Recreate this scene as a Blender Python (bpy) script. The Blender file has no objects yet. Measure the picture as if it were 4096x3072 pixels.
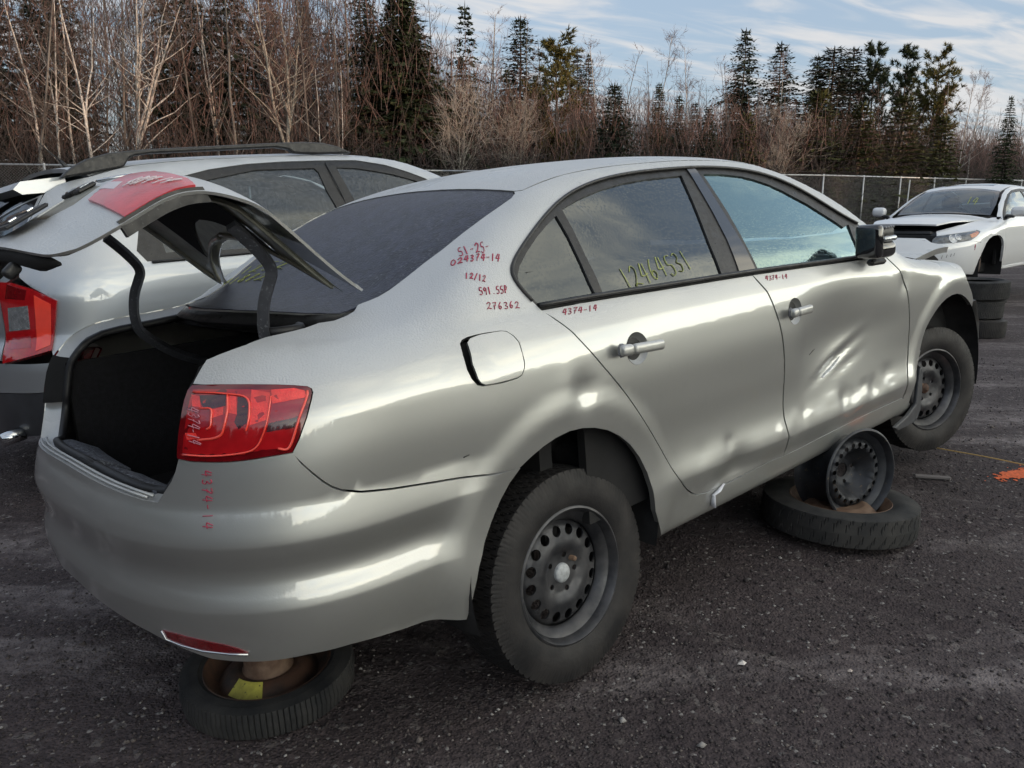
import bpy, bmesh, math, random
import numpy as np
from mathutils import Vector, Matrix
from mathutils.geometry import delaunay_2d_cdt
scene = bpy.context.scene
COL = scene.collection
R_ = math.radians
# ------------------------------------------------------------------ camera
cd = bpy.data.cameras.new("camera"); cam = bpy.data.objects.new("camera", cd); COL.objects.link(cam)
cam.location = (0, 0, 1.5); cam.rotation_euler = (R_(90 - 12.5), 0, 0)
cd.sensor_width = 36; cd.lens = 36 * 3323.224 / 4096; cd.clip_start = .05; cd.clip_end = 3000
scene.camera = cam
# ------------------------------------------------------------------ sun and sky
SUN_EL, SUN_AZ = 3.0, 122.0            # degrees; azimuth clockwise from the view direction (+Y)
SKY_STRENGTH, EXPOSURE = .12, 2.35
ld = bpy.data.lights.new("sun", 'SUN'); sun = bpy.data.objects.new("sun", ld); COL.objects.link(sun)
ld.energy = .7; ld.angle = R_(.6); ld.color = (1, .60, .36)
_e, _a = R_(SUN_EL), R_(SUN_AZ)
SUNV = Vector((math.sin(_a) * math.cos(_e), math.cos(_a) * math.cos(_e), math.sin(_e)))
sun.rotation_euler = SUNV.to_track_quat('Z', 'Y').to_euler(); sun.location = SUNV * 60
world = bpy.data.worlds.new("World"); scene.world = world; world.use_nodes = True
def build_world():
    nt = world.node_tree; nt.nodes.clear(); N = nt.nodes.new; lk = nt.links.new
    out = N('ShaderNodeOutputWorld'); bg = N('ShaderNodeBackground'); bg.inputs[1].default_value = SKY_STRENGTH
    sky = N('ShaderNodeTexSky'); sky.sky_type = 'NISHITA'; sky.sun_disc = False
    sky.sun_elevation = R_(SUN_EL); sky.sun_rotation = R_(SUN_AZ); sky.altitude = 100
    sky.air_density = 1.0; sky.dust_density = .5; sky.ozone_density = 2.5
    tc = N('ShaderNodeTexCoord'); sep = N('ShaderNodeSeparateXYZ'); lk(tc.outputs['Generated'], sep.inputs[0])
    def m(op, a, b=None, c=None):
        n = N('ShaderNodeMath'); n.operation = op
        for i, v in enumerate((a, b, c)):
            if v is None: continue
            if isinstance(v, (int, float)): n.inputs[i].default_value = v
            else: lk(v, n.inputs[i])
        return n.outputs[0]
    zc = m('ADD', m('MAXIMUM', sep.outputs[2], 0.0), .10)
    px, py = m('DIVIDE', sep.outputs[0], zc), m('DIVIDE', sep.outputs[1], zc)
    # rotated, stretched cloud plane: long ripples running across the view
    ca, sa = math.cos(.42), math.sin(.42)
    u = m('ADD', m('MULTIPLY', px, ca), m('MULTIPLY', py, sa)); v = m('SUBTRACT', m('MULTIPLY', py, ca), m('MULTIPLY', px, sa))
    cmb = N('ShaderNodeCombineXYZ'); lk(m('MULTIPLY', u, .9), cmb.inputs[0]); lk(m('MULTIPLY', v, 2.6), cmb.inputs[1])
    n1 = N('ShaderNodeTexNoise'); n1.inputs['Scale'].default_value = 2.1; n1.inputs['Detail'].default_value = 6; n1.inputs['Roughness'].default_value = .52
    n1.inputs['Distortion'].default_value = .55; lk(cmb.outputs[0], n1.inputs['Vector'])
    n2 = N('ShaderNodeTexNoise'); n2.inputs['Scale'].default_value = .38; n2.inputs['Detail'].default_value = 2; lk(cmb.outputs[0], n2.inputs['Vector'])
    s = m('ADD', m('MULTIPLY', n1.outputs[0], .8), m('MULTIPLY', n2.outputs[0], .45))
    mr = N('ShaderNodeMapRange'); mr.interpolation_type = 'SMOOTHSTEP'; lk(s, mr.inputs[0])
    mr.inputs[1].default_value = .53; mr.inputs[2].default_value = .76
    # cloud colour: thin lit cloud, warmer towards the sun's side
    dot = N('ShaderNodeVectorMath'); dot.operation = 'DOT_PRODUCT'; lk(tc.outputs['Generated'], dot.inputs[0])
    dot.inputs[1].default_value = (SUNV.x, SUNV.y, 0)
    w = N('ShaderNodeMapRange'); lk(dot.outputs['Value'], w.inputs[0]); w.inputs[1].default_value = -.02; w.inputs[2].default_value = 1.0; w.interpolation_type = 'SMOOTHSTEP'
    hi = N('ShaderNodeMapRange'); hi.interpolation_type = 'SMOOTHSTEP'; lk(sep.outputs[2], hi.inputs[0]); hi.inputs[1].default_value = .04; hi.inputs[2].default_value = .52; hi.inputs[3].default_value = 1; hi.inputs[4].default_value = .10
    wv = m('MULTIPLY', w.outputs[0], hi.outputs[0])
    ramp = N('ShaderNodeMix'); ramp.data_type = 'RGBA'; lk(m('MULTIPLY', w.outputs[0], m('ADD', m('MULTIPLY', hi.outputs[0], .6), .4)), ramp.inputs['Factor'])
    vl = N('ShaderNodeMix'); vl.data_type = 'RGBA'; lk(wv, vl.inputs['Factor']); vl.inputs['A'].default_value = VEIL_A; vl.inputs['B'].default_value = VEIL_B
    ramp.inputs['A'].default_value = CLOUD_A; ramp.inputs['B'].default_value = CLOUD_B
    cl = N('ShaderNodeMix'); cl.data_type = 'RGBA'; lk(mr.outputs[0], cl.inputs['Factor']); lk(vl.outputs['Result'], cl.inputs['A']); lk(ramp.outputs['Result'], cl.inputs['B'])
    mx = N('ShaderNodeMix'); mx.data_type = 'RGBA'
    lk(m('ADD', m('MULTIPLY', mr.outputs[0], .15), .82), mx.inputs['Factor']); lk(sky.outputs[0], mx.inputs['A']); lk(cl.outputs['Result'], mx.inputs['B'])
    lk(mx.outputs['Result'], bg.inputs[0]); lk(bg.outputs[0], out.inputs[0])
VEIL_A, VEIL_B = (.70, .84, 1.06, 1), (6.6, 6.9, 6.7, 1)
CLOUD_A, CLOUD_B = (1.22, 1.22, 1.24, 1), (8.6, 7.9, 6.0, 1)
build_world()
vs = scene.view_settings; vs.view_transform = 'Standard'; vs.look = 'None'; vs.exposure = EXPOSURE; vs.gamma = 1; vs.use_curve_mapping = False
scene.cycles.max_bounces = 7; scene.cycles.transparent_max_bounces = 24; scene.cycles.glossy_bounces = 4; scene.cycles.diffuse_bounces = 3
scene.cycles.use_denoising = True; scene.cycles.sample_clamp_indirect = 6
RNG = np.random.default_rng(7)

# ------------------------------------------------------------------ helpers
def children_kind(o, label=None, cat=None, group=None, kind=None):
    if label: o['label'] = label
    if cat: o['category'] = cat
    if group: o['group'] = group
    if kind: o['kind'] = kind
    return o
tag = children_kind
def empty(name, M=None, label=None, cat=None, group=None):
    o = bpy.data.objects.new(name, None); COL.objects.link(o); o.empty_display_size = .2
    if M is not None: o.matrix_world = M
    return tag(o, label, cat, group)
def mesh(name, V, Fs, mat=None, parent=None, smooth=True, normals=None, mats=None, fm=None, M=None):
    me = bpy.data.meshes.new(name); me.from_pydata([tuple(map(float, v)) for v in V], [], [tuple(map(int, f)) for f in Fs])
    for k in (mats or [mat]):
        if k: me.materials.append(k)
    if fm is not None: me.polygons.foreach_set('material_index', np.array(fm, dtype=np.int32))
    me.polygons.foreach_set('use_smooth', np.full(len(me.polygons), bool(smooth)))
    me.update()
    if normals is not None: me.normals_split_custom_set_from_vertices([tuple(map(float, n)) for n in normals])
    o = bpy.data.objects.new(name, me); COL.objects.link(o)
    if parent is not None: o.parent = parent
    if M is not None: o.matrix_local = M
    return o
def copy_tree(o, parent=None):
    c = o.copy(); COL.objects.link(c)
    if parent is not None: c.parent = parent
    for ch in list(o.children): copy_tree(ch, c)
    return c
class MB:
    """collects simple solids and builds them as ONE mesh"""
    def __init__(s): s.V, s.F, s.m, s.n = [], [], [], 0
    def add(s, V, Fs, m=0):
        V = np.asarray(V, float); s.V.append(V)
        for f in Fs: s.F.append([i + s.n for i in f]); s.m.append(m)
        s.n += len(V)
    def box(s, c, d, ax=None, m=0, bev=0):
        c = np.array(c, float); A = np.eye(3) if ax is None else np.array(ax, float)
        d = np.array(d, float) / 2
        if bev <= 0:
            q = np.array([(x, y, z) for x in (-1, 1) for y in (-1, 1) for z in (-1, 1)], float) * d
            s.add(q @ A + c, [(0, 1, 3, 2), (4, 6, 7, 5), (0, 4, 5, 1), (2, 3, 7, 6), (0, 2, 6, 4), (1, 5, 7, 3)], m)
        else:
            b = min(bev, *(d * .9)); V = []; idx = {}
            for sx in (-1, 1):
                for sy in (-1, 1):
                    for sz in (-1, 1):
                        sg = np.array((sx, sy, sz), float)
                        for k in range(3):
                            p = sg * (d - b); p[k] = sg[k] * d[k]; idx[(sx, sy, sz, k)] = len(V); V.append(p)
            Fs = []
            for k in range(3):
                i, j = [(1, 2), (2, 0), (0, 1)][k]
                for sg in (-1, 1):
                    f = []
                    for a, b2 in ((-1, -1), (1, -1), (1, 1), (-1, 1)):
                        t = [0, 0, 0]; t[k] = sg; t[i] = a; t[j] = b2; f.append(idx[(*t, k)])
                    Fs.append(f if sg > 0 else f[::-1])
            for k in range(3):
                i, j = [(1, 2), (2, 0), (0, 1)][k]
                for a in (-1, 1):
                    for b2 in (-1, 1):
                        t0 = [0, 0, 0]; t0[i] = a; t0[j] = b2; t1 = list(t0); t0[k] = -1; t1[k] = 1
                        Fs.append([idx[(*t0, i)], idx[(*t1, i)], idx[(*t1, j)], idx[(*t0, j)]])
            for sx in (-1, 1):
                for sy in (-1, 1):
                    for sz in (-1, 1): Fs.append([idx[(sx, sy, sz, k)] for k in range(3)])
            s.add(np.array(V) @ A + c, Fs, m)
    def tube(s, P, r, n=8, m=0, cap=True, flat=None):
        P = np.asarray(P, float); k = len(P); r = np.broadcast_to(np.asarray(r, float), (k,))
        T = np.gradient(P, axis=0) if k > 2 else np.repeat((P[1:] - P[:1]), k, 0)
        T /= np.linalg.norm(T, axis=1)[:, None] + 1e-12
        up = np.array([0, 0, 1.]) if abs(T[0][2]) < .9 else np.array([1., 0, 0])
        a = np.cross(T[0], up); a /= np.linalg.norm(a); V = []
        for i in range(k):
            a = a - T[i] * (a @ T[i]); a /= np.linalg.norm(a) + 1e-12; b = np.cross(T[i], a)
            t = np.arange(n) * 2 * np.pi / n
            V.append(P[i] + r[i] * (np.cos(t)[:, None] * a + np.sin(t)[:, None] * b * (flat or 1)))
        Fs = [[i * n + j, i * n + (j + 1) % n, (i + 1) * n + (j + 1) % n, (i + 1) * n + j] for i in range(k - 1) for j in range(n)]
        if cap: Fs += [list(range(n))[::-1], [(k - 1) * n + j for j in range(n)]]
        s.add(np.concatenate(V), Fs, m)
    def lathe(s, prof, n=64, m=0, axis=1, sweep=2 * math.pi):
        prof = np.asarray(prof, float); k = len(prof); full = abs(sweep - 2 * math.pi) < 1e-6
        cols = n if full else n + 1; t = np.arange(cols) * sweep / n
        r, h = prof[:, 0], prof[:, 1]
        V = np.stack([np.cos(t)[:, None] * r, np.broadcast_to(h, (cols, k)), np.sin(t)[:, None] * r], -1)
        if axis == 2: V = V[..., [0, 2, 1]] * 1
        Fs = []
        for i in range(n):
            j = (i + 1) % cols
            for q in range(k - 1): Fs.append([i * k + q, j * k + q, j * k + q + 1, i * k + q + 1])
        s.add(V.reshape(-1, 3), Fs, m)
    def prism(s, poly, h0, h1, ax, m=0):
        """polygon (2D) extruded along ax[2]; ax rows = u, v, n directions, ax[3] = origin"""
        p = np.asarray(poly, float); u, v, nn, o = [np.array(a, float) for a in ax]; k = len(p)
        A = o + p[:, :1] * u + p[:, 1:] * v
        s.add(np.concatenate([A + nn * h0, A + nn * h1]), [list(range(k))[::-1], [k + i for i in range(k)]] + [[i, (i + 1) % k, k + (i + 1) % k, k + i] for i in range(k)], m)
    def build(s, name, mat, parent=None, smooth=False, M=None):
        V = np.concatenate(s.V) if s.V else np.zeros((0, 3))
        mats = mat if isinstance(mat, (list, tuple)) else [mat]
        return mesh(name, V, s.F, None, parent, smooth, None, mats, s.m, M)
def rbox(name, c, d, m, parent=None, ax=None, r=.02, seg=4):
    mb = MB(); mb.box((0, 0, 0), d); o = mb.build(name, m, parent, True); A = np.eye(3) if ax is None else np.array(ax, float)
    M = np.eye(4); M[:3, :3] = A.T; M[:3, 3] = c; o.matrix_local = Matrix(M); b = o.modifiers.new('round', 'BEVEL'); b.width = r; b.segments = seg; b.limit_method = 'NONE'; b.harden_normals = False
    return o
def recalc(o, angle=None):
    bm = bmesh.new(); bm.from_mesh(o.data); bmesh.ops.recalc_face_normals(bm, faces=bm.faces)
    if angle is not None:
        for e in bm.edges:
            if len(e.link_faces) == 2 and e.calc_face_angle(0) > angle: e.smooth = False
        for f_ in bm.faces: f_.smooth = True
    bm.to_mesh(o.data); bm.free(); return o
def inside(p, poly):
    x, y = p[:, 0][:, None], p[:, 1][:, None]; a = poly; b = np.roll(poly, -1, 0)
    c = (a[:, 1] > y) != (b[:, 1] > y)
    with np.errstate(divide='ignore', invalid='ignore'):
        xi = (b[:, 0] - a[:, 0]) * (y - a[:, 1]) / (b[:, 1] - a[:, 1]) + a[:, 0]
    return (c & (x < xi)).sum(1) % 2 == 1
def densify(poly, h, closed=True):
    out = []; n = len(poly)
    for i in range(n if closed else n - 1):
        a, b = poly[i], poly[(i + 1) % n]; k = max(1, int(math.ceil(np.linalg.norm(b - a) / h)))
        out += [a + (b - a) * j / k for j in range(k)]
    if not closed: out.append(poly[-1])
    return np.array(out)
def smooth_line(P, it=2):
    P = np.array(P, float)
    for _ in range(it): P[1:-1] = .25 * P[:-2] + .5 * P[1:-1] + .25 * P[2:]
    return P
def fill2d(outer, holes, h, he, rows=()):
    loops = [densify(np.asarray(outer, float), he)] + [densify(np.asarray(q, float), he) for q in holes]
    lo, hi = loops[0].min(0), loops[0].max(0)
    gx = np.arange(lo[0], hi[0] + h, h); gy = np.arange(lo[1], hi[1] + h, h * .866)
    X, Y = np.meshgrid(gx, gy); X = X + (np.arange(len(gy)) % 2)[:, None] * h / 2; G = np.c_[X.ravel(), Y.ravel()]
    G = G[inside(G, loops[0])]
    for q in loops[1:]: G = G[~inside(G, q)]
    B = np.concatenate(loops)
    keep = np.ones(len(G), bool)
    for i in range(0, len(G), 2000):
        d = ((G[i:i + 2000, None] - B[None]) ** 2).sum(2).min(1); keep[i:i + 2000] = d > (h * .55) ** 2
    G = G[keep]
    if len(rows):
        X = np.concatenate([densify(np.asarray(q, float), .012, False) for q in rows]); X = X[inside(X, loops[0])]
        for q in loops[1:]: X = X[~inside(X, q)]
        kx = np.array([((x - B)**2).sum(1).min() > .0035**2 for x in X], bool); X = X[kx]
        if len(X):
            kg = np.array([((g - X)**2).sum(1).min() > .010**2 for g in G], bool) if len(G) else np.ones(0, bool); G = np.concatenate([G[kg], X])
    P = np.concatenate([B, G]); E = []; k = 0
    for q in loops: n = len(q); E += [(k + i, k + (i + 1) % n) for i in range(n)]; k += n
    v, e, f, ov, oe, of = delaunay_2d_cdt([Vector(p) for p in P], E, [], 0, 1e-7)
    V = np.array([(a.x, a.y) for a in v]); T = np.array([t for t in f if len(t) == 3])
    c = V[T].mean(1); ok = inside(c, loops[0])
    for q in loops[1:]: ok &= ~inside(c, q)
    T = T[ok]
    a = V[T]; cr = (a[:, 1, 0] - a[:, 0, 0]) * (a[:, 2, 1] - a[:, 0, 1]) - (a[:, 1, 1] - a[:, 0, 1]) * (a[:, 2, 0] - a[:, 0, 0])
    T[cr < 0] = T[cr < 0][:, ::-1]; T = T[np.abs(cr) > 1e-10]
    return V, T
def boundary(T):
    s = {}
    for t in T:
        for i in range(3): s[(t[i], t[(i + 1) % 3])] = 1
    return [(a, b) for (a, b) in s if (b, a) not in s]
# ------------------------------------------------------------------ materials
def mat(name, col, rough=.5, metal=0., coat=0., spec=.5, var=0., vscale=8., bump=0., bscale=60., col2=None, rvar=0., emit=None, alpha=None, trans=0., coat_rough=.04, detail=4, speck=None):
    m = bpy.data.materials.new(name); m.use_nodes = True; nt = m.node_tree; b = nt.nodes['Principled BSDF']; lk = nt.links.new
    b.inputs['Base Color'].default_value = (*col, 1); b.inputs['Roughness'].default_value = rough; b.inputs['Metallic'].default_value = metal
    b.inputs['Coat Weight'].default_value = coat; b.inputs['Coat IOR'].default_value = 1.5; b.inputs['Coat Roughness'].default_value = coat_rough
    b.inputs['Specular IOR Level'].default_value = spec; b.inputs['Transmission Weight'].default_value = trans
    tc = nt.nodes.new('ShaderNodeTexCoord')
    def noise(sc, det=detail):
        n = nt.nodes.new('ShaderNodeTexNoise'); n.inputs['Scale'].default_value = sc; n.inputs['Detail'].default_value = det; n.inputs['Roughness'].default_value = .6
        lk(tc.outputs['Object'], n.inputs['Vector']); return n.outputs[0]
    def mrange(x, a, bb, c, d):
        n = nt.nodes.new('ShaderNodeMapRange'); lk(x, n.inputs[0])
        for i, v in enumerate((a, bb, c, d)): n.inputs[i + 1].default_value = v
        return n.outputs[0]
    if var or col2:
        c2 = col2 or tuple(min(1, c * (1 + var)) for c in col); c1 = col if col2 else tuple(c * (1 - var) for c in col)
        mx = nt.nodes.new('ShaderNodeMix'); mx.data_type = 'RGBA'; lk(mrange(noise(vscale), .35, .65, 0, 1), mx.inputs['Factor'])
        mx.inputs['A'].default_value = (*c1, 1); mx.inputs['B'].default_value = (*c2, 1); last = mx.outputs['Result']
        if speck:
            m2 = nt.nodes.new('ShaderNodeMix'); m2.data_type = 'RGBA'; lk(mrange(noise(speck[0], 2), speck[1], speck[1] + .06, 0, 1), m2.inputs['Factor'])
            lk(last, m2.inputs['A']); m2.inputs['B'].default_value = (*speck[2], 1); last = m2.outputs['Result']
        lk(last, b.inputs['Base Color'])
    if rvar: lk(mrange(noise(vscale * 1.7), .3, .7, max(0, rough - rvar), min(1, rough + rvar)), b.inputs['Roughness'])
    if bump:
        bp = nt.nodes.new('ShaderNodeBump'); bp.inputs['Strength'].default_value = bump; bp.inputs['Distance'].default_value = .004
        lk(noise(bscale), bp.inputs['Height']); lk(bp.outputs[0], b.inputs['Normal'])
    if emit: b.inputs['Emission Color'].default_value = (*emit[:3], 1); b.inputs['Emission Strength'].default_value = emit[3]
    return m
def glass_mat(name, tint, refl=1.0, rough=.02, drops=0., dscale=90., frost=0., gcol=(.9, .97, 1, 1)):
    """a thin pane: tinted see-through mixed with a mirror by Fresnel, wet beads as bump"""
    m = bpy.data.materials.new(name); m.use_nodes = True; nt = m.node_tree; nt.nodes.clear(); N = nt.nodes.new; lk = nt.links.new
    out = N('ShaderNodeOutputMaterial'); tr = N('ShaderNodeBsdfTransparent'); tr.inputs[0].default_value = (*tint, 1)
    gl = N('ShaderNodeBsdfGlossy'); gl.inputs['Roughness'].default_value = rough; gl.inputs[0].default_value = gcol
    fr = N('ShaderNodeFresnel'); fr.inputs[0].default_value = 1.52
    mul = N('ShaderNodeMath'); mul.operation = 'MULTIPLY_ADD'; mul.inputs[1].default_value = refl; mul.inputs[2].default_value = .02; mul.use_clamp = True; lk(fr.outputs[0], mul.inputs[0])
    mx = N('ShaderNodeMixShader'); lk(mul.outputs[0], mx.inputs[0]); lk(tr.outputs[0], mx.inputs[1]); lk(gl.outputs[0], mx.inputs[2]); last = mx.outputs[0]
    tc = N('ShaderNodeTexCoord')
    if drops:
        vo = N('ShaderNodeTexVoronoi'); vo.inputs['Scale'].default_value = dscale; vo.inputs['Randomness'].default_value = 1; lk(tc.outputs['Object'], vo.inputs['Vector'])
        mr = N('ShaderNodeMapRange'); lk(vo.outputs['Distance'], mr.inputs[0]); mr.inputs[1].default_value = .22; mr.inputs[2].default_value = .42; mr.inputs[3].default_value = 1; mr.inputs[4].default_value = 0
        bp = N('ShaderNodeBump'); bp.inputs['Strength'].default_value = drops; bp.inputs['Distance'].default_value = .003; lk(mr.outputs[0], bp.inputs['Height']); lk(bp.outputs[0], gl.inputs['Normal'])
    if frost:
        df = N('ShaderNodeBsdfDiffuse'); df.inputs[0].default_value = (.30, .32, .36, 1); nz = N('ShaderNodeTexNoise'); nz.inputs['Scale'].default_value = 55; nz.inputs['Detail'].default_value = 5; lk(tc.outputs['Object'], nz.inputs['Vector'])
        mr2 = N('ShaderNodeMapRange'); lk(nz.outputs[0], mr2.inputs[0]); mr2.inputs[1].default_value = .4; mr2.inputs[2].default_value = .75; mr2.inputs[3].default_value = frost * .25; mr2.inputs[4].default_value = frost
        m2 = N('ShaderNodeMixShader'); lk(mr2.outputs[0], m2.inputs[0]); lk(last, m2.inputs[1]); lk(df.outputs[0], m2.inputs[2]); last = m2.outputs[0]
    lk(last, out.inputs[0]); return m
def paint_mat(name, col, flake=.55, rough=.40, dew=.5, dirt=(.16, .15, .14), dirt_amt=.35, zlow=.25, zhigh=.55, metal=.80):
    """metallic paint under a clear coat; beads of dew on faces that look up, road film low down"""
    m = bpy.data.materials.new(name); m.use_nodes = True; nt = m.node_tree; b = nt.nodes['Principled BSDF']; N = nt.nodes.new; lk = nt.links.new
    b.inputs['Coat IOR'].default_value = 1.9
    tc = N('ShaderNodeTexCoord'); geo = N('ShaderNodeNewGeometry')
    def noise(sc, det=3, ro=.6):
        n = N('ShaderNodeTexNoise'); n.inputs['Scale'].default_value = sc; n.inputs['Detail'].default_value = det; n.inputs['Roughness'].default_value = ro; lk(tc.outputs['Object'], n.inputs['Vector']); return n.outputs[0]
    def mr(x, a, bb, c, d, sm=False):
        n = N('ShaderNodeMapRange'); n.interpolation_type = 'SMOOTHSTEP' if sm else 'LINEAR'; lk(x, n.inputs[0])
        for i, v in enumerate((a, bb, c, d)): n.inputs[i + 1].default_value = v
        return n.outputs[0]
    def mm(op, x, y):
        n = N('ShaderNodeMath'); n.operation = op
        for i, v in enumerate((x, y)):
            if isinstance(v, (int, float)): n.inputs[i].default_value = v
            else: lk(v, n.inputs[i])
        return n.outputs[0]
    sep = N('ShaderNodeSeparateXYZ'); lk(geo.outputs['Normal'], sep.inputs[0])
    sepo = N('ShaderNodeSeparateXYZ'); lk(tc.outputs['Object'], sepo.inputs[0])
    up = mr(sep.outputs[2], .15, .75, 0, 1, True)
    dewm = mm('MULTIPLY', mm('MULTIPLY', up, mr(noise(3.2, 4), .3, .6, .55, 1)), dew)
    low = mm('MULTIPLY', mr(sepo.outputs[2], zlow, zhigh, 1, 0, True), mr(noise(5, 5), .3, .7, .25, 1))
    dm = mm('MULTIPLY', mm('ADD', low, mm('MULTIPLY', mr(noise(14, 6, .7), .58, .75, 0, 1), .25)), dirt_amt)
    base = N('ShaderNodeMix'); base.data_type = 'RGBA'; lk(dm, base.inputs['Factor']); base.inputs['A'].default_value = (*col, 1); base.inputs['B'].default_value = (*dirt, 1)
    dewc = N('ShaderNodeMix'); dewc.data_type = 'RGBA'; lk(mm('MULTIPLY', dewm, .75), dewc.inputs['Factor']); lk(base.outputs['Result'], dewc.inputs['A']); dewc.inputs['B'].default_value = (.50, .52, .56, 1)
    fl = N('ShaderNodeTexVoronoi'); fl.inputs['Scale'].default_value = 260; lk(tc.outputs['Object'], fl.inputs['Vector'])
    lk(dewc.outputs['Result'], b.inputs['Base Color'])
    lk(mm('MULTIPLY', mm('SUBTRACT', 1.0, mm('MAXIMUM', dm, dewm)), metal), b.inputs['Metallic'])
    lk(mm('ADD', rough, mm('MULTIPLY', mm('MAXIMUM', dewm, dm), .35)), b.inputs['Roughness'])
    lk(mm('SUBTRACT', 1.0, mm('MULTIPLY', mm('MAXIMUM', dewm, dm), .8)), b.inputs['Coat Weight'])
    lk(mm('ADD', .025, mm('MULTIPLY', dewm, .4)), b.inputs['Coat Roughness'])
    # beads
    vo = N('ShaderNodeTexVoronoi'); vo.inputs['Scale'].default_value = 210; lk(tc.outputs['Object'], vo.inputs['Vector'])
    bp = N('ShaderNodeBump'); bp.inputs['Distance'].default_value = .002; lk(mm('MULTIPLY', dewm, .55), bp.inputs['Strength']); lk(vo.outputs['Distance'], bp.inputs['Height']); bp.invert = True
    lk(bp.outputs[0], b.inputs['Normal'])
    # faint orange peel and wash marks in the coat
    pe = N('ShaderNodeBump'); pe.inputs['Strength'].default_value = .02; pe.inputs['Distance'].default_value = .01; lk(noise(1.3, 2), pe.inputs['Height']); lk(pe.outputs[0], b.inputs['Coat Normal'])
    return m

# ------------------------------------------------------------------ car bodies as smooth closed surfaces
def pchip(xs, ys):
    xs = np.array(xs, float); ys = np.array(ys, float); h = np.diff(xs); d = np.diff(ys) / h
    m = np.zeros(len(xs)); m[0] = d[0]; m[-1] = d[-1]
    for i in range(1, len(xs) - 1):
        if d[i - 1] * d[i] > 0:
            w1 = 2 * h[i] + h[i - 1]; w2 = h[i] + 2 * h[i - 1]; m[i] = (w1 + w2) / (w1 / d[i - 1] + w2 / d[i])
    def f(x):
        x = np.clip(x, xs[0], xs[-1]); i = np.clip(np.searchsorted(xs, x) - 1, 0, len(xs) - 2); t = (x - xs[i]) / h[i]
        return ((2 * t**3 - 3 * t**2 + 1) * ys[i] + (t**3 - 2 * t**2 + t) * h[i] * m[i] + (-2 * t**3 + 3 * t**2) * ys[i + 1] + (t**3 - t**2) * h[i] * m[i + 1])
    return f
def table(xs, ys, sig, n=1200):
    lo, hi = xs[0], xs[-1]; g = np.linspace(lo, hi, n); f = pchip(xs, ys); dx = g[1] - g[0]
    k = int(4 * sig / dx) + 1; kk = np.exp(-.5 * (np.arange(-k, k + 1) * dx / sig)**2); kk /= kk.sum()
    v0 = f(g); e = np.concatenate([v0[0] + (v0[1] - v0[0]) * np.arange(-k, 0), v0, v0[-1] + (v0[-1] - v0[-2]) * np.arange(1, k + 1)])
    v = np.convolve(e, kk, 'valid')
    def q(x):
        x = np.clip(x, lo, hi - 1e-9); t = (x - lo) / dx; i = np.clip(t.astype(int), 1, n - 3); t = t - i
        p0, p1, p2, p3 = v[i - 1], v[i], v[i + 1], v[i + 2]
        return p1 + .5 * t * (p2 - p0 + t * (2 * p0 - 5 * p1 + 4 * p2 - p3 + t * (3 * (p1 - p2) + p3 - p0)))
    return q
def sstep(x, a, b):
    t = np.clip((x - a) / (b - a), 0, 1); return t * t * (3 - 2 * t)
def relus(t, e): return .5 * (t + np.sqrt(t * t + e * e))
class Body:
    def __init__(s, W0, TL, TU, RX, ZC, N=2.7, a=.52, crown=.042, yref=.58, k=.055, zu=(.95, 1.15), XO=-.35, ZO=.8, sig=(.014, .06, .010, .05), wmod=None, fmod=None):
        s.W0 = table(*W0, sig[0]); s.TL = table(*TL, sig[1]); s.TU = table(*TU, sig[1]); s.RX = table(*RX, sig[2]); s.ZC = table(*ZC, sig[3])
        s.N, s.a, s.crown, s.yref, s.k, s.zu, s.XO, s.ZO, s.wmod, s.fmod = N, a, crown, yref, k, zu, XO, ZO, wmod, fmod
    def w(s, x, z):
        u = sstep(z, *s.zu); b = s.W0(z) - s.TL(x) * (1 - u) - s.TU(x) * u
        return b + s.wmod(x, z) if s.wmod else b
    def F(s, P):
        x, y, z = P[..., 0], np.abs(P[..., 1]), P[..., 2]
        ww = np.maximum(s.w(x, z), .05); r = s.RX(z); q = np.maximum(0, r + s.a - x) / s.a
        f1 = ww * (((y / ww)**s.N + q**s.N + 1e-12)**(1 / s.N) - 1)
        if s.fmod: f1 = f1 + s.fmod(x, y, z)
        f2 = (z - (s.ZC(x) - s.crown * (y / s.yref)**2.2)) * .85
        h = np.maximum(s.k - np.abs(f1 - f2), 0) / s.k
        return np.maximum(f1, f2) + h * h * s.k / 4
    def S(s, sv, al):
        sv = np.asarray(sv, float); al = np.asarray(al, float); az = np.where(sv < 0, -sv, 0)
        o = np.stack([s.XO + np.maximum(sv, 0), 0 * sv, s.ZO + 0 * sv], -1)
        d = np.stack([-np.sin(az) * np.cos(al), -np.cos(az) * np.cos(al), np.sin(al)], -1)
        lo = np.full(sv.shape, .02); hi = np.full(sv.shape, 1.9)
        for i in range(36):
            m = (lo + hi) / 2; v = s.F(o + d * m[..., None]); lo = np.where(v < 0, m, lo); hi = np.where(v < 0, hi, m)
        return o + d * ((lo + hi) / 2)[..., None]
    def normal(s, P, e=.002):
        g = np.stack([s.F(P + e * np.eye(3)[i]) - s.F(P - e * np.eye(3)[i]) for i in range(3)], -1)
        return g / (np.linalg.norm(g, axis=-1)[..., None] + 1e-12)
    def inv(s, P):
        P = np.atleast_2d(np.array(P, float)); x, y, z = P[..., 0], P[..., 1], P[..., 2]
        sv = np.where(x > s.XO, x - s.XO, -np.arctan2(np.maximum(s.XO - x, 1e-9), -y))
        return np.stack([sv, np.arctan2(z - s.ZO, np.where(x > s.XO, np.abs(y), np.hypot(s.XO - x, y)))], -1)
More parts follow.
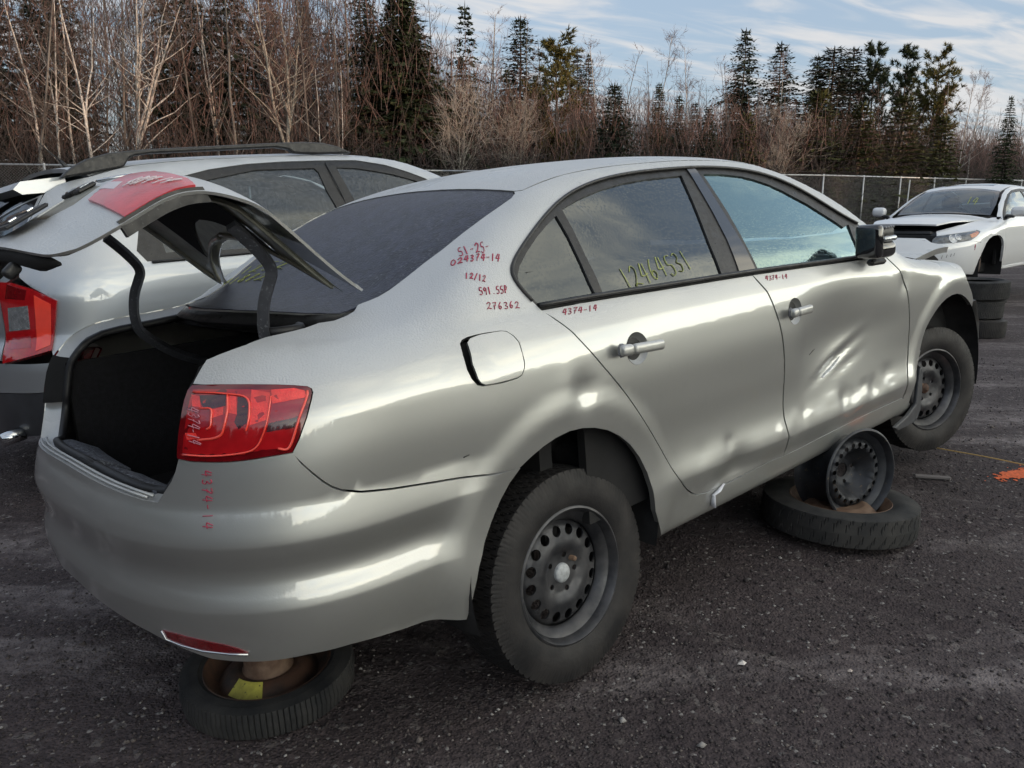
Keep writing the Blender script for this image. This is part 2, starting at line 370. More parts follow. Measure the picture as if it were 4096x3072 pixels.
class Side:
    """chart wrapped round the body side and rear: (s, elevation)"""
    KS, KA = .62, .87
    def __init__(c, b): c.b = b
    def pts(c, q): return c.b.S(q[:, 0], q[:, 1])
    def iso(c, q): q = np.atleast_2d(np.array(q, float)).copy(); q[:, 0] = np.where(q[:, 0] < 0, q[:, 0] * c.KS, q[:, 0]); q[:, 1] *= c.KA; return q
    def uniso(c, q): q = q.copy(); q[:, 0] = np.where(q[:, 0] < 0, q[:, 0] / c.KS, q[:, 0]); q[:, 1] /= c.KA; return q
    def inv(c, P): return c.b.inv(P)
class Top:
    """chart seen from above: (x, y)"""
    def __init__(c, b, lo=.85, hi=1.9): c.b, c.lo, c.hi = b, lo, hi
    def pts(c, q):
        lo = np.full(len(q), c.lo); hi = np.full(len(q), c.hi)
        for i in range(34):
            m = (lo + hi) / 2; v = c.b.F(np.c_[q, m]); lo = np.where(v < 0, m, lo); hi = np.where(v < 0, hi, m)
        return np.c_[q, (lo + hi) / 2]
    def iso(c, q): return np.atleast_2d(np.array(q, float)).copy()
    def uniso(c, q): return q
class Lid:
    """chart round the boot lid: (angle back from vertical about a cross axis, y)"""
    XA, ZA, K = -.42, .75, .45
    def __init__(c, b): c.b = b
    def pts(c, q):
        o = np.c_[0 * q[:, 0] + c.XA, q[:, 1], 0 * q[:, 0] + c.ZA]; d = np.c_[-np.sin(q[:, 0]), 0 * q[:, 0], np.cos(q[:, 0])]
        lo = np.full(len(q), .02); hi = np.full(len(q), 1.2)
        for i in range(34):
            m = (lo + hi) / 2; v = c.b.F(o + d * m[:, None]); lo = np.where(v < 0, m, lo); hi = np.where(v < 0, hi, m)
        return o + d * ((lo + hi) / 2)[:, None]
    def inv(c, P): P = np.atleast_2d(np.array(P, float)); return np.c_[np.arctan2(c.XA - P[:, 0], P[:, 2] - c.ZA), P[:, 1]]
    def iso(c, q): q = np.atleast_2d(np.array(q, float)).copy(); q[:, 0] *= c.K; return q
    def uniso(c, q): q = q.copy(); q[:, 0] /= c.K; return q
def panel(ch, name, outer, m, parent, holes=(), h=.03, he=.012, off=0., depth=.012, rnd=.0012, mirror=None, xf=None, back=False, post=None, rows=()):
    """sheet-metal panel: a region of the body surface with turned-in edges. mirror: 'only' (left side) or 'both' (one mesh)"""
    V2, T = fill2d(ch.iso(outer), [ch.iso(q) for q in holes], h, he, [ch.iso(q) for q in rows]); q = ch.uniso(V2)
    P = ch.pts(q); n = ch.b.normal(P); be = boundary(T); bi = np.unique(np.array(be).ravel())
    P = P + n * off; P[bi] -= n[bi] * rnd
    a, b_, c = P[T[:, 0]], P[T[:, 1]], P[T[:, 2]]
    fl = (np.cross(b_ - a, c - a) * n[T[:, 0]]).sum(1).mean() < 0
    if fl: T = T[:, ::-1]; be = [(y, x) for x, y in be]
    V = [P]; NN = [n]; Fs = [list(t) for t in T]; k = len(P)
    if depth > 0:
        A = np.array([x for x, y in be]); B = np.array([y for x, y in be]); on = np.cross(P[B] - P[A], n[A]); on /= np.linalg.norm(on, axis=1)[:, None] + 1e-12
        V.append(np.stack([P[A], P[B], P[B] - n[B] * depth, P[A] - n[A] * depth], 1).reshape(-1, 3)); NN.append(np.repeat(on, 4, 0))
        Fs += [[k + 4 * i + 3, k + 4 * i + 2, k + 4 * i + 1, k + 4 * i] for i in range(len(be))]
        k += 4 * len(be)
    if back:
        V.append(P - n * depth); NN.append(-n); Fs += [[i + k for i in t[::-1]] for t in T]; k += len(P)
    V = np.concatenate(V); NN = np.concatenate(NN)
    if post is not None: V = post(V)
    if mirror:
        Vm, Nm = V * [1, -1, 1], NN * [1, -1, 1]; Fm = [f[::-1] for f in Fs]
        if mirror == 'only': V, NN, Fs = Vm, Nm, Fm
        else: Fs = Fs + [[i + len(V) for i in f] for f in Fm]; V = np.concatenate([V, Vm]); NN = np.concatenate([NN, Nm])
    if xf is not None:
        A = np.array(xf); V = V @ A[:3, :3].T + A[:3, 3]; NN = NN @ A[:3, :3].T
    return mesh(name, V, Fs, m, parent, True, NN)
def on_body(ch, q, off=0., mirror=False):
    q = np.atleast_2d(np.array(q, float)); P = ch.pts(q); P = P + ch.b.normal(P) * off
    return P * [1, -1, 1] if mirror else P
def cr(P, n=6):
    """Catmull-Rom through points"""
    P = np.array(P, float); Q = np.concatenate([2 * P[:1] - P[1:2], P, 2 * P[-1:] - P[-2:-1]]); out = []
    for i in range(1, len(Q) - 2):
        for t in np.arange(n) / n:
            a, b, c, d = Q[i - 1], Q[i], Q[i + 1], Q[i + 2]
            out.append(b + .5 * t * (c - a + t * (2 * a - 5 * b + 4 * c - d + t * (3 * (b - c) + d - a))))
    return np.array(out + [P[-1]])
GLYPH = {'0': [[(.5, 1), (.1, .8), (.05, .3), (.4, 0), (.8, .2), (.85, .7), (.5, 1)]], '1': [[(.35, 1), (.4, .5), (.45, 0)]],
 '2': [[(.05, .75), (.4, 1), (.75, .8), (.5, .4), (.1, .02), (.2, .15), (.9, .05)]], '3': [[(.1, .9), (.5, 1), (.75, .75), (.35, .52), (.8, .35), (.6, .03), (.1, .1)]],
 '4': [[(.40, 1.02), (.22, .72), (.06, .42), (.45, .40), (.92, .46)], [(.72, .98), (.66, .5), (.62, 0)]], '5': [[(.85, 1), (.3, .98), (.2, .58), (.7, .5), (.75, .12), (.35, -.02), (.08, .12)]],
 '6': [[(.6, 1), (.2, .6), (.12, .2), (.45, 0), (.75, .25), (.45, .45), (.18, .25)]], '7': [[(.1, .95), (.8, 1), (.45, .5), (.35, 0)], [(.2, .5), (.7, .52)]],
 '9': [[(.75, .8), (.4, 1), (.12, .7), (.45, .5), (.75, .85), (.65, 0)]], '-': [[(.1, .45), (.75, .5)]], '/': [[(.8, 1.05), (.15, -.1)]], '.': [[(.4, .05), (.5, .1)]],
 'P': [[(.2, 0), (.3, 1), (.8, .85), (.7, .5), (.28, .48)]], '8': [[(.7, .85), (.4, 1), (.15, .75), (.75, .3), (.45, 0), (.15, .25), (.7, .85)]]}
def handwriting(ch, parent, text, base, m, r=.0016, off=.0012, seed=1, post=None):
    """pen strokes lying on the surface; base = chart points: start, end of the baseline, top of the first character"""
    a, b, c = [np.array(v, float) for v in base]; mb = MB(); rg = np.random.default_rng(seed); n = len(text); V, Fs = [], []
    for i, chh in enumerate(text):
        if chh not in GLYPH: continue
        sx = rg.uniform(.86, 1.1); dy = rg.uniform(-.06, .06)
        for st in GLYPH[chh]:
            p = cr(np.array(st) * [.82 * sx, 1] + [0, dy], 4)
            q = a + ((i + p[:, :1]) / n) * (b - a) + p[:, 1:] * (c - a)
            P = on_body(ch, q, off)
            if post is not None: P = post(P)
            mb.tube(P, r, 5, flat=.5)
    return mb.build('handwriting', m, parent, True)

# ------------------------------------------------------------------ shared materials
M_ = {}
M_['silver'] = paint_mat('silver_paint', (.46, .47, .455), dew=.85, dirt_amt=.30, zlow=.22, zhigh=.62)
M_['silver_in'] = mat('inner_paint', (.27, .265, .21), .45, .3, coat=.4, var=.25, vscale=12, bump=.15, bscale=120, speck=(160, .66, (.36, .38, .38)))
M_['wagon'] = paint_mat('pale_silver_paint', (.42, .45, .48), dew=.9, dirt_amt=.25, zlow=.3, zhigh=.7)
M_['white'] = paint_mat('white_paint', (.72, .74, .76), metal=0., rough=.4, dew=.25, dirt=(.30, .29, .28), dirt_amt=.35, zlow=.1, zhigh=.6)
M_['black_trim'] = mat('black_trim', (.018, .018, .019), .42, var=.3, vscale=30, rvar=.15, speck=(220, .68, (.12, .13, .14)))
M_['black_gloss'] = mat('black_gloss', (.012, .012, .014), .06, coat=1., var=.2, speck=(150, .7, (.10, .11, .12)))
M_['rubber'] = mat('tyre_rubber', (.010, .010, .0115), .66, spec=.32, var=.35, vscale=9, bump=.25, bscale=90, col2=(.028, .026, .026), rvar=.1)
M_['rubber_old'] = mat('worn_rubber', (.016, .017, .019), .78, spec=.3, vscale=7, bump=.3, bscale=110, col2=(.044, .043, .042))
M_['seal'] = mat('rubber_seal', (.010, .010, .012), .5, var=.3)
M_['steel'] = mat('black_steel', (.030, .032, .038), .42, .55, vscale=11, col2=(.085, .085, .09), rvar=.15, bump=.1, bscale=70, var=.1)
M_['steel_dark'] = mat('stand_steel', (.022, .024, .030), .45, .5, vscale=9, col2=(.050, .054, .062), rvar=.15, var=.1, speck=(60, .66, (.10, .08, .06)))
M_['rust'] = mat('rusty_steel', (.085, .045, .028), .75, .2, vscale=14, col2=(.19, .125, .085), bump=.4, bscale=80, var=.1)
M_['rust_dark'] = mat('dark_rusty_steel', (.035, .028, .024), .7, .3, vscale=14, col2=(.10, .052, .034), bump=.4, bscale=80, var=.1)
M_['liner'] = mat('arch_liner', (.012, .012, .013), .85, var=.4, vscale=14, bump=.3, bscale=40)
M_['dark'] = mat('dark_trim', (.008, .008, .009), .9, var=.3)
M_['carpet'] = mat('boot_carpet', (.006, .006, .008), .98, var=.4, vscale=60, bump=.4, bscale=300)
M_['frost'] = mat('frosted_trim', (.085, .092, .115), .85, var=.5, vscale=40, bump=.8, bscale=160, speck=(120, .55, (.22, .24, .28)))
M_['seat'] = mat('seat_cloth', (.022, .022, .024), .9, var=.2, vscale=40)
M_['red_dark'] = mat('red_lens_dark', (.13, .004, .007), .08, coat=1., var=.15, vscale=25)
M_['red'] = mat('red_lens', (.36, .008, .012), .10, coat=1., var=.12, vscale=30)
M_['red_bright'] = mat('red_reflector', (.80, .035, .028), .14, coat=1., var=.2, vscale=22, bump=.5, bscale=220)
M_['red_line'] = mat('red_ring', (.88, .07, .045), .12, coat=1., var=.1)
M_['red_mid'] = mat('red_panel', (.30, .022, .035), .16, coat=1., var=.12, vscale=25)
M_['red_black'] = mat('red_recess', (.055, .012, .018), .12, coat=1., var=.3, vscale=30)
M_['red_frost'] = mat('dewy_red_lens', (.50, .035, .045), .35, coat=.7, var=.2, vscale=20, bump=.4, bscale=200, coat_rough=.2)
M_['chrome'] = mat('chrome', (.62, .64, .66), .08, 1., var=.05)
M_['clear'] = mat('clear_lens', (.42, .45, .48), .06, .7, coat=1., var=.3, vscale=40, bump=.6, bscale=90)
M_['yellow'] = mat('yellow_label', (.36, .33, .05), .6, var=.25, vscale=30, speck=(90, .62, (.12, .11, .03)))
M_['pen_red'] = mat('red_paint_marker', (.36, .028, .070), .5)
M_['pen_pink'] = mat('pink_paint_marker', (.55, .22, .28), .5)
M_['pen_yellow'] = mat('yellow_paint_marker', (.34, .38, .11), .6)
M_['pen_white'] = mat('white_paint_marker', (.60, .56, .60), .5)
M_['grey'] = mat('grey_plastic', (.14, .145, .16), .4, var=.15)
M_['glass_front'] = glass_mat('front_glass', (.66, .88, .90), 3.4, .012, drops=.07, dscale=110, gcol=(.74, 1, 1, 1))
M_['glass_dark'] = glass_mat('privacy_glass', (.07, .08, .10), 1.9, .012, drops=.07, dscale=110)
M_['glass_rear'] = mat('rear_screen_glass', (.010, .012, .022), .34, spec=.35, vscale=26, col2=(.030, .034, .060), var=.1, bump=.7, bscale=150, speck=(110, .62, (.10, .105, .13)))
M_['glass_wagon'] = glass_mat('misted_glass', (.40, .47, .50), 1.2, .06, drops=.06, dscale=120, frost=.25)
M_['glass_shield'] = glass_mat('windscreen_glass', (.45, .58, .60), 1.2, .05, frost=.30)
M_['dewglass'] = M_['glass_front']
M_['rag'] = mat('white_rag', (.62, .64, .70), .9, var=.1)
M_['scrape'] = mat('bare_metal_scrape', (.55, .57, .58), .38, .8, var=.35, vscale=60, bump=.8, bscale=150)
M_['scuff'] = mat('dark_scuff', (.06, .06, .055), .7, var=.3)

# ------------------------------------------------------------------ surfaces of the three cars (metres; x forward from rear axle, y left, z up)
SH_Z = pchip([-1.2, -.7, -.34, .6, 1.2, 1.85, 2.1, 2.9, 3.6], [1.0, 1.023, 1.033, 1.03, 1.021, .999, .988, .945, .90])
LOW_Z = pchip([-1.2, .4, .8, 1.2, 2.3, 3.6], [.486, .486, .478, .467, .463, .463])
ARCHES = [(-.011, .413, .354), (2.707, .410, .402)]
_dn = np.random.default_rng(5)
NICKS = [(_dn.uniform(.45, 2.1), _dn.uniform(.475, .55), _dn.uniform(.015, .05), _dn.uniform(.012, .03), _dn.uniform(-.006, .003)) for _ in range(26)]
def gauss(x, z, cx, cz, sx, sz, a=0.):
    c, s = math.cos(a), math.sin(a); u = (x - cx) * c + (z - cz) * s; v = -(x - cx) * s + (z - cz) * c
    return np.exp(-.5 * ((u / sx)**2 + (v / sz)**2))
def sedan_w(x, z):
    o = -.20 * np.minimum(relus(z - SH_Z(x), .003), .07)
    mask = sstep(x, .30, .60) * (1 - sstep(x, 2.22, 2.34))
    zl = LOW_Z(x)
    o = o - mask * (.26 * np.minimum(relus(zl - z, .003), .06)) + mask * .017 * np.exp(-.5 * (np.maximum(z - zl, 0) / .052)**2)
    for cx, cz, r in ARCHES:            # pressed lip round each wheel opening
        d = np.hypot(x - cx, z - cz) - r
        o = o + .011 * (1 - sstep(d, .052, .13)) - .05 * relus(.05 - d, .002) * (d < .2)
    # crash damage on the doors and quarter
    o = o - .034 * gauss(x, z, 1.50, .80, .20, .105, .1) * sstep(x, 1.14, 1.3) - .016 * gauss(x, z, 1.86, .76, .20, .09)
    o = o - .009 * gauss(x, z, 1.55, .690, .12, .016, .30) + .005 * gauss(x, z, 1.60, .735, .12, .02, .30) - .004 * gauss(x, z, 1.64, .655, .09, .016, .22)
    o = o - .007 * gauss(x, z, 2.11, .93, .03, .035) - .010 * gauss(x, z, .30, .86, .10, .06) * 0
    o = o - .012 * gauss(x, z, .035, .86, .035, .03, -.5) + .004 * gauss(x, z, -.02, .88, .03, .04)
    o = o - .009 * gauss(x, z, .80, .47, .05, .03) - .010 * gauss(x, z, .80, .43, .07, .03)
    for cx, cz, sx, sz, am in NICKS: o = o + am * gauss(x, z, cx, cz, sx, sz)
    return o
def sedan_f(x, y, z):
    m = 1 - sstep(x, -.52, -.36); m2 = 1 - sstep(x, -.42, -.26)
    return m * .020 * np.exp(-.5 * ((z - .605) / .036)**2) + m * .20 * np.minimum(relus(.527 - z, .002), .14) + m2 * .26 * np.minimum(relus(z - .684, .002), .09)
SEDAN = Body(
    ([.1, .26, .285, .31, .34, .38, .42, .475, .55, .62, .75, .88, .96, 1.01, 1.08, 1.10, 1.30, 1.46, 1.6], [.70, .77, .80, .832, .842, .852, .860, .864, .862, .864, .878, .889, .886, .879, .862, .853, .730, .622, .53]),
    ([-1.2, -.9, -.5, -.1, .4, 1.2, 2.0, 2.7, 3.1, 3.6], [.085, .05, .022, .008, .0, .0, .002, .012, .035, .10]),
    ([-1.2, -.9, -.5, 0, .5, 1.0, 1.5, 2.0, 2.6, 3.6], [.15, .10, .055, .02, .002, .0, .002, .008, .03, .1]),
    ([.1, .33, .37, .45, .527, .58, .63, .69, .72, .76, .80, .90, 1.0, 1.06, 1.10, 1.16, 1.6], [-1.085, -1.092, -1.095, -1.098, -1.100, -1.098, -1.098, -1.099, -1.096, -1.090, -1.080, -1.055, -1.025, -.99, -.955, -.875, -.2]),
    ([-1.2, -.95, -.72, -.52, -.44, -.15, .12, .35, .6, 1.0, 1.35, 1.6, 1.75, 1.95, 2.2, 2.5, 3.0, 3.3, 3.6],
     [1.09, 1.135, 1.157, 1.165, 1.175, 1.325, 1.452, 1.509, 1.534, 1.548, 1.53, 1.485, 1.435, 1.33, 1.14, 1.075, 1.015, .95, .83]),
    wmod=sedan_w, fmod=sedan_f, sig=(.010, .06, .007, .05))
WAGON = Body(
    ([.2, .30, .40, .55, .8, 1.0, 1.15, 1.25, 1.30, 1.5, 1.62, 1.75, 1.9], [.70, .80, .86, .888, .905, .908, .890, .866, .850, .742, .672, .585, .48]),
    ([-1.2, -.9, -.5, -.1, .4, 1.2, 2.0, 2.7, 3.1, 3.6], [.09, .055, .025, .008, .0, .0, .002, .012, .035, .10]),
    ([-1.2, -.9, -.5, 0, .5, 1.0, 1.5, 2.0, 2.6, 3.6], [.14, .085, .045, .015, .002, .0, .002, .02, .06, .1]),
    ([.2, .35, .5, .72, .80, .86, 1.05, 1.3, 1.5, 1.6, 1.66, 1.9], [-.90, -.98, -1.0, -1.0, -.97, -.93, -.915, -.84, -.735, -.67, -.60, -.2]),
    ([-1.2, -.7, -.4, .2, .8, 1.3, 1.6, 2.0, 2.35, 2.6, 3.0, 3.6], [1.60, 1.645, 1.675, 1.715, 1.725, 1.70, 1.622, 1.42, 1.20, 1.12, 1.06, .92]),
    crown=.05, yref=.65, k=.06, zu=(1.1, 1.3), XO=-.30, ZO=.9, sig=(.02, .06, .02, .06))
# the coupe's chart runs from its nose backwards: x towards the tail from the front axle, y towards its right side
COUPE = Body(
    ([.12, .18, .28, .45, .62, .80, .90, .97, 1.15, 1.30, 1.42, 1.55], [.72, .82, .86, .90, .915, .905, .872, .83, .745, .655, .575, .48]),
    ([-1.2, -.9, -.6, -.2, .2, 1.2, 2.4, 3.2, 3.7, 4.2], [.12, .06, .02, .002, .0, .0, .0, .015, .05, .12]),
    ([-1.2, -.9, -.4, 0, .5, .9, 1.4, 2.2, 3.0, 4.2], [.12, .08, .05, .04, .035, .02, .0, .0, .06, .2]),
    ([.12, .2, .3, .45, .6, .68, .74, .80, .86, 1.0, 1.55], [-.80, -.90, -.94, -.95, -.935, -.90, -.85, -.74, -.5, .1, .6]),
    ([-1.2, -.95, -.7, -.3, .3, .62, .9, 1.4, 1.6, 2.0, 2.6, 3.0, 3.5, 4.2], [.62, .70, .79, .88, .955, .99, 1.13, 1.345, 1.395, 1.43, 1.40, 1.30, 1.10, .95]),
    N=2.3, a=.75, crown=.05, yref=.62, k=.07, zu=(.88, 1.05), XO=.0, ZO=.72, sig=(.015, .06, .02, .06))

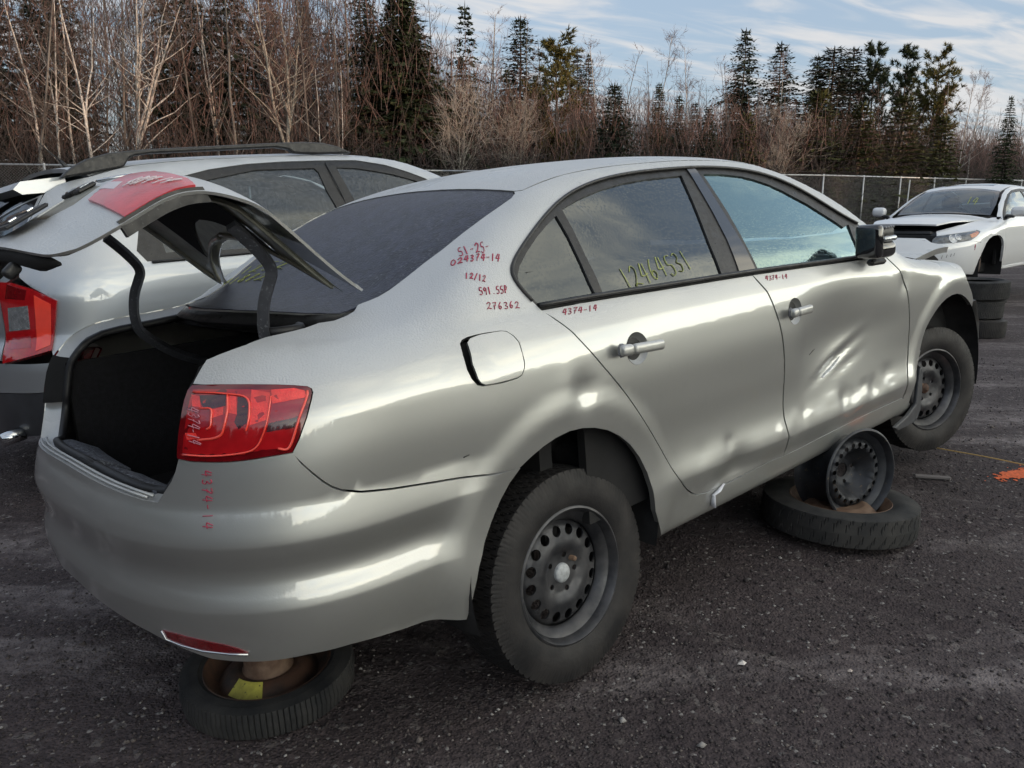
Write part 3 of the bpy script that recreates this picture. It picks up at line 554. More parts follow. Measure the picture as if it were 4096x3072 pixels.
# outlines of the panels, as points of the surface charts
CAR_M = Matrix([[0.732867, -0.676044, -0.076615, -0.35886], [0.678753, 0.734237, 0.013819, 2.843995], [0.046912, -0.06213, 0.996965, 0.063847], [0.0, 0.0, 0.0, 1.0]])
SD = {"rdoor_rear":[[0.3037,0.3546],[0.333,0.3144],[0.3582,0.285],[0.3718,0.2674],[0.3856,0.2432],[0.4108,0.2086],[0.4397,0.1719],[0.4719,0.1312],[0.5063,0.0905],[0.5399,0.0503],[0.5704,0.0129],[0.6015,-0.0317],[0.6436,-0.0914],[0.6917,-0.1573],[0.7273,-0.2088],[0.7641,-0.2665],[0.7831,-0.3011],[0.8121,-0.3388],[0.8354,-0.3714],[0.8678,-0.4031],[0.8972,-0.4246],[0.9304,-0.4386]],"rdoor_bot":[[0.9304,-0.4386],[0.9632,-0.4458],[1.0179,-0.4514],[1.0743,-0.4541],[1.1432,-0.4549],[1.2101,-0.453],[1.2881,-0.4456],[1.36,-0.4439],[1.436,-0.4449],[1.4761,-0.4486]],"bseam":[[1.3087,0.3306],[1.3185,0.3057],[1.3353,0.2788],[1.3554,0.2537],[1.3648,0.2292],[1.3794,0.1917],[1.3981,0.1499],[1.4137,0.1152],[1.4251,0.077],[1.4396,0.0339],[1.4528,-0.0137],[1.463,-0.0657],[1.4699,-0.114],[1.4746,-0.1702],[1.4734,-0.2194],[1.4719,-0.2564],[1.4711,-0.298],[1.4757,-0.3312],[1.4835,-0.3527],[1.4853,-0.3722],[1.4879,-0.4019],[1.4897,-0.4359],[1.4855,-0.4521]],"fdoor_bot":[[1.4855,-0.4521],[1.5715,-0.4502],[1.71,-0.4473],[1.8565,-0.4434],[2.0132,-0.4418],[2.18,-0.4404],[2.3409,-0.4416],[2.4559,-0.4462],[2.5418,-0.4472]],"fdoor_front":[[2.3481,0.2905],[2.3771,0.2612],[2.4022,0.235],[2.4339,0.2109],[2.4528,0.1829],[2.4738,0.1542],[2.4873,0.1256],[2.5012,0.0921],[2.513,0.0634],[2.5349,0.0144],[2.5539,-0.0353],[2.5697,-0.1094],[2.5804,-0.1833],[2.5716,-0.2509],[2.5716,-0.2507],[2.5594,-0.2931],[2.537,-0.3373],[2.5346,-0.361],[2.5412,-0.3904],[2.5458,-0.4211],[2.5418,-0.4472]],"arch_r":[[0.7085,-0.5156],[0.6962,-0.4055],[0.6852,-0.3412],[0.6657,-0.2759],[0.6291,-0.2087],[0.5861,-0.1548],[0.5344,-0.1082],[0.4774,-0.0707],[0.4238,-0.0502],[0.3721,-0.0395],[0.3217,-0.0318],[0.2668,-0.0433],[0.22,-0.0593],[0.1808,-0.0769],[0.1395,-0.104],[0.1054,-0.1352],[0.0745,-0.1831],[0.0415,-0.2339],[0.0123,-0.2945],[-0.0195,-0.3559],[-0.0401,-0.4178],[-0.0504,-0.4719],[-0.061,-0.501]],"arch_f":[[2.6428,-0.3325],[2.6732,-0.3012],[2.6997,-0.2564],[2.7119,-0.2017],[2.6772,-0.2961],[2.6933,-0.235],[2.7121,-0.1714],[2.7361,-0.1171],[2.7699,-0.0887],[2.8235,-0.0485],[2.8818,-0.0183],[2.9435,0.0046],[3.0253,0.0128],[3.089,0.01],[3.1599,-0.0035],[3.2418,-0.0336],[3.3151,-0.0715],[3.3705,-0.1105]],"seam_qb":[[-0.5179,0.0929],[-0.4982,0.0675],[-0.4755,0.0397],[-0.4562,0.0162],[-0.4361,-0.0035],[-0.4149,-0.0193],[-0.3692,-0.0363],[-0.287,-0.0493],[-0.144,-0.0698],[0.0245,-0.091],[0.0455,-0.0897],[0.1363,-0.1042]],"lamp":[[-0.7836,0.2951],[-0.798,0.2815],[-0.8059,0.2529],[-0.8139,0.2114],[-0.824,0.163],[-0.8297,0.1267],[-0.832,0.1025],[-0.8272,0.0942],[-0.7862,0.0887],[-0.7322,0.0861],[-0.6823,0.085],[-0.635,0.0865],[-0.5783,0.0908],[-0.5166,0.0945],[-0.4977,0.1239],[-0.4713,0.1765],[-0.4525,0.2235],[-0.4483,0.2368],[-0.4502,0.2475],[-0.4606,0.2548],[-0.4921,0.2619],[-0.538,0.2698],[-0.61,0.2794],[-0.6877,0.288],[-0.7442,0.2929]],"qtop":[[-0.7834,0.2987],[-0.7732,0.3254],[-0.7555,0.3709],[-0.7128,0.3861],[-0.635,0.4119],[-0.5761,0.4461],[-0.482,0.4738],[-0.4336,0.489],[-0.3651,0.5209],[-0.2968,0.5225],[-0.2204,0.5486],[-0.1751,0.5688],[-0.1263,0.6128],[-0.0961,0.6156],[-0.0686,0.6143],[-0.0207,0.6157],[0.0178,0.6248],[0.0631,0.6468],[0.1267,0.6788],[0.1894,0.7042],[0.262,0.7398],[0.3354,0.7691],[0.4124,0.7972],[0.4562,0.8149],[0.4899,0.8417],[0.5007,0.8604]],"dlo":[[0.3061,0.3553],[0.2909,0.3866],[0.279,0.4175],[0.2682,0.4507],[0.2661,0.4783],[0.2704,0.4983],[0.2848,0.5215],[0.3124,0.5501],[0.3657,0.5925],[0.428,0.6403],[0.4899,0.683],[0.5528,0.7228],[0.6114,0.7515],[0.6678,0.7734],[0.7377,0.7957],[0.8397,0.8174],[0.9402,0.8293],[1.0498,0.8376],[1.1627,0.8428],[1.2857,0.8439],[1.3445,0.8464],[1.4597,0.8414],[1.5751,0.8355],[1.6726,0.8185],[1.7652,0.7979],[1.8644,0.7579],[1.9565,0.7041],[2.043,0.6369],[2.132,0.5658],[2.2041,0.505],[2.2606,0.4883],[2.2732,0.4584]],"dlo_bot":[[0.3061,0.3553],[0.4613,0.3536],[0.6486,0.3477],[0.8585,0.3404],[0.7545,0.3448],[0.9801,0.3385],[1.2375,0.3336],[1.3154,0.3317],[1.5283,0.3242],[1.8662,0.3131],[1.6309,0.3218],[1.9084,0.3103],[2.1418,0.3039],[2.2267,0.3038]],"fuel":[[0.028,0.3045],[0.0399,0.314],[0.0638,0.3169],[0.0985,0.3163],[0.1451,0.3131],[0.1608,0.3068],[0.1748,0.2892],[0.1825,0.2695],[0.1822,0.242],[0.1817,0.2083],[0.1778,0.1924],[0.1648,0.1752],[0.1486,0.1705],[0.103,0.1706],[0.0672,0.1721],[0.0417,0.1749],[0.0304,0.1825],[0.0237,0.1971],[0.0191,0.241]],"sill_bot":[[0.77,-0.5636],[0.9382,-0.563],[1.1064,-0.5624],[1.2745,-0.5618],[1.4427,-0.5612],[1.6109,-0.5606],[1.7791,-0.56],[1.9473,-0.5595],[2.1155,-0.5589],[2.2836,-0.5583],[2.4518,-0.5577],[2.62,-0.5571]],"g_fd":[[1.3703,0.8123],[1.4875,0.8072],[1.597,0.7929],[1.6749,0.773],[1.7493,0.7454],[1.8194,0.7097],[1.885,0.6657],[1.9531,0.6209],[2.0168,0.5679],[2.0816,0.5139],[2.1231,0.4745],[2.1797,0.4872],[2.1552,0.4157],[2.1455,0.3562],[2.1557,0.3341],[2.1001,0.3132],[1.916,0.3192],[1.6378,0.3295],[1.7873,0.3342],[1.5438,0.3441],[1.3657,0.3441],[1.3689,0.4357],[1.3747,0.5174],[1.378,0.6334],[1.374,0.7384]],"g_sail":[[2.183,0.4739],[2.1957,0.4574],[2.2333,0.4184],[2.182,0.3643],[2.1494,0.3605],[2.1639,0.4249]],"bpil":[[1.2914,0.8411],[1.3396,0.8423],[1.342,0.7694],[1.3446,0.627],[1.3462,0.481],[1.3427,0.349],[1.2437,0.354],[1.271,0.4935],[1.2825,0.6187]],"g_rd":[[0.5754,0.7046],[0.68,0.7416],[0.7746,0.7663],[0.9116,0.7911],[1.0489,0.803],[1.2411,0.8102],[1.2032,0.6299],[1.1674,0.4811],[1.1471,0.358],[0.8193,0.3613],[0.5611,0.3673],[0.5662,0.432],[0.5682,0.5101],[0.5752,0.6157]],"g_rq":[[0.5403,0.6816],[0.5428,0.5945],[0.5363,0.4902],[0.5306,0.4142],[0.5312,0.3678],[0.3163,0.3695],[0.3042,0.3862],[0.2848,0.4297],[0.2804,0.4575],[0.2886,0.4835],[0.3096,0.5126],[0.3573,0.5574],[0.4202,0.6066],[0.4881,0.6523]],"fuel_hole":[[0.0152,0.3026],[0.0244,0.3128],[0.0413,0.3173],[0.0645,0.3185],[0.0994,0.3179],[0.1458,0.3144],[0.1634,0.3081],[0.1781,0.2903],[0.1855,0.27],[0.1851,0.2414],[0.1847,0.2077],[0.1806,0.1908],[0.1675,0.172],[0.15,0.1662],[0.1021,0.1643],[0.0665,0.1668],[0.0409,0.1687],[0.0263,0.1754],[0.0144,0.1962],[0.0085,0.2239],[0.0096,0.2704]],"reflector":[[-0.9578,-0.3835],[-0.9061,-0.3791],[-0.8179,-0.3795],[-0.7596,-0.383],[-0.7208,-0.3922],[-0.6982,-0.404],[-0.6974,-0.4084],[-0.7477,-0.4102],[-0.8284,-0.4136],[-0.8947,-0.4126],[-0.9502,-0.4094]],"lp_bright":[[-0.6025,0.2608],[-0.5557,0.2482],[-0.5568,0.2184],[-0.5656,0.1835],[-0.6134,0.1726],[-0.6059,0.2079],[-0.6057,0.233]],"lp_top":[[-0.5518,0.2547],[-0.4932,0.252],[-0.4682,0.2418],[-0.467,0.2255],[-0.551,0.22]],"lp_mid":[[-0.5522,0.219],[-0.469,0.2239],[-0.4891,0.1833],[-0.5631,0.1754]],"lp_dark":[[-0.5648,0.174],[-0.4927,0.1811],[-0.5033,0.1583],[-0.5736,0.1519]],"lp_low":[[-0.5749,0.1498],[-0.5037,0.155],[-0.5232,0.1115],[-0.5498,0.1091],[-0.5949,0.1114],[-0.5839,0.1294]],"lp_in":[[-0.7513,0.2611],[-0.6721,0.2551],[-0.6731,0.2269],[-0.7106,0.2237],[-0.7378,0.2274],[-0.7469,0.2437]],"lp_in2":[[-0.7106,0.2207],[-0.6794,0.2251],[-0.6811,0.2056],[-0.7136,0.1987]],"lp_in3":[[-0.6669,0.2534],[-0.6429,0.2486],[-0.643,0.2024],[-0.6672,0.2091]],"lp_in4":[[-0.6392,0.247],[-0.6198,0.2414],[-0.6119,0.2267],[-0.6172,0.182],[-0.641,0.1659],[-0.6513,0.1849],[-0.643,0.2024]],"lp_in5":[[-0.7631,0.2232],[-0.7186,0.2201],[-0.721,0.1806],[-0.7387,0.1769],[-0.7606,0.1827]],"lp_in6":[[-0.7784,0.2659],[-0.751,0.2587],[-0.7449,0.2291],[-0.7723,0.2334]],"lp_in7":[[-0.7964,0.1649],[-0.7617,0.1638],[-0.757,0.1495],[-0.7915,0.1456]],"lp_c1":[[-0.7731,0.271],[-0.7124,0.2638],[-0.6722,0.2575],[-0.6343,0.25],[-0.6173,0.2423],[-0.6088,0.2287],[-0.6097,0.2038],[-0.6153,0.1773],[-0.6228,0.1599]],"lp_c2":[[-0.749,0.2266],[-0.7133,0.2221],[-0.7131,0.1987],[-0.7159,0.178],[-0.7283,0.1712]],"lp_c3":[[-0.6669,0.2546],[-0.6675,0.2137],[-0.6808,0.1689],[-0.6909,0.1535],[-0.7144,0.1466],[-0.7573,0.1452]],"lp_c4":[[-0.8053,0.1076],[-0.7308,0.1033],[-0.6683,0.1043],[-0.6211,0.1091],[-0.5996,0.1197],[-0.5862,0.1386],[-0.5685,0.1771],[-0.5529,0.2385]],"lp_c5":[[-0.4626,0.241],[-0.4659,0.2253],[-0.4911,0.1769],[-0.5223,0.1103],[-0.5497,0.1097]],"lp_rim":[[-0.7802,0.2937],[-0.6876,0.2867],[-0.61,0.2782],[-0.5381,0.2684],[-0.4922,0.2605],[-0.4609,0.253],[-0.4508,0.2464],[-0.4495,0.2369],[-0.4537,0.2237],[-0.4723,0.1766],[-0.4988,0.1241],[-0.5171,0.0962]],"belt_f":[[1.3176,0.3343],[1.5306,0.3268],[1.8685,0.3159],[1.6343,0.3256],[1.9118,0.3143],[2.1456,0.3081],[2.2129,0.3076]],"quarterfold":[[0.3253,0.0875],[0.3257,0.0636],[0.3189,0.0484]],"x_t1":["51-25-",[[0.1766,0.6111],[0.2442,0.5833],[0.1994,0.6582]]],"x_t2":["024374-14",[[0.141,0.5869],[0.2495,0.5369],[0.1577,0.6133]]],"x_t3":["12/12",[[0.1285,0.5087],[0.1742,0.4763],[0.1414,0.5298]]],"x_t4":["591.55P",[[0.1353,0.4385],[0.227,0.4264],[0.1422,0.463]]],"x_t5":["276362",[[0.1365,0.3871],[0.2434,0.3707],[0.1433,0.4093]]],"x_t6":["4374-14",[[0.3679,0.3218],[0.5035,0.3117],[0.3811,0.341]]],"x_t7":["4374-14",[[1.3687,0.2951],[1.5164,0.2853],[1.3783,0.3133]]],"x_t8":["4374-14",[[-0.7553,0.0667],[-0.7612,-0.0847],[-0.7279,0.0665]]],"x_t9":["4374-14",[[-0.7842,0.2342],[-0.7833,0.1359],[-0.7489,0.2246]]],"x_t10":["12464531",[[0.6686,0.3689],[1.0304,0.397],[0.6668,0.4478]]],"bump_bot":[[-0.061,-0.5152],[-0.2621,-0.4735],[-0.4311,-0.4404],[-0.5481,-0.4315],[-0.6776,-0.4367],[-0.8102,-0.4391],[-0.9268,-0.4241],[-1.0272,-0.4142],[-1.175,-0.4141],[-1.3681,-0.4224],[-1.5708,-0.4254]],"sill_edge":[[-1.5708,-0.0042],[-1.4305,-0.0056],[-1.2947,-0.0095],[-1.1555,-0.0156],[-1.0486,-0.0212],[-0.966,-0.0266],[-0.9096,-0.0262]],"open_edge":[[-0.8749,0.0008],[-0.8548,0.0347],[-0.8398,0.0607],[-0.8275,0.0921]],"LID_M":[[0.67225,0.1068,0.73258,-0.91772],[-0.07443,0.99428,-0.07665,0.0171],[-0.73658,-0.003,0.67635,0.09973],[0.0,0.0,0.0,1.0]],"p_cup_r":[[0.6222,0.1655],[0.5656,0.1708],[0.6715,0.166]],"p_bar_r":[[0.5174,0.1755],[0.7034,0.1647]],"p_cup_f":[[1.524,0.1505]],"p_bar_f":[[1.4475,0.1512],[1.5845,0.1529]],"p_fendfront":[[3.3719,-0.0721],[3.3266,-0.0219],[3.2918,0.0042],[3.2179,0.0656],[3.202,0.1199],[3.2109,0.1471],[3.2054,0.1752],[4.8084,0.1765]],"p_scr":[[1.7841,-0.1911],[1.8102,-0.1808],[1.8746,-0.1615],[1.9455,-0.1297],[2.0175,-0.0955],[2.1543,-0.0844]],"p_band":[[0.7473,-0.3299]]}

# ------------------------------------------------------------------ wheels
def tyre_mesh(R, r, w, tread='winter', n=150, dep=.007):
    """tyre of revolution about the y axis with lugs cut into the tread"""
    hw = w / 2; sh = R - .016
    side = [(r - .004, hw * .78), (r + .006, hw * .86), (r + .02, hw * .93), ((r + sh) / 2 - .012, hw * 1.0), ((r + sh) / 2 + .012, hw * 1.0), (sh - .018, hw * .95), (sh - .002, hw * .90)]
    ty = np.array([.86, .80, .60, .57, .34, .31, .05, .02]) * hw; ty = np.concatenate([ty, -ty[::-1]])
    tr = R - .010 * (np.abs(ty) / hw)**4
    prof_r = np.array([a for a, b in side] + list(tr) + [a for a, b in side[::-1]]); prof_y = np.array([b for a, b in side] + list(ty) + [-b for a, b in side[::-1]])
    k = len(prof_r); m = n * 4; t = np.arange(m) * 2 * np.pi / m; rr = np.repeat(prof_r[None], m, 0).copy()
    s0 = len(side)
    for j in range(len(ty)):
        if tread == 'winter':
            ph = (np.arange(m) + int(6 * abs(ty[j]) / hw * 2) + (2 if ty[j] < 0 else 0)) % 8
            rr[ph == 0, s0 + j] -= dep
            if j in (1, 2, 5, 6): rr[:, s0 + j] -= dep * (0 if j in (1, 5) else 0)
        elif tread == 'summer':
            ph = (np.arange(m) + int(14 * (ty[j] / hw))) % 14; rr[(ph == 0) & (abs(ty[j]) > .3 * hw), s0 + j] -= dep * .8
        else:
            rr[(np.arange(m) % 6 == 0), s0 + j] -= dep * .7
    if tread != 'summer':
        g = [j for j in range(len(ty) - 1) if abs(ty[j] - ty[j + 1]) < .07 * hw]
        for j in g: rr[:, s0 + j] -= dep * .0
    for j in range(1, len(ty) - 1):          # circumferential grooves: narrow gaps between ribs
        if abs(abs(ty[j]) - .585 * hw) < .03 * hw or abs(abs(ty[j]) - .325 * hw) < .03 * hw: rr[:, s0 + j] -= dep * .35
    if tread == 'winter':                   # lugs reach down the shoulder
        ph = np.arange(m) % 8
        for j in (s0 - 1, s0 + len(ty)): rr[ph < 2, j] -= .005
    V = np.stack([np.cos(t)[:, None] * rr, np.broadcast_to(prof_y, (m, k)), np.sin(t)[:, None] * rr], -1).reshape(-1, 3)
    Fs = [[i * k + q, i * k + q + 1, ((i + 1) % m) * k + q + 1, ((i + 1) % m) * k + q] for i in range(m) for q in range(k - 1)]
    return V, Fs
def tyre(name, R, r, w, m, parent, tread='winter', M=None):
    V, Fs = tyre_mesh(R, r, w, tread); o = mesh(name, V, Fs, m, parent, True, M=M); recalc(o, R_(38)); return o
def steel_rim(parent, R=.2, w=.17, m=None, holes=16, hole_r=.017, hole_at=.78, bore=.030, bolts=5, bolt_r=.056, inset=.045, name='rim', M=None, bowl=0.):
    """pressed steel wheel: outer face towards -y; barrel, disc with vent holes, bolt holes and a centre bore"""
    mb = MB(); hw = w / 2
    mb.lathe([(R + .006, -hw - .004), (R + .010, -hw), (R + .004, -hw + .004), (R - .004, -hw + .008), (R - .010, -hw + .022), (R - .030, -hw + .034), (R - .034, hw * .3), (R - .020, hw - .02), (R - .006, hw - .008), (R + .008, hw)], 72)
    mb.lathe([(R + .006, -hw - .004), (R + .001, -hw - .006), (R - .006, -hw + .002), (R - .012, -hw + .022), (R - .034, -hw + .036), (R - .040, -hw + .05)], 72)
    Rd = R - .036
    def depth(q):       # disc profile: y over radius
        x = q / Rd
        return np.interp(x, [0, .15, .30, .40, .46, .62, .70, .88, .96, 1.0], np.array([.004, .004, .002, .000, -.010, -.012, -.006, .0, .014, .024]) + bowl * np.array([1, 1, .98, .94, .88, .50, .06, 0, 0, 0])) - hw + inset
    t = np.arange(48) * 2 * np.pi / 48; outer = np.c_[np.cos(t), np.sin(t)] * Rd
    hs = [np.c_[np.cos(t[::4]), np.sin(t[::4])] * bore]
    u = t[::4]
    for i in range(holes):
        a = 2 * np.pi * i / holes; hs.append(np.array([math.cos(a), math.sin(a)]) * Rd * hole_at + np.c_[np.cos(u), np.sin(u)] * hole_r)
    for i in range(bolts):
        a = 2 * np.pi * (i + .25) / bolts; hs.append(np.array([math.cos(a), math.sin(a)]) * bolt_r + np.c_[np.cos(u), np.sin(u)] * .0085)
    V2, T = fill2d(outer, hs, .014, .03); y = depth(np.hypot(V2[:, 0], V2[:, 1]))
    V = np.c_[V2[:, 0], y, V2[:, 1]]; Fs = [list(q[::-1]) for q in T]; k = len(V)
    V = np.concatenate([V, V + [0, .006, 0]]); Fs += [[i + k for i in q] for q in T]
    for a, b in boundary(T): Fs.append([a, b, b + k, a + k])
    mb.add(V, Fs)
    o = mb.build(name, m, parent, True, M); recalc(o, R_(40)); return o
def bolt(parent, y, r, m, ang, M=None):
    mb = MB(); mb.lathe([(.0, -.022), (.006, -.022), (.008, -.018), (.008, 0), (.012, .003), (.012, .012)], 10)
    return mb.build('wheel_bolt', m, parent, True, Matrix.Translation((r * math.cos(ang), y, r * math.sin(ang))))
def rotm(steer=0, camber=0, spin=0):
    return Matrix.Rotation(R_(steer), 4, 'Z') @ Matrix.Rotation(R_(camber), 4, 'X') @ Matrix.Rotation(R_(spin), 4, 'Y')
def car_wheel(parent, loc, steer=0, camber=0, spin=0, right=True, cap=True, tread='winter', R=.317, r=.198, w=.195, bolts_at=(.3,)):
    wo = empty('wheel'); wo.parent = parent
    wo.matrix_local = Matrix.Translation(loc) @ rotm(steer, camber, spin) @ (Matrix.Identity(4) if right else Matrix.Rotation(math.pi, 4, 'Z'))
    tyre('tyre', R, r, w, M_['rubber'], wo, tread); steel_rim(wo, r, .165, M_['steel'], 16, .0165, .80, .029, 5, .054, .040)
    if cap:
        mb = MB(); mb.lathe([(0, -.052), (.018, -.0515), (.027, -.049), (.0295, -.044), (.030, -.03)], 24); mb.build('hub_cap', M_['capgrey'], wo, True)
    else:
        mb = MB(); mb.lathe([(0, -.052), (.014, -.052), (.016, -.046), (.022, -.046), (.026, -.040), (.026, -.02)], 20); mb.build('hub', M_['rust_dark'], wo, True)
    for a in bolts_at: bolt(wo, -.040, .054, M_['rust'], 2 * math.pi * (a + .25) / 5)
    return wo
M_['capgrey'] = mat('hub_cap_grey', (.36, .38, .40), .5, .2, var=.25, vscale=60)
# ------------------------------------------------------------------ the silver sedan
CAR_R = [[0.7333, -0.6756, -0.0769]]
def build_sedan():
    root = empty('sedan', CAR_M, "damaged silver four-door sedan propped on wheels with its boot lid raised", 'car')
    sd, tp, lc = Side(SEDAN), Top(SEDAN), Lid(SEDAN); D = SD
    A = lambda k: np.array(D[k], float)
    I3 = lambda *P: SEDAN.inv(np.array(P, float))
    def I2(*xy): return SEDAN.inv(tp.pts(np.array(xy, float)))
    sl = lambda k: smooth_line(A(k), 1)
    # --- outlines in the side chart
    rr, rb, bs, fb, ff = sl('rdoor_rear'), sl('rdoor_bot'), sl('bseam'), sl('fdoor_bot'), sl('fdoor_front')
    dlo, db = sl('dlo'), sl('dlo_bot'); sill = A('sill_bot'); ar = sl('arch_r'); qb = sl('seam_qb'); lamp = A('lamp'); qt = A('qtop')
    ib = int(np.argmin(np.abs(ar[:, 0] - qb[-1, 0]) + 9 * (ar[:, 0] > .35 - 0) * 0 + np.abs(ar[:, 1] - qb[-1, 1])))
    lt = lamp[13:]                               # lamp: outer lower corner, up the outer edge, back along the top
    roofside = I2(*[(x, -.56) for x in (.165, .35, .6, .9, 1.2, 1.38)], (1.43, -.562), (1.6, -.608), (1.86, -.692), (2.0, -.738))
    front = np.concatenate([I2((2.03, -.77)), I3((2.015, -.835, 1.085), (1.945, -.83, 1.075))])
    side_poly = np.concatenate([qt, roofside, front, dlo[::-1], rr[1:], rb[1:], fb[1:], I3((2.245, -.845, .375), (2.29, -.84, .345)), sill[::-1], ar[1:ib], qb[::-1], lt[1:]])
    def wrow(zf, x0, x1, offs=(-.013, -.004, .004, .013)):
        x = np.linspace(x0, x1, 90); out = []
        for o in offs: z = zf(x) + o; out.append(SEDAN.inv(np.c_[x, -SEDAN.w(x, z), z]))
        return out
    def brow(z0, offs=(-.012, -.004, .004, .012)):
        out = []
        for o in offs:
            s_ = np.linspace(-np.pi + .004, -.004, 160); r_ = np.full(160, .8)
            for _ in range(14): P_ = sd.pts(np.c_[s_, np.arctan2(z0 + o - SEDAN.ZO, r_)]); r_ = np.hypot(P_[:, 0] - SEDAN.XO, P_[:, 1])
            a_ = np.arctan2(z0 + o - SEDAN.ZO, r_); xs = np.linspace(.0, .16, 20) + SEDAN.XO; out.append(np.concatenate([np.c_[s_, a_], SEDAN.inv(np.c_[xs, -SEDAN.w(xs, np.full(20, z0 + o)), np.full(20, z0 + o)])]))
        return out
    sh_rows = wrow(SH_Z, -.70, 2.0); lo_rows = wrow(LOW_Z, .44, 2.22)
    panel(sd, 'body_side', side_poly, M_['silver'], root, [A('fuel_hole')], h=.026, he=.010, depth=.02, rows=wrow(SH_Z, -.70, .2))
    panel(sd, 'body_side', side_poly, M_['silver'], root, h=.05, he=.02, depth=.02, mirror='only')
    gap = .0022
    def shrink(p, g=gap):
        q = sd.iso(p); a = np.roll(q, 1, 0); b = np.roll(q, -1, 0); t = b - a; n = np.c_[-t[:, 1], t[:, 0]] / (np.linalg.norm(t, axis=1)[:, None] + 1e-9)
        area = (q[:, 0] * np.roll(q[:, 1], -1) - np.roll(q[:, 0], -1) * q[:, 1]).sum()
        return sd.uniso(q + n * g * (1 if area > 0 else -1))
    isplit = int(np.argmin(np.abs(db[:, 0] - bs[0, 0]) + (db[:, 1] - bs[0, 1])**2))
    dbr = db[db[:, 0] < bs[0, 0] - .01]; dbr = dbr[np.argsort(dbr[:, 0])]; dbf = db[db[:, 0] > bs[0, 0] + .01]; dbf = dbf[np.argsort(dbf[:, 0])]
    rpoly = shrink(np.concatenate([dbr, bs, rb[::-1][1:], rr[::-1][1:-1]]), .0042)
    fpoly = shrink(np.concatenate([bs[:1], dbf, ff[:], fb[::-1][1:-1], bs[::-1][:-1]]), .0042)
    def disc(c, rx, n=28):
        t = np.arange(n) * 2 * np.pi / n; P0 = sd.pts(np.array([c]))[0]
        return SEDAN.inv(np.c_[P0[0] + rx * np.cos(t), np.full(n, P0[1]), P0[2] + rx * np.sin(t)])
    def bowl(c, rx, parent, mirror=None):
        d = disc(c, rx); c0 = d.mean(0); rings = [1, .93, .8, .6, .35, .1]; V = []; dz = [0, .006, .014, .021, .026, .027]
        for k, a in zip(rings, dz): V.append(on_body(sd, c0 + (d - c0) * k, -a))
        V = np.concatenate(V); n = len(d); Fs = [[i * n + j, i * n + (j + 1) % n, (i + 1) * n + (j + 1) % n, (i + 1) * n + j] for i in range(5) for j in range(n)] + [[5 * n + j for j in range(n)]]
        o = mesh('handle_cup', V, Fs, M_['silver'], parent, True); return o
    def handle(parent, p0, p1):
        a, b = sd.pts(np.array([p0, p1])); na = SEDAN.normal(np.array([a, b])); a = a + na[0] * .030; b = b + na[1] * .030
        L = np.linalg.norm(b - a); x = (b - a) / L; n = na.mean(0); n -= x * (n @ x); n /= np.linalg.norm(n); z = np.cross(x, n)
        if z[2] < 0: z = -z
        h = empty('door_handle'); h.parent = parent
        rbox('grip', a + x * (L * .63) + n * .002, (L * .72, .022, .031), M_['silver'], h, (x, n, z), .010)
        rbox('lock_cover', a + x * (L * .13), (L * .27, .024, .033), M_['silver'], h, (x, n, z), .0115)
        mb = MB(); mb.box(a + x * (L * .08) - n * .012, (L * .16, .02, .040), (x, n, z), 0, .010); mb.build('handle_gasket', M_['grey'], h)
    rd = panel(sd, 'rear_door', rpoly, M_['silver'], root, [disc(A('p_cup_r')[0], .049)], h=.022, he=.010, depth=.02, rows=sh_rows + lo_rows); rd['label'] = 'rear door with a creased and scraped lower edge'
    bowl(A('p_cup_r')[0], .0485, rd); handle(rd, *A('p_bar_r'))
    fd = panel(sd, 'front_door', fpoly, M_['silver'], root, [disc(A('p_cup_f')[0], .049)], h=.018, he=.009, depth=.02, rows=sh_rows + lo_rows); fd['label'] = 'front door caved in below the handle with a long diagonal scrape'
    bowl(A('p_cup_f')[0], .0485, fd); handle(fd, *A('p_bar_f'))
    panel(sd, 'rear_door', rpoly, M_['silver'], root, h=.06, he=.03, mirror='only'); panel(sd, 'front_door', fpoly, M_['silver'], root, h=.06, he=.03, mirror='only')
    # dark filler behind the shut lines
    back = np.concatenate([rr, rb[1:], fb[1:], ff[::-1][1:], db[np.argsort(-db[:, 0])][1:-1]])
    panel(sd, 'door_frame', back, M_['seal'], root, h=.07, he=.04, off=-.016, depth=0)
    # side glass: black frame with three openings, panes set back in it
    dl = np.concatenate([db[np.argsort(db[:, 0])], I3((1.935, -.79, 1.12)), dlo[::-1][:-1]])
    gq, gr, gf, gs = A('g_rq'), A('g_rd'), A('g_fd'), A('g_sail')
    fr = panel(sd, 'window_surround', dl, M_['black_trim'], root, [gq, gr, gf], h=.04, he=.012, off=-.003, depth=.014)
    panel(sd, 'window_surround', dl, M_['black_trim'], root, [gq, gr, gf], h=.08, he=.03, off=-.003, depth=.014, mirror='only')
    w1 = panel(sd, 'quarter_window', gq, M_['glass_dark'], root, h=.05, he=.02, off=-.009, depth=0); w2 = panel(sd, 'rear_door_window', gr, M_['glass_dark'], root, h=.05, he=.02, off=-.009, depth=0)
    w3 = panel(sd, 'front_door_window', gf, M_['glass_front'], root, h=.05, he=.02, off=-.009, depth=0)
    for n_, g_, k_ in (('quarter_window', gq, 'glass_dark'), ('rear_door_window', gr, 'glass_dark'), ('front_door_window', gf, 'glass_front')):
        panel(sd, n_, g_, M_[k_], root, h=.09, he=.04, off=-.009, depth=0, mirror='only')
    panel(sd, 'pillar_cover', A('bpil'), M_['black_gloss'], root, h=.04, he=.02, off=.002, depth=.006)
    ps = cr(on_body(sd, sl('dlo')[1:-1], .002), 3); mb = MB(); mb.tube(ps, .0055, 6); mb.build('window_moulding', M_['black_trim'], root, True)
    bt = db[np.argsort(db[:, 0])]; P1 = on_body(sd, bt + [0, .012], .004); mb = MB(); mb.tube(cr(P1, 3), .013, 8, flat=.5); mb.build('belt_moulding', M_['black_trim'], root, True)
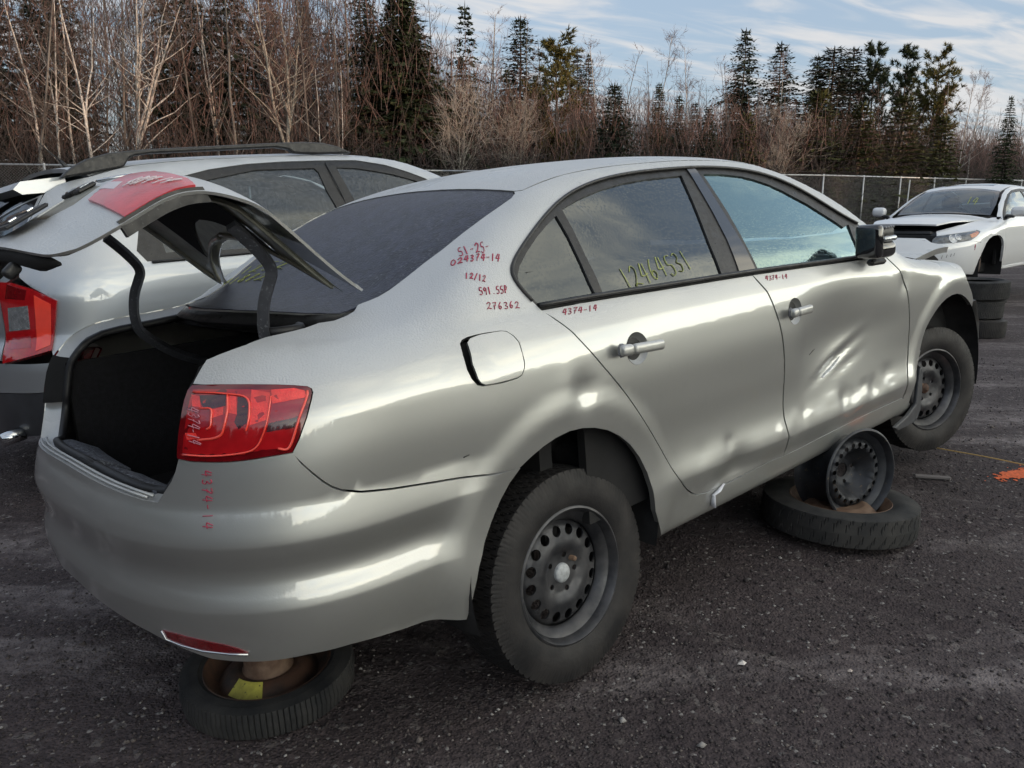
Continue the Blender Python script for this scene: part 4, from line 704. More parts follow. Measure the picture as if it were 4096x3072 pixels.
    # fuel flap, standing slightly open at its rear edge
    fo = A('fuel'); cx = fo.mean(0)
    def open_flap(V):
        x0 = V[:, 0].max(); V = V.copy(); t = (x0 - V[:, 0]) / .18; V[:, 1] -= .016 * t; V[:, 0] -= .001 * t; return V
    panel(sd, 'fuel_flap', fo, M_['silver'], root, h=.02, he=.008, depth=.010, post=open_flap, back=True)
    panel(sd, 'fuel_recess', A('fuel_hole'), M_['dark'], root, h=.05, he=.02, off=-.03, depth=0)
    # roof and glass
    roof = [(.150, 0), (.146, -.16), (.148, -.30), (.152, -.44), (.156, -.535)]; rs = [(x, -.557) for x in (.17, .35, .6, .9, 1.2, 1.37)]
    hd = [(1.42, -.55), (1.50, -.36), (1.535, -.18), (1.545, 0)]
    h2 = np.array(roof + rs + hd); rp = np.concatenate([h2, (h2[1:-1] * [1, -1])[::-1]])
    panel(tp, 'roof', rp, M_['silver'], root, h=.045, he=.02, depth=.02)
    g1 = [(.146, 0), (.142, -.16), (.144, -.30), (.148, -.44), (.150, -.532), (.138, -.549), (.106, -.566), (-.015, -.567), (-.161, -.560), (-.287, -.537), (-.37, -.515), (-.43, -.500), (-.47, -.495), (-.516, -.41), (-.554, -.31), (-.60, -.17), (-.625, 0)]
    g1 = np.array(g1); gp = np.concatenate([g1, (g1[1:-1] * [1, -1])[::-1]])
    rw = panel(tp, 'rear_window', gp, M_['glass_rear'], root, h=.05, he=.02, off=-.003, depth=.006)
    g2 = np.array([(1.549, 0), (1.539, -.18), (1.504, -.36), (1.428, -.549), (1.6, -.598), (1.86, -.680), (1.99, -.722), (2.10, -.56), (2.17, -.3), (2.19, 0)])
    panel(tp, 'windscreen', np.concatenate([g2, (g2[1:-1] * [1, -1])[::-1]]), M_['glass_front'], root, h=.07, he=.03, off=-.003, depth=.006)
    # fender and bent bonnet
    fn = A('p_fendfront')[:6]
    fe = np.concatenate([shrink(ff)[:], I3((2.255, -.84, .36)), sl('arch_f'), fn, I3((2.85, -.80, .955)), I2((2.80, -.745), (2.6, -.74), (2.4, -.735), (2.2, -.735), (2.08, -.765))])
    ffo = ff + [.006, 0]
    fe = np.concatenate([ffo, I3((2.262, -.84, .36)), sl('arch_f'), fn, I2((2.86, -.76), (2.7, -.742), (2.5, -.738), (2.3, -.735), (2.12, -.75), (2.04, -.79))])
    fen = panel(sd, 'front_fender', fe, M_['silver'], root, h=.024, he=.010, depth=.02, rows=wrow(SH_Z, 2.0, 2.95)); fen['label'] = 'front fender buckled at its front end'
    panel(sd, 'front_fender', fe, M_['silver'], root, h=.06, he=.03, depth=.02, mirror='only')
    hz = np.array([(2.24, 0), (2.22, -.3), (2.16, -.55), (2.10, -.70), (2.3, -.715), (2.6, -.72), (2.9, -.715), (3.10, -.70), (3.20, -.5), (3.24, 0)])
    lift = pchip([2.0, 2.15, 2.33, 2.47, 2.58, 2.75, 2.95, 3.08, 3.3], [.05, .045, .018, -.004, -.012, .012, .06, .075, .06])
    def bend(V):
        V = V.copy(); k = sstep(-V[:, 1], -.2, .7); V[:, 2] += lift(V[:, 0]) * (.35 + .65 * k) + .006 + .010 * np.sin(V[:, 1] * 14 + V[:, 0] * 9) * sstep(V[:, 0], 2.5, 2.9); return V
    ho = panel(tp, 'bonnet', np.concatenate([hz, (hz[1:-1] * [1, -1])[::-1]]), M_['silver'], root, h=.04, he=.02, depth=.03, back=True, post=bend); ho['label'] = 'buckled bonnet sitting proud of the fender'
    mb = MB(); mb.box((2.75, 0, .72), (.95, 1.40, .36), bev=.04); mb.box((2.65, 0, .93), (.8, 1.36, .10), bev=.03); mb.build('engine_bay', M_['dark'], root)
    # what is left of the front bumper: a loose cheek behind the wheel arch
    mb = MB(); q = [(3.045, -.862, .735), (3.10, -.850, .70), (3.155, -.845, .60), (3.17, -.84, .48), (3.165, -.835, .36), (3.14, -.83, .30)]
    V = []; 
    for p in q: V += [p, (p[0] + .02, p[1] + .02, p[2]), (p[0] + .10, p[1] + .16, p[2]), (p[0] - .01, p[1] + .03, p[2])]
    k = len(q); Fs = [[4 * i + j, 4 * i + (j + 1) % 4, 4 * i + 4 + (j + 1) % 4, 4 * i + 4 + j] for i in range(k - 1) for j in range(4)] + [[0, 1, 2, 3], [4 * k - 1, 4 * k - 2, 4 * k - 3, 4 * k - 4]]
    o = mesh('front_bumper', V, Fs, M_['silver'], root, True); recalc(o, R_(45))
    # rear bumper, wrapped round both corners
    bb = A('bump_bot'); se = A('sill_edge'); oe = A('open_edge'); lb = lamp[7:14]
    half = np.concatenate([qb[::-1][:-1], ar[ib + 1:], bb[1:]])          # seam (arch end .. towards lamp) is reversed below
    half = np.concatenate([ar[ib:], bb[1:], se, oe[1:], lb[:], qb[1:-1] + [0, -.0058]])
    half[-len(qb) + 1:, 0] -= .001
    mir = half.copy(); mir = mir[::-1]; mirr = np.c_[np.where(mir[:, 0] < 0, -np.pi - mir[:, 0], np.nan), mir[:, 1]]
    keep = half[:, 0] < -1e-3
    # right half plus mirrored left half as one skin
    Lh = np.c_[-np.pi - half[:, 0], half[:, 1]]
    iB, iS = len(ar) - ib + len(bb) - 2, len(ar) - ib + len(bb) - 1
    clampL = np.c_[np.minimum(half[:, 0], -.004), half[:, 1]]; Lh = np.c_[-np.pi - clampL[:, 0], clampL[:, 1]]
    full = np.concatenate([half[:iB], Lh[:iB + 1][::-1][1:], Lh[iS + 1:][::-1], half[iS:]])
    bu = panel(sd, 'rear_bumper', full, M_['silver'], root, h=.024, he=.010, depth=.02, rows=brow(.684) + brow(.527))
    rf = panel(sd, 'reflector', A('reflector'), M_['red_dark'], bu, h=.03, he=.012, off=.004, depth=.006)
    rl = A('reflector'); mb = MB(); mb.tube(on_body(sd, np.concatenate([rl[:1], rl[::-1][:5]]), .004), .003, 6); mb.build('reflector_rim', M_['chrome'], rf, True)
    rm = np.c_[-np.pi - rl[:, 0], rl[:, 1]][::-1]; panel(sd, 'reflector', rm, M_['red_dark'], bu, h=.04, he=.02, off=.004, depth=.006)
    # lamps on the body
    la = empty('tail_lamp'); la.parent = root; la['label'] = 'whole red tail lamp on the near rear corner'
    panel(sd, 'lens_cover', shrink(lamp, .002), M_['red_dark'], la, h=.02, he=.01, off=.003, depth=.02)
    for k, mm in (('lp_bright', 'red_bright'), ('lp_top', 'red_bright'), ('lp_mid', 'red_mid'), ('lp_dark', 'red_black'), ('lp_low', 'red'), ('lp_in', 'red_black'), ('lp_in2', 'red_bright'), ('lp_in3', 'red_bright'), ('lp_in4', 'red_black'), ('lp_in5', 'red_mid'), ('lp_in6', 'red_bright'), ('lp_in7', 'red_bright')):
        panel(sd, 'lamp_segment', A(k), M_[mm], la, h=.02, he=.012, off=.0045, depth=.003, rnd=.0006)
    # soft red field under the segments
    fld = shrink(lamp, .014); panel(sd, 'lamp_field', fld, M_['red'], la, h=.02, he=.012, off=.0038, depth=.003)
    mb = MB()
    for k in ('lp_c1', 'lp_c2', 'lp_c3', 'lp_c4', 'lp_c5'): mb.tube(cr(on_body(sd, A(k), .0055), 4), .0030, 6, flat=.7)
    mb.build('light_guide', M_['red_line'], la, True)
    lm = np.c_[-np.pi - np.minimum(lamp[:, 0], -.004), lamp[:, 1]][::-1]
    la2 = panel(sd, 'tail_lamp', lm, M_['red_dark'], root, h=.03, he=.015, off=.003, depth=.03)
    # boot opening: rubber seal, painted jamb, load sill, dark well
    loop = np.concatenate([on_body(sd, se), on_body(sd, oe)[1:], on_body(sd, lamp[6::-1][:6]), on_body(sd, qt[1:12])])
    fr_ = tp.pts(np.array([(-.475, -.495), (-.525, -.41), (-.563, -.31), (-.609, -.17), (-.634, 0)]))
    loopR = np.concatenate([loop, fr_]); loopL = (loopR[1:-1] * [1, -1, 1])[::-1]; lp_ = np.concatenate([loopR, loopL])
    def inset(P, d):
        Q = P.copy(); rear = sstep(-P[:, 0], .80, .96); topm = sstep(P[:, 2], .98, 1.08) * sstep(np.abs(P[:, 1]), .3, .5); sidem = sstep(np.abs(P[:, 1]), .35, .5)
        Q[:, 0] += rear * d * .8 + (1 - sstep(-P[:, 0], .5, .66)) * -d * .3; Q[:, 1] -= np.sign(P[:, 1]) * d * sidem; Q[:, 2] -= d * .55 * sstep(P[:, 2], .98, 1.1); return Q
    l1 = inset(lp_, .022); l1[:, 2] -= .012; l2 = inset(lp_, .062); n = len(lp_)
    mb = MB()
    mb.add(np.concatenate([lp_ - SEDAN.normal(lp_) * .004, l1, l2]), [[r * n + i, r * n + (i + 1) % n, (r + 1) * n + (i + 1) % n, (r + 1) * n + i] for r in (0, 1) for i in range(n)])
    o = mb.build('boot_jamb', M_['silver'], root, True)
    ih = [i for i in range(n) if lp_[i, 1] > .4 and lp_[i, 0] < -.87 and .872 < lp_[i, 2] < 1.045]; ih.sort(key=lambda i: lp_[i, 2])
    ha, hb = lp_[ih] + [-.004, .004, 0], l2[ih] + [-.006, .006, 0]; k = len(ih)
    mesh('lamp_housing', np.concatenate([ha, (ha + hb) / 2 - [.006, .0, 0], hb]), [[r * k + i, r * k + i + 1, (r + 1) * k + i + 1, (r + 1) * k + i] for r in (0, 1) for i in range(k - 1)], M_['dark'], la2, True)
    mb = MB(); cl = np.concatenate([l2, l2[:2]]); mb.tube(cl, .0125, 8); mb.build('boot_seal', M_['seal'], root, True)
    for k in (.012, .026): 
        pp = on_body(sd, se[:-1], .002); pp = np.concatenate([(pp[1:] * [1, -1, 1])[::-1], pp]) + [k, 0, .004]; mb = MB(); mb.tube(pp, .004, 6); mb.build('sill_lip', M_['silver'], root, True)
    l3 = l2.copy(); mb = MB(); x1 = np.clip(l2[:, 0] + .55, None, -.02); far = np.c_[np.minimum(l2[:, 0] * .2 - .02, -.05), np.clip(l2[:, 1], -.5, .5), np.clip(l2[:, 2], .55, 1.02)]
    low = np.c_[l2[:, 0] * .98 + .03, np.clip(l2[:, 1], -.47, .47), np.minimum(l2[:, 2] - .10, .95)]; low[l2[:, 0] > -.72, 2] = np.maximum(low[l2[:, 0] > -.72, 2], .94)
    mb.box((-.50, 0, .55), (.90, 1.0, .03)); mb.box((-.06, 0, .8), (.03, 1.1, .55)); mb.box((-.475, -.515, .775), (.85, .03, .45)); mb.box((-.475, .515, .775), (.85, .03, .45)); mb.box((-.28, 0, 1.085), (.46, 1.12, .03)); mb.box((-.95, 0, .64), (.03, .86, .18)); mb.build('boot_well', M_['carpet'], root)
    for y in (-.25, .21):
        mb = MB(); c0 = np.array([(-.955 - .03 * (1 - (abs(t) / .5)**2), t, .762) for t in np.linspace(y - .18, y + .18, 9)])
        V = []
        for c in c0: V += [c + [-.02, 0, .02], c + [.02, 0, .014], c + [.09, 0, -.03], c + [.09, 0, -.06], c + [-.02, 0, -.04]]
        Fs = [[5 * i + j, 5 * i + (j + 1) % 5, 5 * i + 5 + (j + 1) % 5, 5 * i + 5 + j] for i in range(8) for j in range(5)] + [[0, 1, 2, 3, 4], [44, 43, 42, 41, 40]]
        mb.add(V, Fs); o = mb.build('load_sill_trim', M_['frost'], root, True); recalc(o, R_(50))
    mb = MB()
    for i in range(9): mb.box((-.20 , -.02 + i * .022, 1.0), (.012, .012, .05))
    mb.build('boot_vent', M_['grey'], root)
    mb = MB(); mb.tube([(-.45, -.20, 1.06), (-.40, -.26, .98), (-.38, -.30, .90), (-.40, -.34, .87)], .005, 6); mb.build('boot_pull_cord', M_['grey'], root, True)
    # panel between rear window and boot
    ca = np.array([(-.43, -.507), (-.475, -.500), (-.520, -.415), (-.558, -.315), (-.604, -.172), (-.629, 0)]); cb = ca + np.array([(-.03, .0), (-.035, .03), (-.035, 0), (-.035, 0), (-.035, 0), (-.035, 0)])
    pts = lambda a: np.concatenate([tp.pts(a), (tp.pts(a)[:-1] * [1, -1, 1])[::-1]])
    a3, b3 = pts(ca), pts(cb); b3[:, 2] -= .030; c3 = b3 + [.06, 0, -.03]; k = len(a3)
    mesh('rear_shelf_panel', np.concatenate([a3 - [0, 0, .006], b3, c3]), [[r * k + i, r * k + i + 1, (r + 1) * k + i + 1, (r + 1) * k + i] for r in (0, 1) for i in range(k - 1)], M_['black_trim'], root, True)
    # boot lid: skin, inner frame, lamp halves, plate recess, gooseneck hinges
    LM = Matrix(D['LID_M'])
    e3 = np.array([(-.615, 0, 0), (-.590, -.17, 0), (-.545, -.31, 0), (-.500, -.41, 0), (-.455, -.50, 0), (-.452, -.545, 0)]); e3 = np.concatenate([tp.pts(e3[:, :2])])
    e3 = tp.pts(np.array([(-.650, 0), (-.626, -.17), (-.58, -.31), (-.535, -.41), (-.475, -.51), (-.452, -.553)]))
    edge = np.concatenate([lc.inv(e3), lc.inv([(-.60, -.562, 1.15), (-.72, -.568, 1.14), (-.845, -.575, 1.10), (-.885, -.564, 1.06), (-.90, -.560, 1.04), (-.930, -.560, .97), (-.962, -.560, .878), (-.99, -.548, .81), (-1.008, -.532, .765), (-1.02, -.505, .735), (-1.04, -.45, .722), (-1.065, -.35, .712), (-1.08, -.18, .705), (-1.084, 0, .703)])])
    edge = cr(edge, 4)
    lidp = np.concatenate([edge, (edge[1:-1] * [1, -1])[::-1]])
    lid = empty('boot_lid'); lid.parent = root; lid.matrix_local = LM; lid['label'] = 'raised boot lid seen edge-on with half lamps and its inner frame'
    rec = lc.inv([(-1.01, -.20, .97), (-1.01, .20, .97), (-1.02, .26, .88), (-1.04, .22, .82), (-1.04, -.22, .82), (-1.02, -.26, .88)])
    LA = lc.inv([(-1.006, -.34, .897), (-1.0, -.31, .935), (-.988, -.275, .985), (-.972, -.262, 1.018), (-.955, -.275, 1.04), (-.945, -.30, 1.05), (-.925, -.40, 1.055), (-.905, -.49, 1.052), (-.897, -.54, 1.04), (-.930, -.553, .965), (-.960, -.553, .885), (-.985, -.47, .890)])
    panel(lc, 'lid_skin', lidp, M_['silver'], lid, h=.024, he=.012, depth=.007, back=True)
    def scale2(p, f, c=None): c = p.mean(0) if c is None else c; return c + (p - c) * f
    inner = np.concatenate([edge * [1, .985], (edge[1:-1] * [1, -.985])[::-1]])
    inner = scale2(inner, .935)
    hole = np.array([(a, b) for a, b in scale2(inner, .62)])
    panel(lc, 'lid_frame', inner, M_['silver_in'], lid, [hole], h=.03, he=.02, off=-.030, depth=-.024)
    hole2 = scale2(inner, .64); panel(lc, 'lid_lining', hole2, M_['dark'], lid, h=.05, he=.03, off=-.034, depth=.0)
    # pressed ribs round the frame
    for f in (.93,):
        p = scale2(inner, f); P = on_body(lc, densify(p, .05), -.033); mb = MB(); mb.tube(np.concatenate([P, P[:1]]), .011, 6, flat=.6); mb.build('frame_rib', M_['silver_in'], lid, True)
    P = on_body(lc, cr(lc.inv([(-1.015, -.49, .745), (-1.05, -.40, .728), (-1.07, -.2, .722), (-1.078, 0, .72), (-1.07, .2, .722), (-1.05, .40, .728), (-1.015, .49, .745)]), 4), -.035); mb = MB(); mb.tube(P, np.clip(.006 + .05 * np.sin(np.linspace(0, math.pi, len(P))), 0, .028), 8, flat=.7); mb.build('lid_lower_trim', M_['dark'], lid, True)
    for sgn in (1, -1):
        q = LA if sgn > 0 else (LA * [1, -1])[::-1]
        o = panel(lc, 'lid_lamp', q, M_['red_frost'], lid, h=.02, he=.01, off=.008, depth=.02)
        r2 = lc.inv([(-1.0, -.305 * sgn, .938), (-.992, -.283 * sgn, .968), (-.982, -.36 * sgn, .975), (-.988, -.385 * sgn, .945)]); r2 = r2 if sgn > 0 else r2[::-1]
        panel(lc, 'lamp_reflector', r2, M_['pen_white'], o, h=.03, he=.02, off=.0095, depth=.002)
        hb = lc.inv([(-.897, -.557 * sgn, 1.045), (-.930, -.562 * sgn, .965), (-.962, -.562 * sgn, .872), (-.990, -.545 * sgn, .86)])
        P = on_body(lc, lc.inv([(-.895, -.553 * sgn, 1.045), (-.93, -.556 * sgn, .965), (-.962, -.556 * sgn, .875)]), .004)
        A0 = on_body(lc, densify(lc.inv([(-.893, -.552 * sgn, 1.05), (-.93, -.555 * sgn, .965), (-.964, -.555 * sgn, .868)]), .02, False), .006); mb = MB(); inn = A0 - SEDAN.normal(A0) * 0
        dn = np.array([.036, 0, -.012]); k = len(A0); W = np.array([0, .012 * sgn, 0])
        mb.add(np.concatenate([A0, A0 + dn, A0 + dn + W * 2, A0 + W * 2]), [[r * k + i, r * k + i + 1, ((r + 1) % 4) * k + i + 1, ((r + 1) % 4) * k + i] for r in range(4) for i in range(k - 1)] + [[0, k, 2 * k, 3 * k], [k - 1, 4 * k - 1, 3 * k - 1, 2 * k - 1]])
        o2 = mb.build('lamp_housing', M_['black_trim'], o); recalc(o2)
    # number-plate recess with its two little lamps, plate mount, badge
    panel(lc, 'plate_recess', rec, M_['silver_in'], lid, h=.03, he=.02, off=.0015, depth=.006)
    for y in (-.09, .09):
        P = on_body(lc, lc.inv([(-1.012, y, .955)]), .006)[0]; nrm = SEDAN.normal(P[None])[0]; up = np.array([nrm[2], 0, -nrm[0]])
        mb = MB(); mb.box(P, (.075, .05, .012), (np.array([0, 1, 0]), up, nrm), 0, .004); mb.build('plate_lamp', M_['black_trim'], lid)
        mb = MB(); mb.box(P + nrm * .006, (.045, .026, .006), (np.array([0, 1, 0]), up, nrm), 0, .002); mb.build('plate_lamp_lens', M_['clear'], lid)
    P = on_body(lc, lc.inv([(-1.012, 0, .955)]), .005)[0]; nrm = SEDAN.normal(P[None])[0]; up = np.array([nrm[2], 0, -nrm[0]])
    mb = MB(); mb.box(P, (.08, .06, .016), (np.array([0, 1, 0]), up, nrm), 0, .004); mb.build('boot_release', M_['dark'], lid)
    P = on_body(lc, lc.inv([(-1.05, 0, .79)]), .022)[0]; nrm = SEDAN.normal(P[None])[0]; up = np.array([nrm[2], 0, -nrm[0]])
    mb = MB(); mb.box(P, (.52, .11, .010), (np.array([0, 1, 0]), up, nrm), 0, .004); mb.build('plate_holder', M_['black_trim'], lid)
    mb = MB(); mb.box(P + nrm * .008 + up * .02, (.44, .018, .006), (np.array([0, 1, 0]), up, nrm), 0, .002); mb.box(P + nrm * .008 - up * .025, (.44, .022, .006), (np.array([0, 1, 0]), up, nrm), 0, .002); mb.build('plate_strip', M_['chrome'], lid)
    P = on_body(lc, lc.inv([(-.955, 0, 1.04)]), .004)[0]; nrm = SEDAN.normal(P[None])[0]; up = np.cross(nrm, [0, 1, 0]); up = np.array([nrm[2], 0, -nrm[0]])
    mb = MB(); t = np.linspace(0, 2 * np.pi, 33)
    mb.tube(P + .052 * (np.cos(t)[:, None] * np.array([0, 1, 0]) + np.sin(t)[:, None] * up), .004, 6)
    for pl_ in ([(-.030, .034), (-.012, -.004), (0, .016), (.012, -.004), (.030, .034)], [(-.042, .016), (-.018, -.038), (0, .0), (.018, -.038), (.042, .016)]):
        mb.tube(np.array([P + np.array([0, 1, 0]) * a + up * b + nrm * .001 for a, b in pl_]), .0042, 5)
    mb.build('badge', M_['chrome'], lid, True)
    mb = MB(); P = on_body(lc, lc.inv([(-1.085, 0, .705)]), -.03)[0]
    mb.box(P + [.0, -.02, -.07], (.05, .09, .13), None, 0, .012); mb.build('lid_latch', M_['black_trim'], lid)
    
    for yy in (.24, -.26): rbox('lid_buffer', P + [.03, yy, -.02], (.03, .04, .04), M_['black_trim'], lid, None, .01)
    arm = [(-.46, .93), (-.56, .98), (-.655, 1.06), (-.672, 1.11), (-.670, 1.155), (-.660, 1.198), (-.643, 1.235), (-.632, 1.262), (-.638, 1.288), (-.662, 1.322), (-.690, 1.354), (-.72, 1.385)]
    for y in (-.47, .47):
        mb = MB(); P = cr([(x, y, z) for x, z in arm], 4); mb.tube(P, .027, 4, flat=.62)
        o = mb.build('hinge_arm', M_['hinge'], root); bm = bmesh.new(); bm.from_mesh(o.data); bm.to_mesh(o.data); bm.free()
    mb = MB(); t = np.linspace(0, math.pi, 12)
    mb.tube([(-.66 + .10 * math.cos(a) * -1 + .06, -.505 - .0 * a, 1.10 + .0 * a) if False else (-.62 - .05 * math.cos(a), -.455 - .05 * math.sin(a), 1.118) for a in t], .012, 8); mb.build('hinge_gasket', M_['seal'], root, True)
    # mirror, folded flat against the door, its cap missing
    mi = empty('wing_mirror'); mi.parent = root; mi['label'] = 'black wing mirror without its cap, folded in'
    cx_, cy_, cz_ = 1.745, -.925, 1.142; ax = [(.985, -.17, 0), (.17, .985, 0), (0, 0, 1)]
    rbox('mirror_base', (cx_, cy_, cz_ - .035), (.140, .10, .07), M_['black_gloss'], mi, ax, .028)
    rbox('mirror_frame', (cx_, cy_, cz_ + .028), (.134, .085, .062), M_['black_trim'], mi, ax, .026)
    rbox('mirror_rim', (cx_ - .056, cy_ + .005, cz_), (.045, .112, .132), M_['black_gloss'], mi, ax, .02)
    rbox('indicator_lens', (cx_ + .012, cy_ - .040, cz_ + .006), (.085, .03, .022), M_['clear'], mi, ax, .010)
    mb = MB()
    for i in range(4): mb.box((cx_ - .012 + i * .022, cy_ - .030, cz_ + .050), (.014, .03, .010), ax, 0, .003)
    mb.build('frame_slot', M_['grey'], mi)
    mb = MB(); mb.box((1.86, -.875, 1.085), (.10, .09, .035), ax, 0, .012); mb.box((1.80, -.90, 1.052), (.10, .035, .026), ax, 0, .010); mb.build('mirror_foot', M_['black_trim'], mi)
    # mud flap
    fl = np.array([(2.345, .515), (2.325, .50), (2.31, .44), (2.29, .345), (2.20, .31), (2.06, .285), (2.10, .262), (2.24, .258), (2.31, .27), (2.345, .31), (2.36, .40), (2.362, .49)])
    mb = MB(); mb.prism(fl, 0, .018, ((1, 0, 0), (0, 0, 1), (.1, 1, 0), (0, -.875, 0))); o = mb.build('mud_flap', M_['grey_rubber'], root); 
    bv = o.modifiers.new('b', 'BEVEL'); bv.width = .006; bv.segments = 2
    # wheel wells, floor and the cabin seen through the glass
    for cx0, cz0, r0 in ((-.011, .413, .385), (2.707, .41, .425)):
        for sy in (1, -1):
            mb = MB(); n = 40; t = np.linspace(R_(-18), R_(198), n); ys = np.array([-.855, -.80, -.55, -.53]) * sy; rr_ = np.array([r0, r0 + .01, r0 + .01, r0 - .25])
            if sy < 0: pass
            V = np.stack([cx0 + np.cos(t)[:, None] * rr_, np.broadcast_to(ys, (n, 4)), cz0 + np.sin(t)[:, None] * rr_], -1).reshape(-1, 3)
            mb.add(V, [[i * 4 + j, i * 4 + j + 1, i * 4 + 5 + j, i * 4 + 4 + j] for i in range(n - 1) for j in range(3)]); mb.box((cx0, -.46 * sy, .5), (.8, .04, .5)); mb.build('wheel_liner', M_['liner'], root, True)
    mb = MB(); mb.box((1.3, 0, .31), (1.95, 1.50, .05)); mb.box((-.60, 0, .44), (.50, 1.0, .06)); mb.box((.0, 0, .42), (.5, .95, .3)); mb.box((2.7, 0, .40), (.9, .95, .3)); mb.box((1.2, 0, .28), (2.6, .12, .06)); mb.build('floor_pan', M_['liner'], root)
    mb = MB(); mb.box((0, 0, .33), (.07, 1.3, .07), bev=.02); mb.build('axle', M_['liner'], root); rbox('shock_absorber', (-.10, -.62, .42), (.08, .06, .26), M_['liner'], root); rbox('axle', (2.70, 0, .36), (.07, 1.3, .06), M_['liner'], root)
    mb = MB(); mb.tube([(-.30, .45, .36), (-.75, .42, .34), (-.98, .40, .36)], .03, 8); mb.build('exhaust', M_['rust_dark'], root, True)
    cab = MB(); cab.box((1.1, .80, .75), (2.0, .03, .62)); cab.box((1.1, -.80, .75), (2.0, .03, .62)); cab.box((.0, 0, .80), (.05, 1.5, .8)); cab.box((2.0, 0, .84), (.35, 1.5, .42), bev=.08); cab.box((-.22, 0, 1.10), (.46, 1.2, .02)); cab.build('cabin_lining', M_['dark'], root)
    for x, y, w_ in ((1.02, -.37, .5), (1.02, .37, .5), (.22, 0, 1.3)):
        se_ = empty('seat'); se_.parent = root
        mb = MB(); mb.box((x + .22, y, .58), (.50, w_, .16), bev=.05); mb.build('cushion', M_['seat'], se_)
        rbox('backrest', (x - .10, y, .88), (.16, w_ * .96, .56), M_['seat'], se_, [(.96, 0, .28), (0, 1, 0), (-.28, 0, .96)], .05)
        for yy in ((y,) if w_ < 1 else (-.42, .42)):
            rbox('headrest', (x - .20, yy, 1.24), (.10, .26, .17), M_['seat'], se_, [(.97, 0, .24), (0, 1, 0), (-.24, 0, .97)], .05)
    mb = MB(); t = np.linspace(0, 2 * math.pi, 25); mb.tube([(1.68 + .08 * math.sin(a), .37 + .18 * math.cos(a), 1.0 + .17 * math.sin(a)) for a in t], .014, 6); mb.build('steering_wheel', M_['dark'], root, True)
    # wheels
    car_wheel(root, (0, -.742, .312), 0, -3.4, 20, True, True, bolts_at=(.55,))
    car_wheel(root, (2.651, -.738, .340), -17, -.4, 60, True, False, bolts_at=(2.6,), tread='winter')
    car_wheel(root, (0, .742, .312), 0, 3.4, 0, False, True); car_wheel(root, (2.651, .738, .340), -17, .4, 0, False, False)
    # pen marks, scrapes
    for i in range(1, 6): handwriting(sd, root, D['x_t%d' % i][0], D['x_t%d' % i][1], M_['pen_red'], .0019, seed=i)
    handwriting(sd, rd, *D['x_t6'], M_['pen_red'], .0017, seed=6); handwriting(sd, fd, *D['x_t7'], M_['pen_red'], .0017, seed=7)
    handwriting(sd, bu, *D['x_t8'], M_['pen_red'], .0019, seed=8); handwriting(sd, la, *D['x_t9'], M_['pen_pink'], .0016, .0062, seed=9)
    handwriting(sd, w2, *D['x_t10'], M_['pen_yellow'], .0019, -.007, seed=10)
    handwriting(tp, rw, 'A18Y2'.replace('A', '4').replace('Y', '7'), [(-.335, .56), (-.35, .17), (-.295, .55)], M_['pen_yellow'], .0019, .0, seed=11)
    handwriting(tp, rw, '1252', [(-.285, .50), (-.29, .12), (-.245, .49)], M_['pen_yellow'], .0019, .0, seed=12)
    handwriting(sd, fen, '4374-14', I3((2.36, -.80, 1.03), (2.56, -.82, .995), (2.38, -.76, 1.05)), M_['dark'], .0014, seed=13)
    handwriting(lc, lid, '4374-14', lc.inv([(-.985, -.40, .955), (-.935, -.505, 1.0), (-.965, -.395, 1.0)]), M_['pen_white'], .0018, .010, seed=14)
    s_ = A('p_scr'); mb = MB()
    mb.tube(cr(on_body(sd, s_[:4], .001), 5), np.interp(np.linspace(0, 1, 16), [0, .15, .5, .8, 1], [.006, .010, .013, .010, .003]), 6, flat=.25); mb.build('scrape', M_['scrape'], fd, True)
    mb = MB(); P = on_body(sd, I3((1.33, -.87, .742), (1.36, -.87, .752), (1.385, -.87, .757)), .0006); mb.tube(P, [.001, .0022, .0008], 5); mb.build('scratch', M_['scuff'], fd, True)
    mb = MB(); P = on_body(sd, I3((-.375, -.86, .777), (-.358, -.86, .781)), .0006); mb.tube(P, .0018, 5); mb.build('scratch', M_['scuff'], root, True)
    # rag caught in the rear door
    mb = MB(); P = on_body(sd, I3((.73, -.85, .400), (.70, -.85, .382), (.665, -.852, .374)), .008); mb.tube(P, [.004, .009, .006], 6, flat=.5)
    P = on_body(sd, I3((.668, -.852, .376), (.674, -.85, .350), (.680, -.85, .325)), .010); mb.tube(P, [.007, .009, .012], 6, flat=.4); mb.build('rag', M_['rag'], rd, True)
    return root
M_['hinge'] = mat('hinge_cover', (.045, .047, .055), .55, var=.2, vscale=30, speck=(140, .62, (.13, .14, .15)))
M_['grey_rubber'] = mat('grey_rubber', (.040, .043, .050), .5, var=.25, vscale=14)

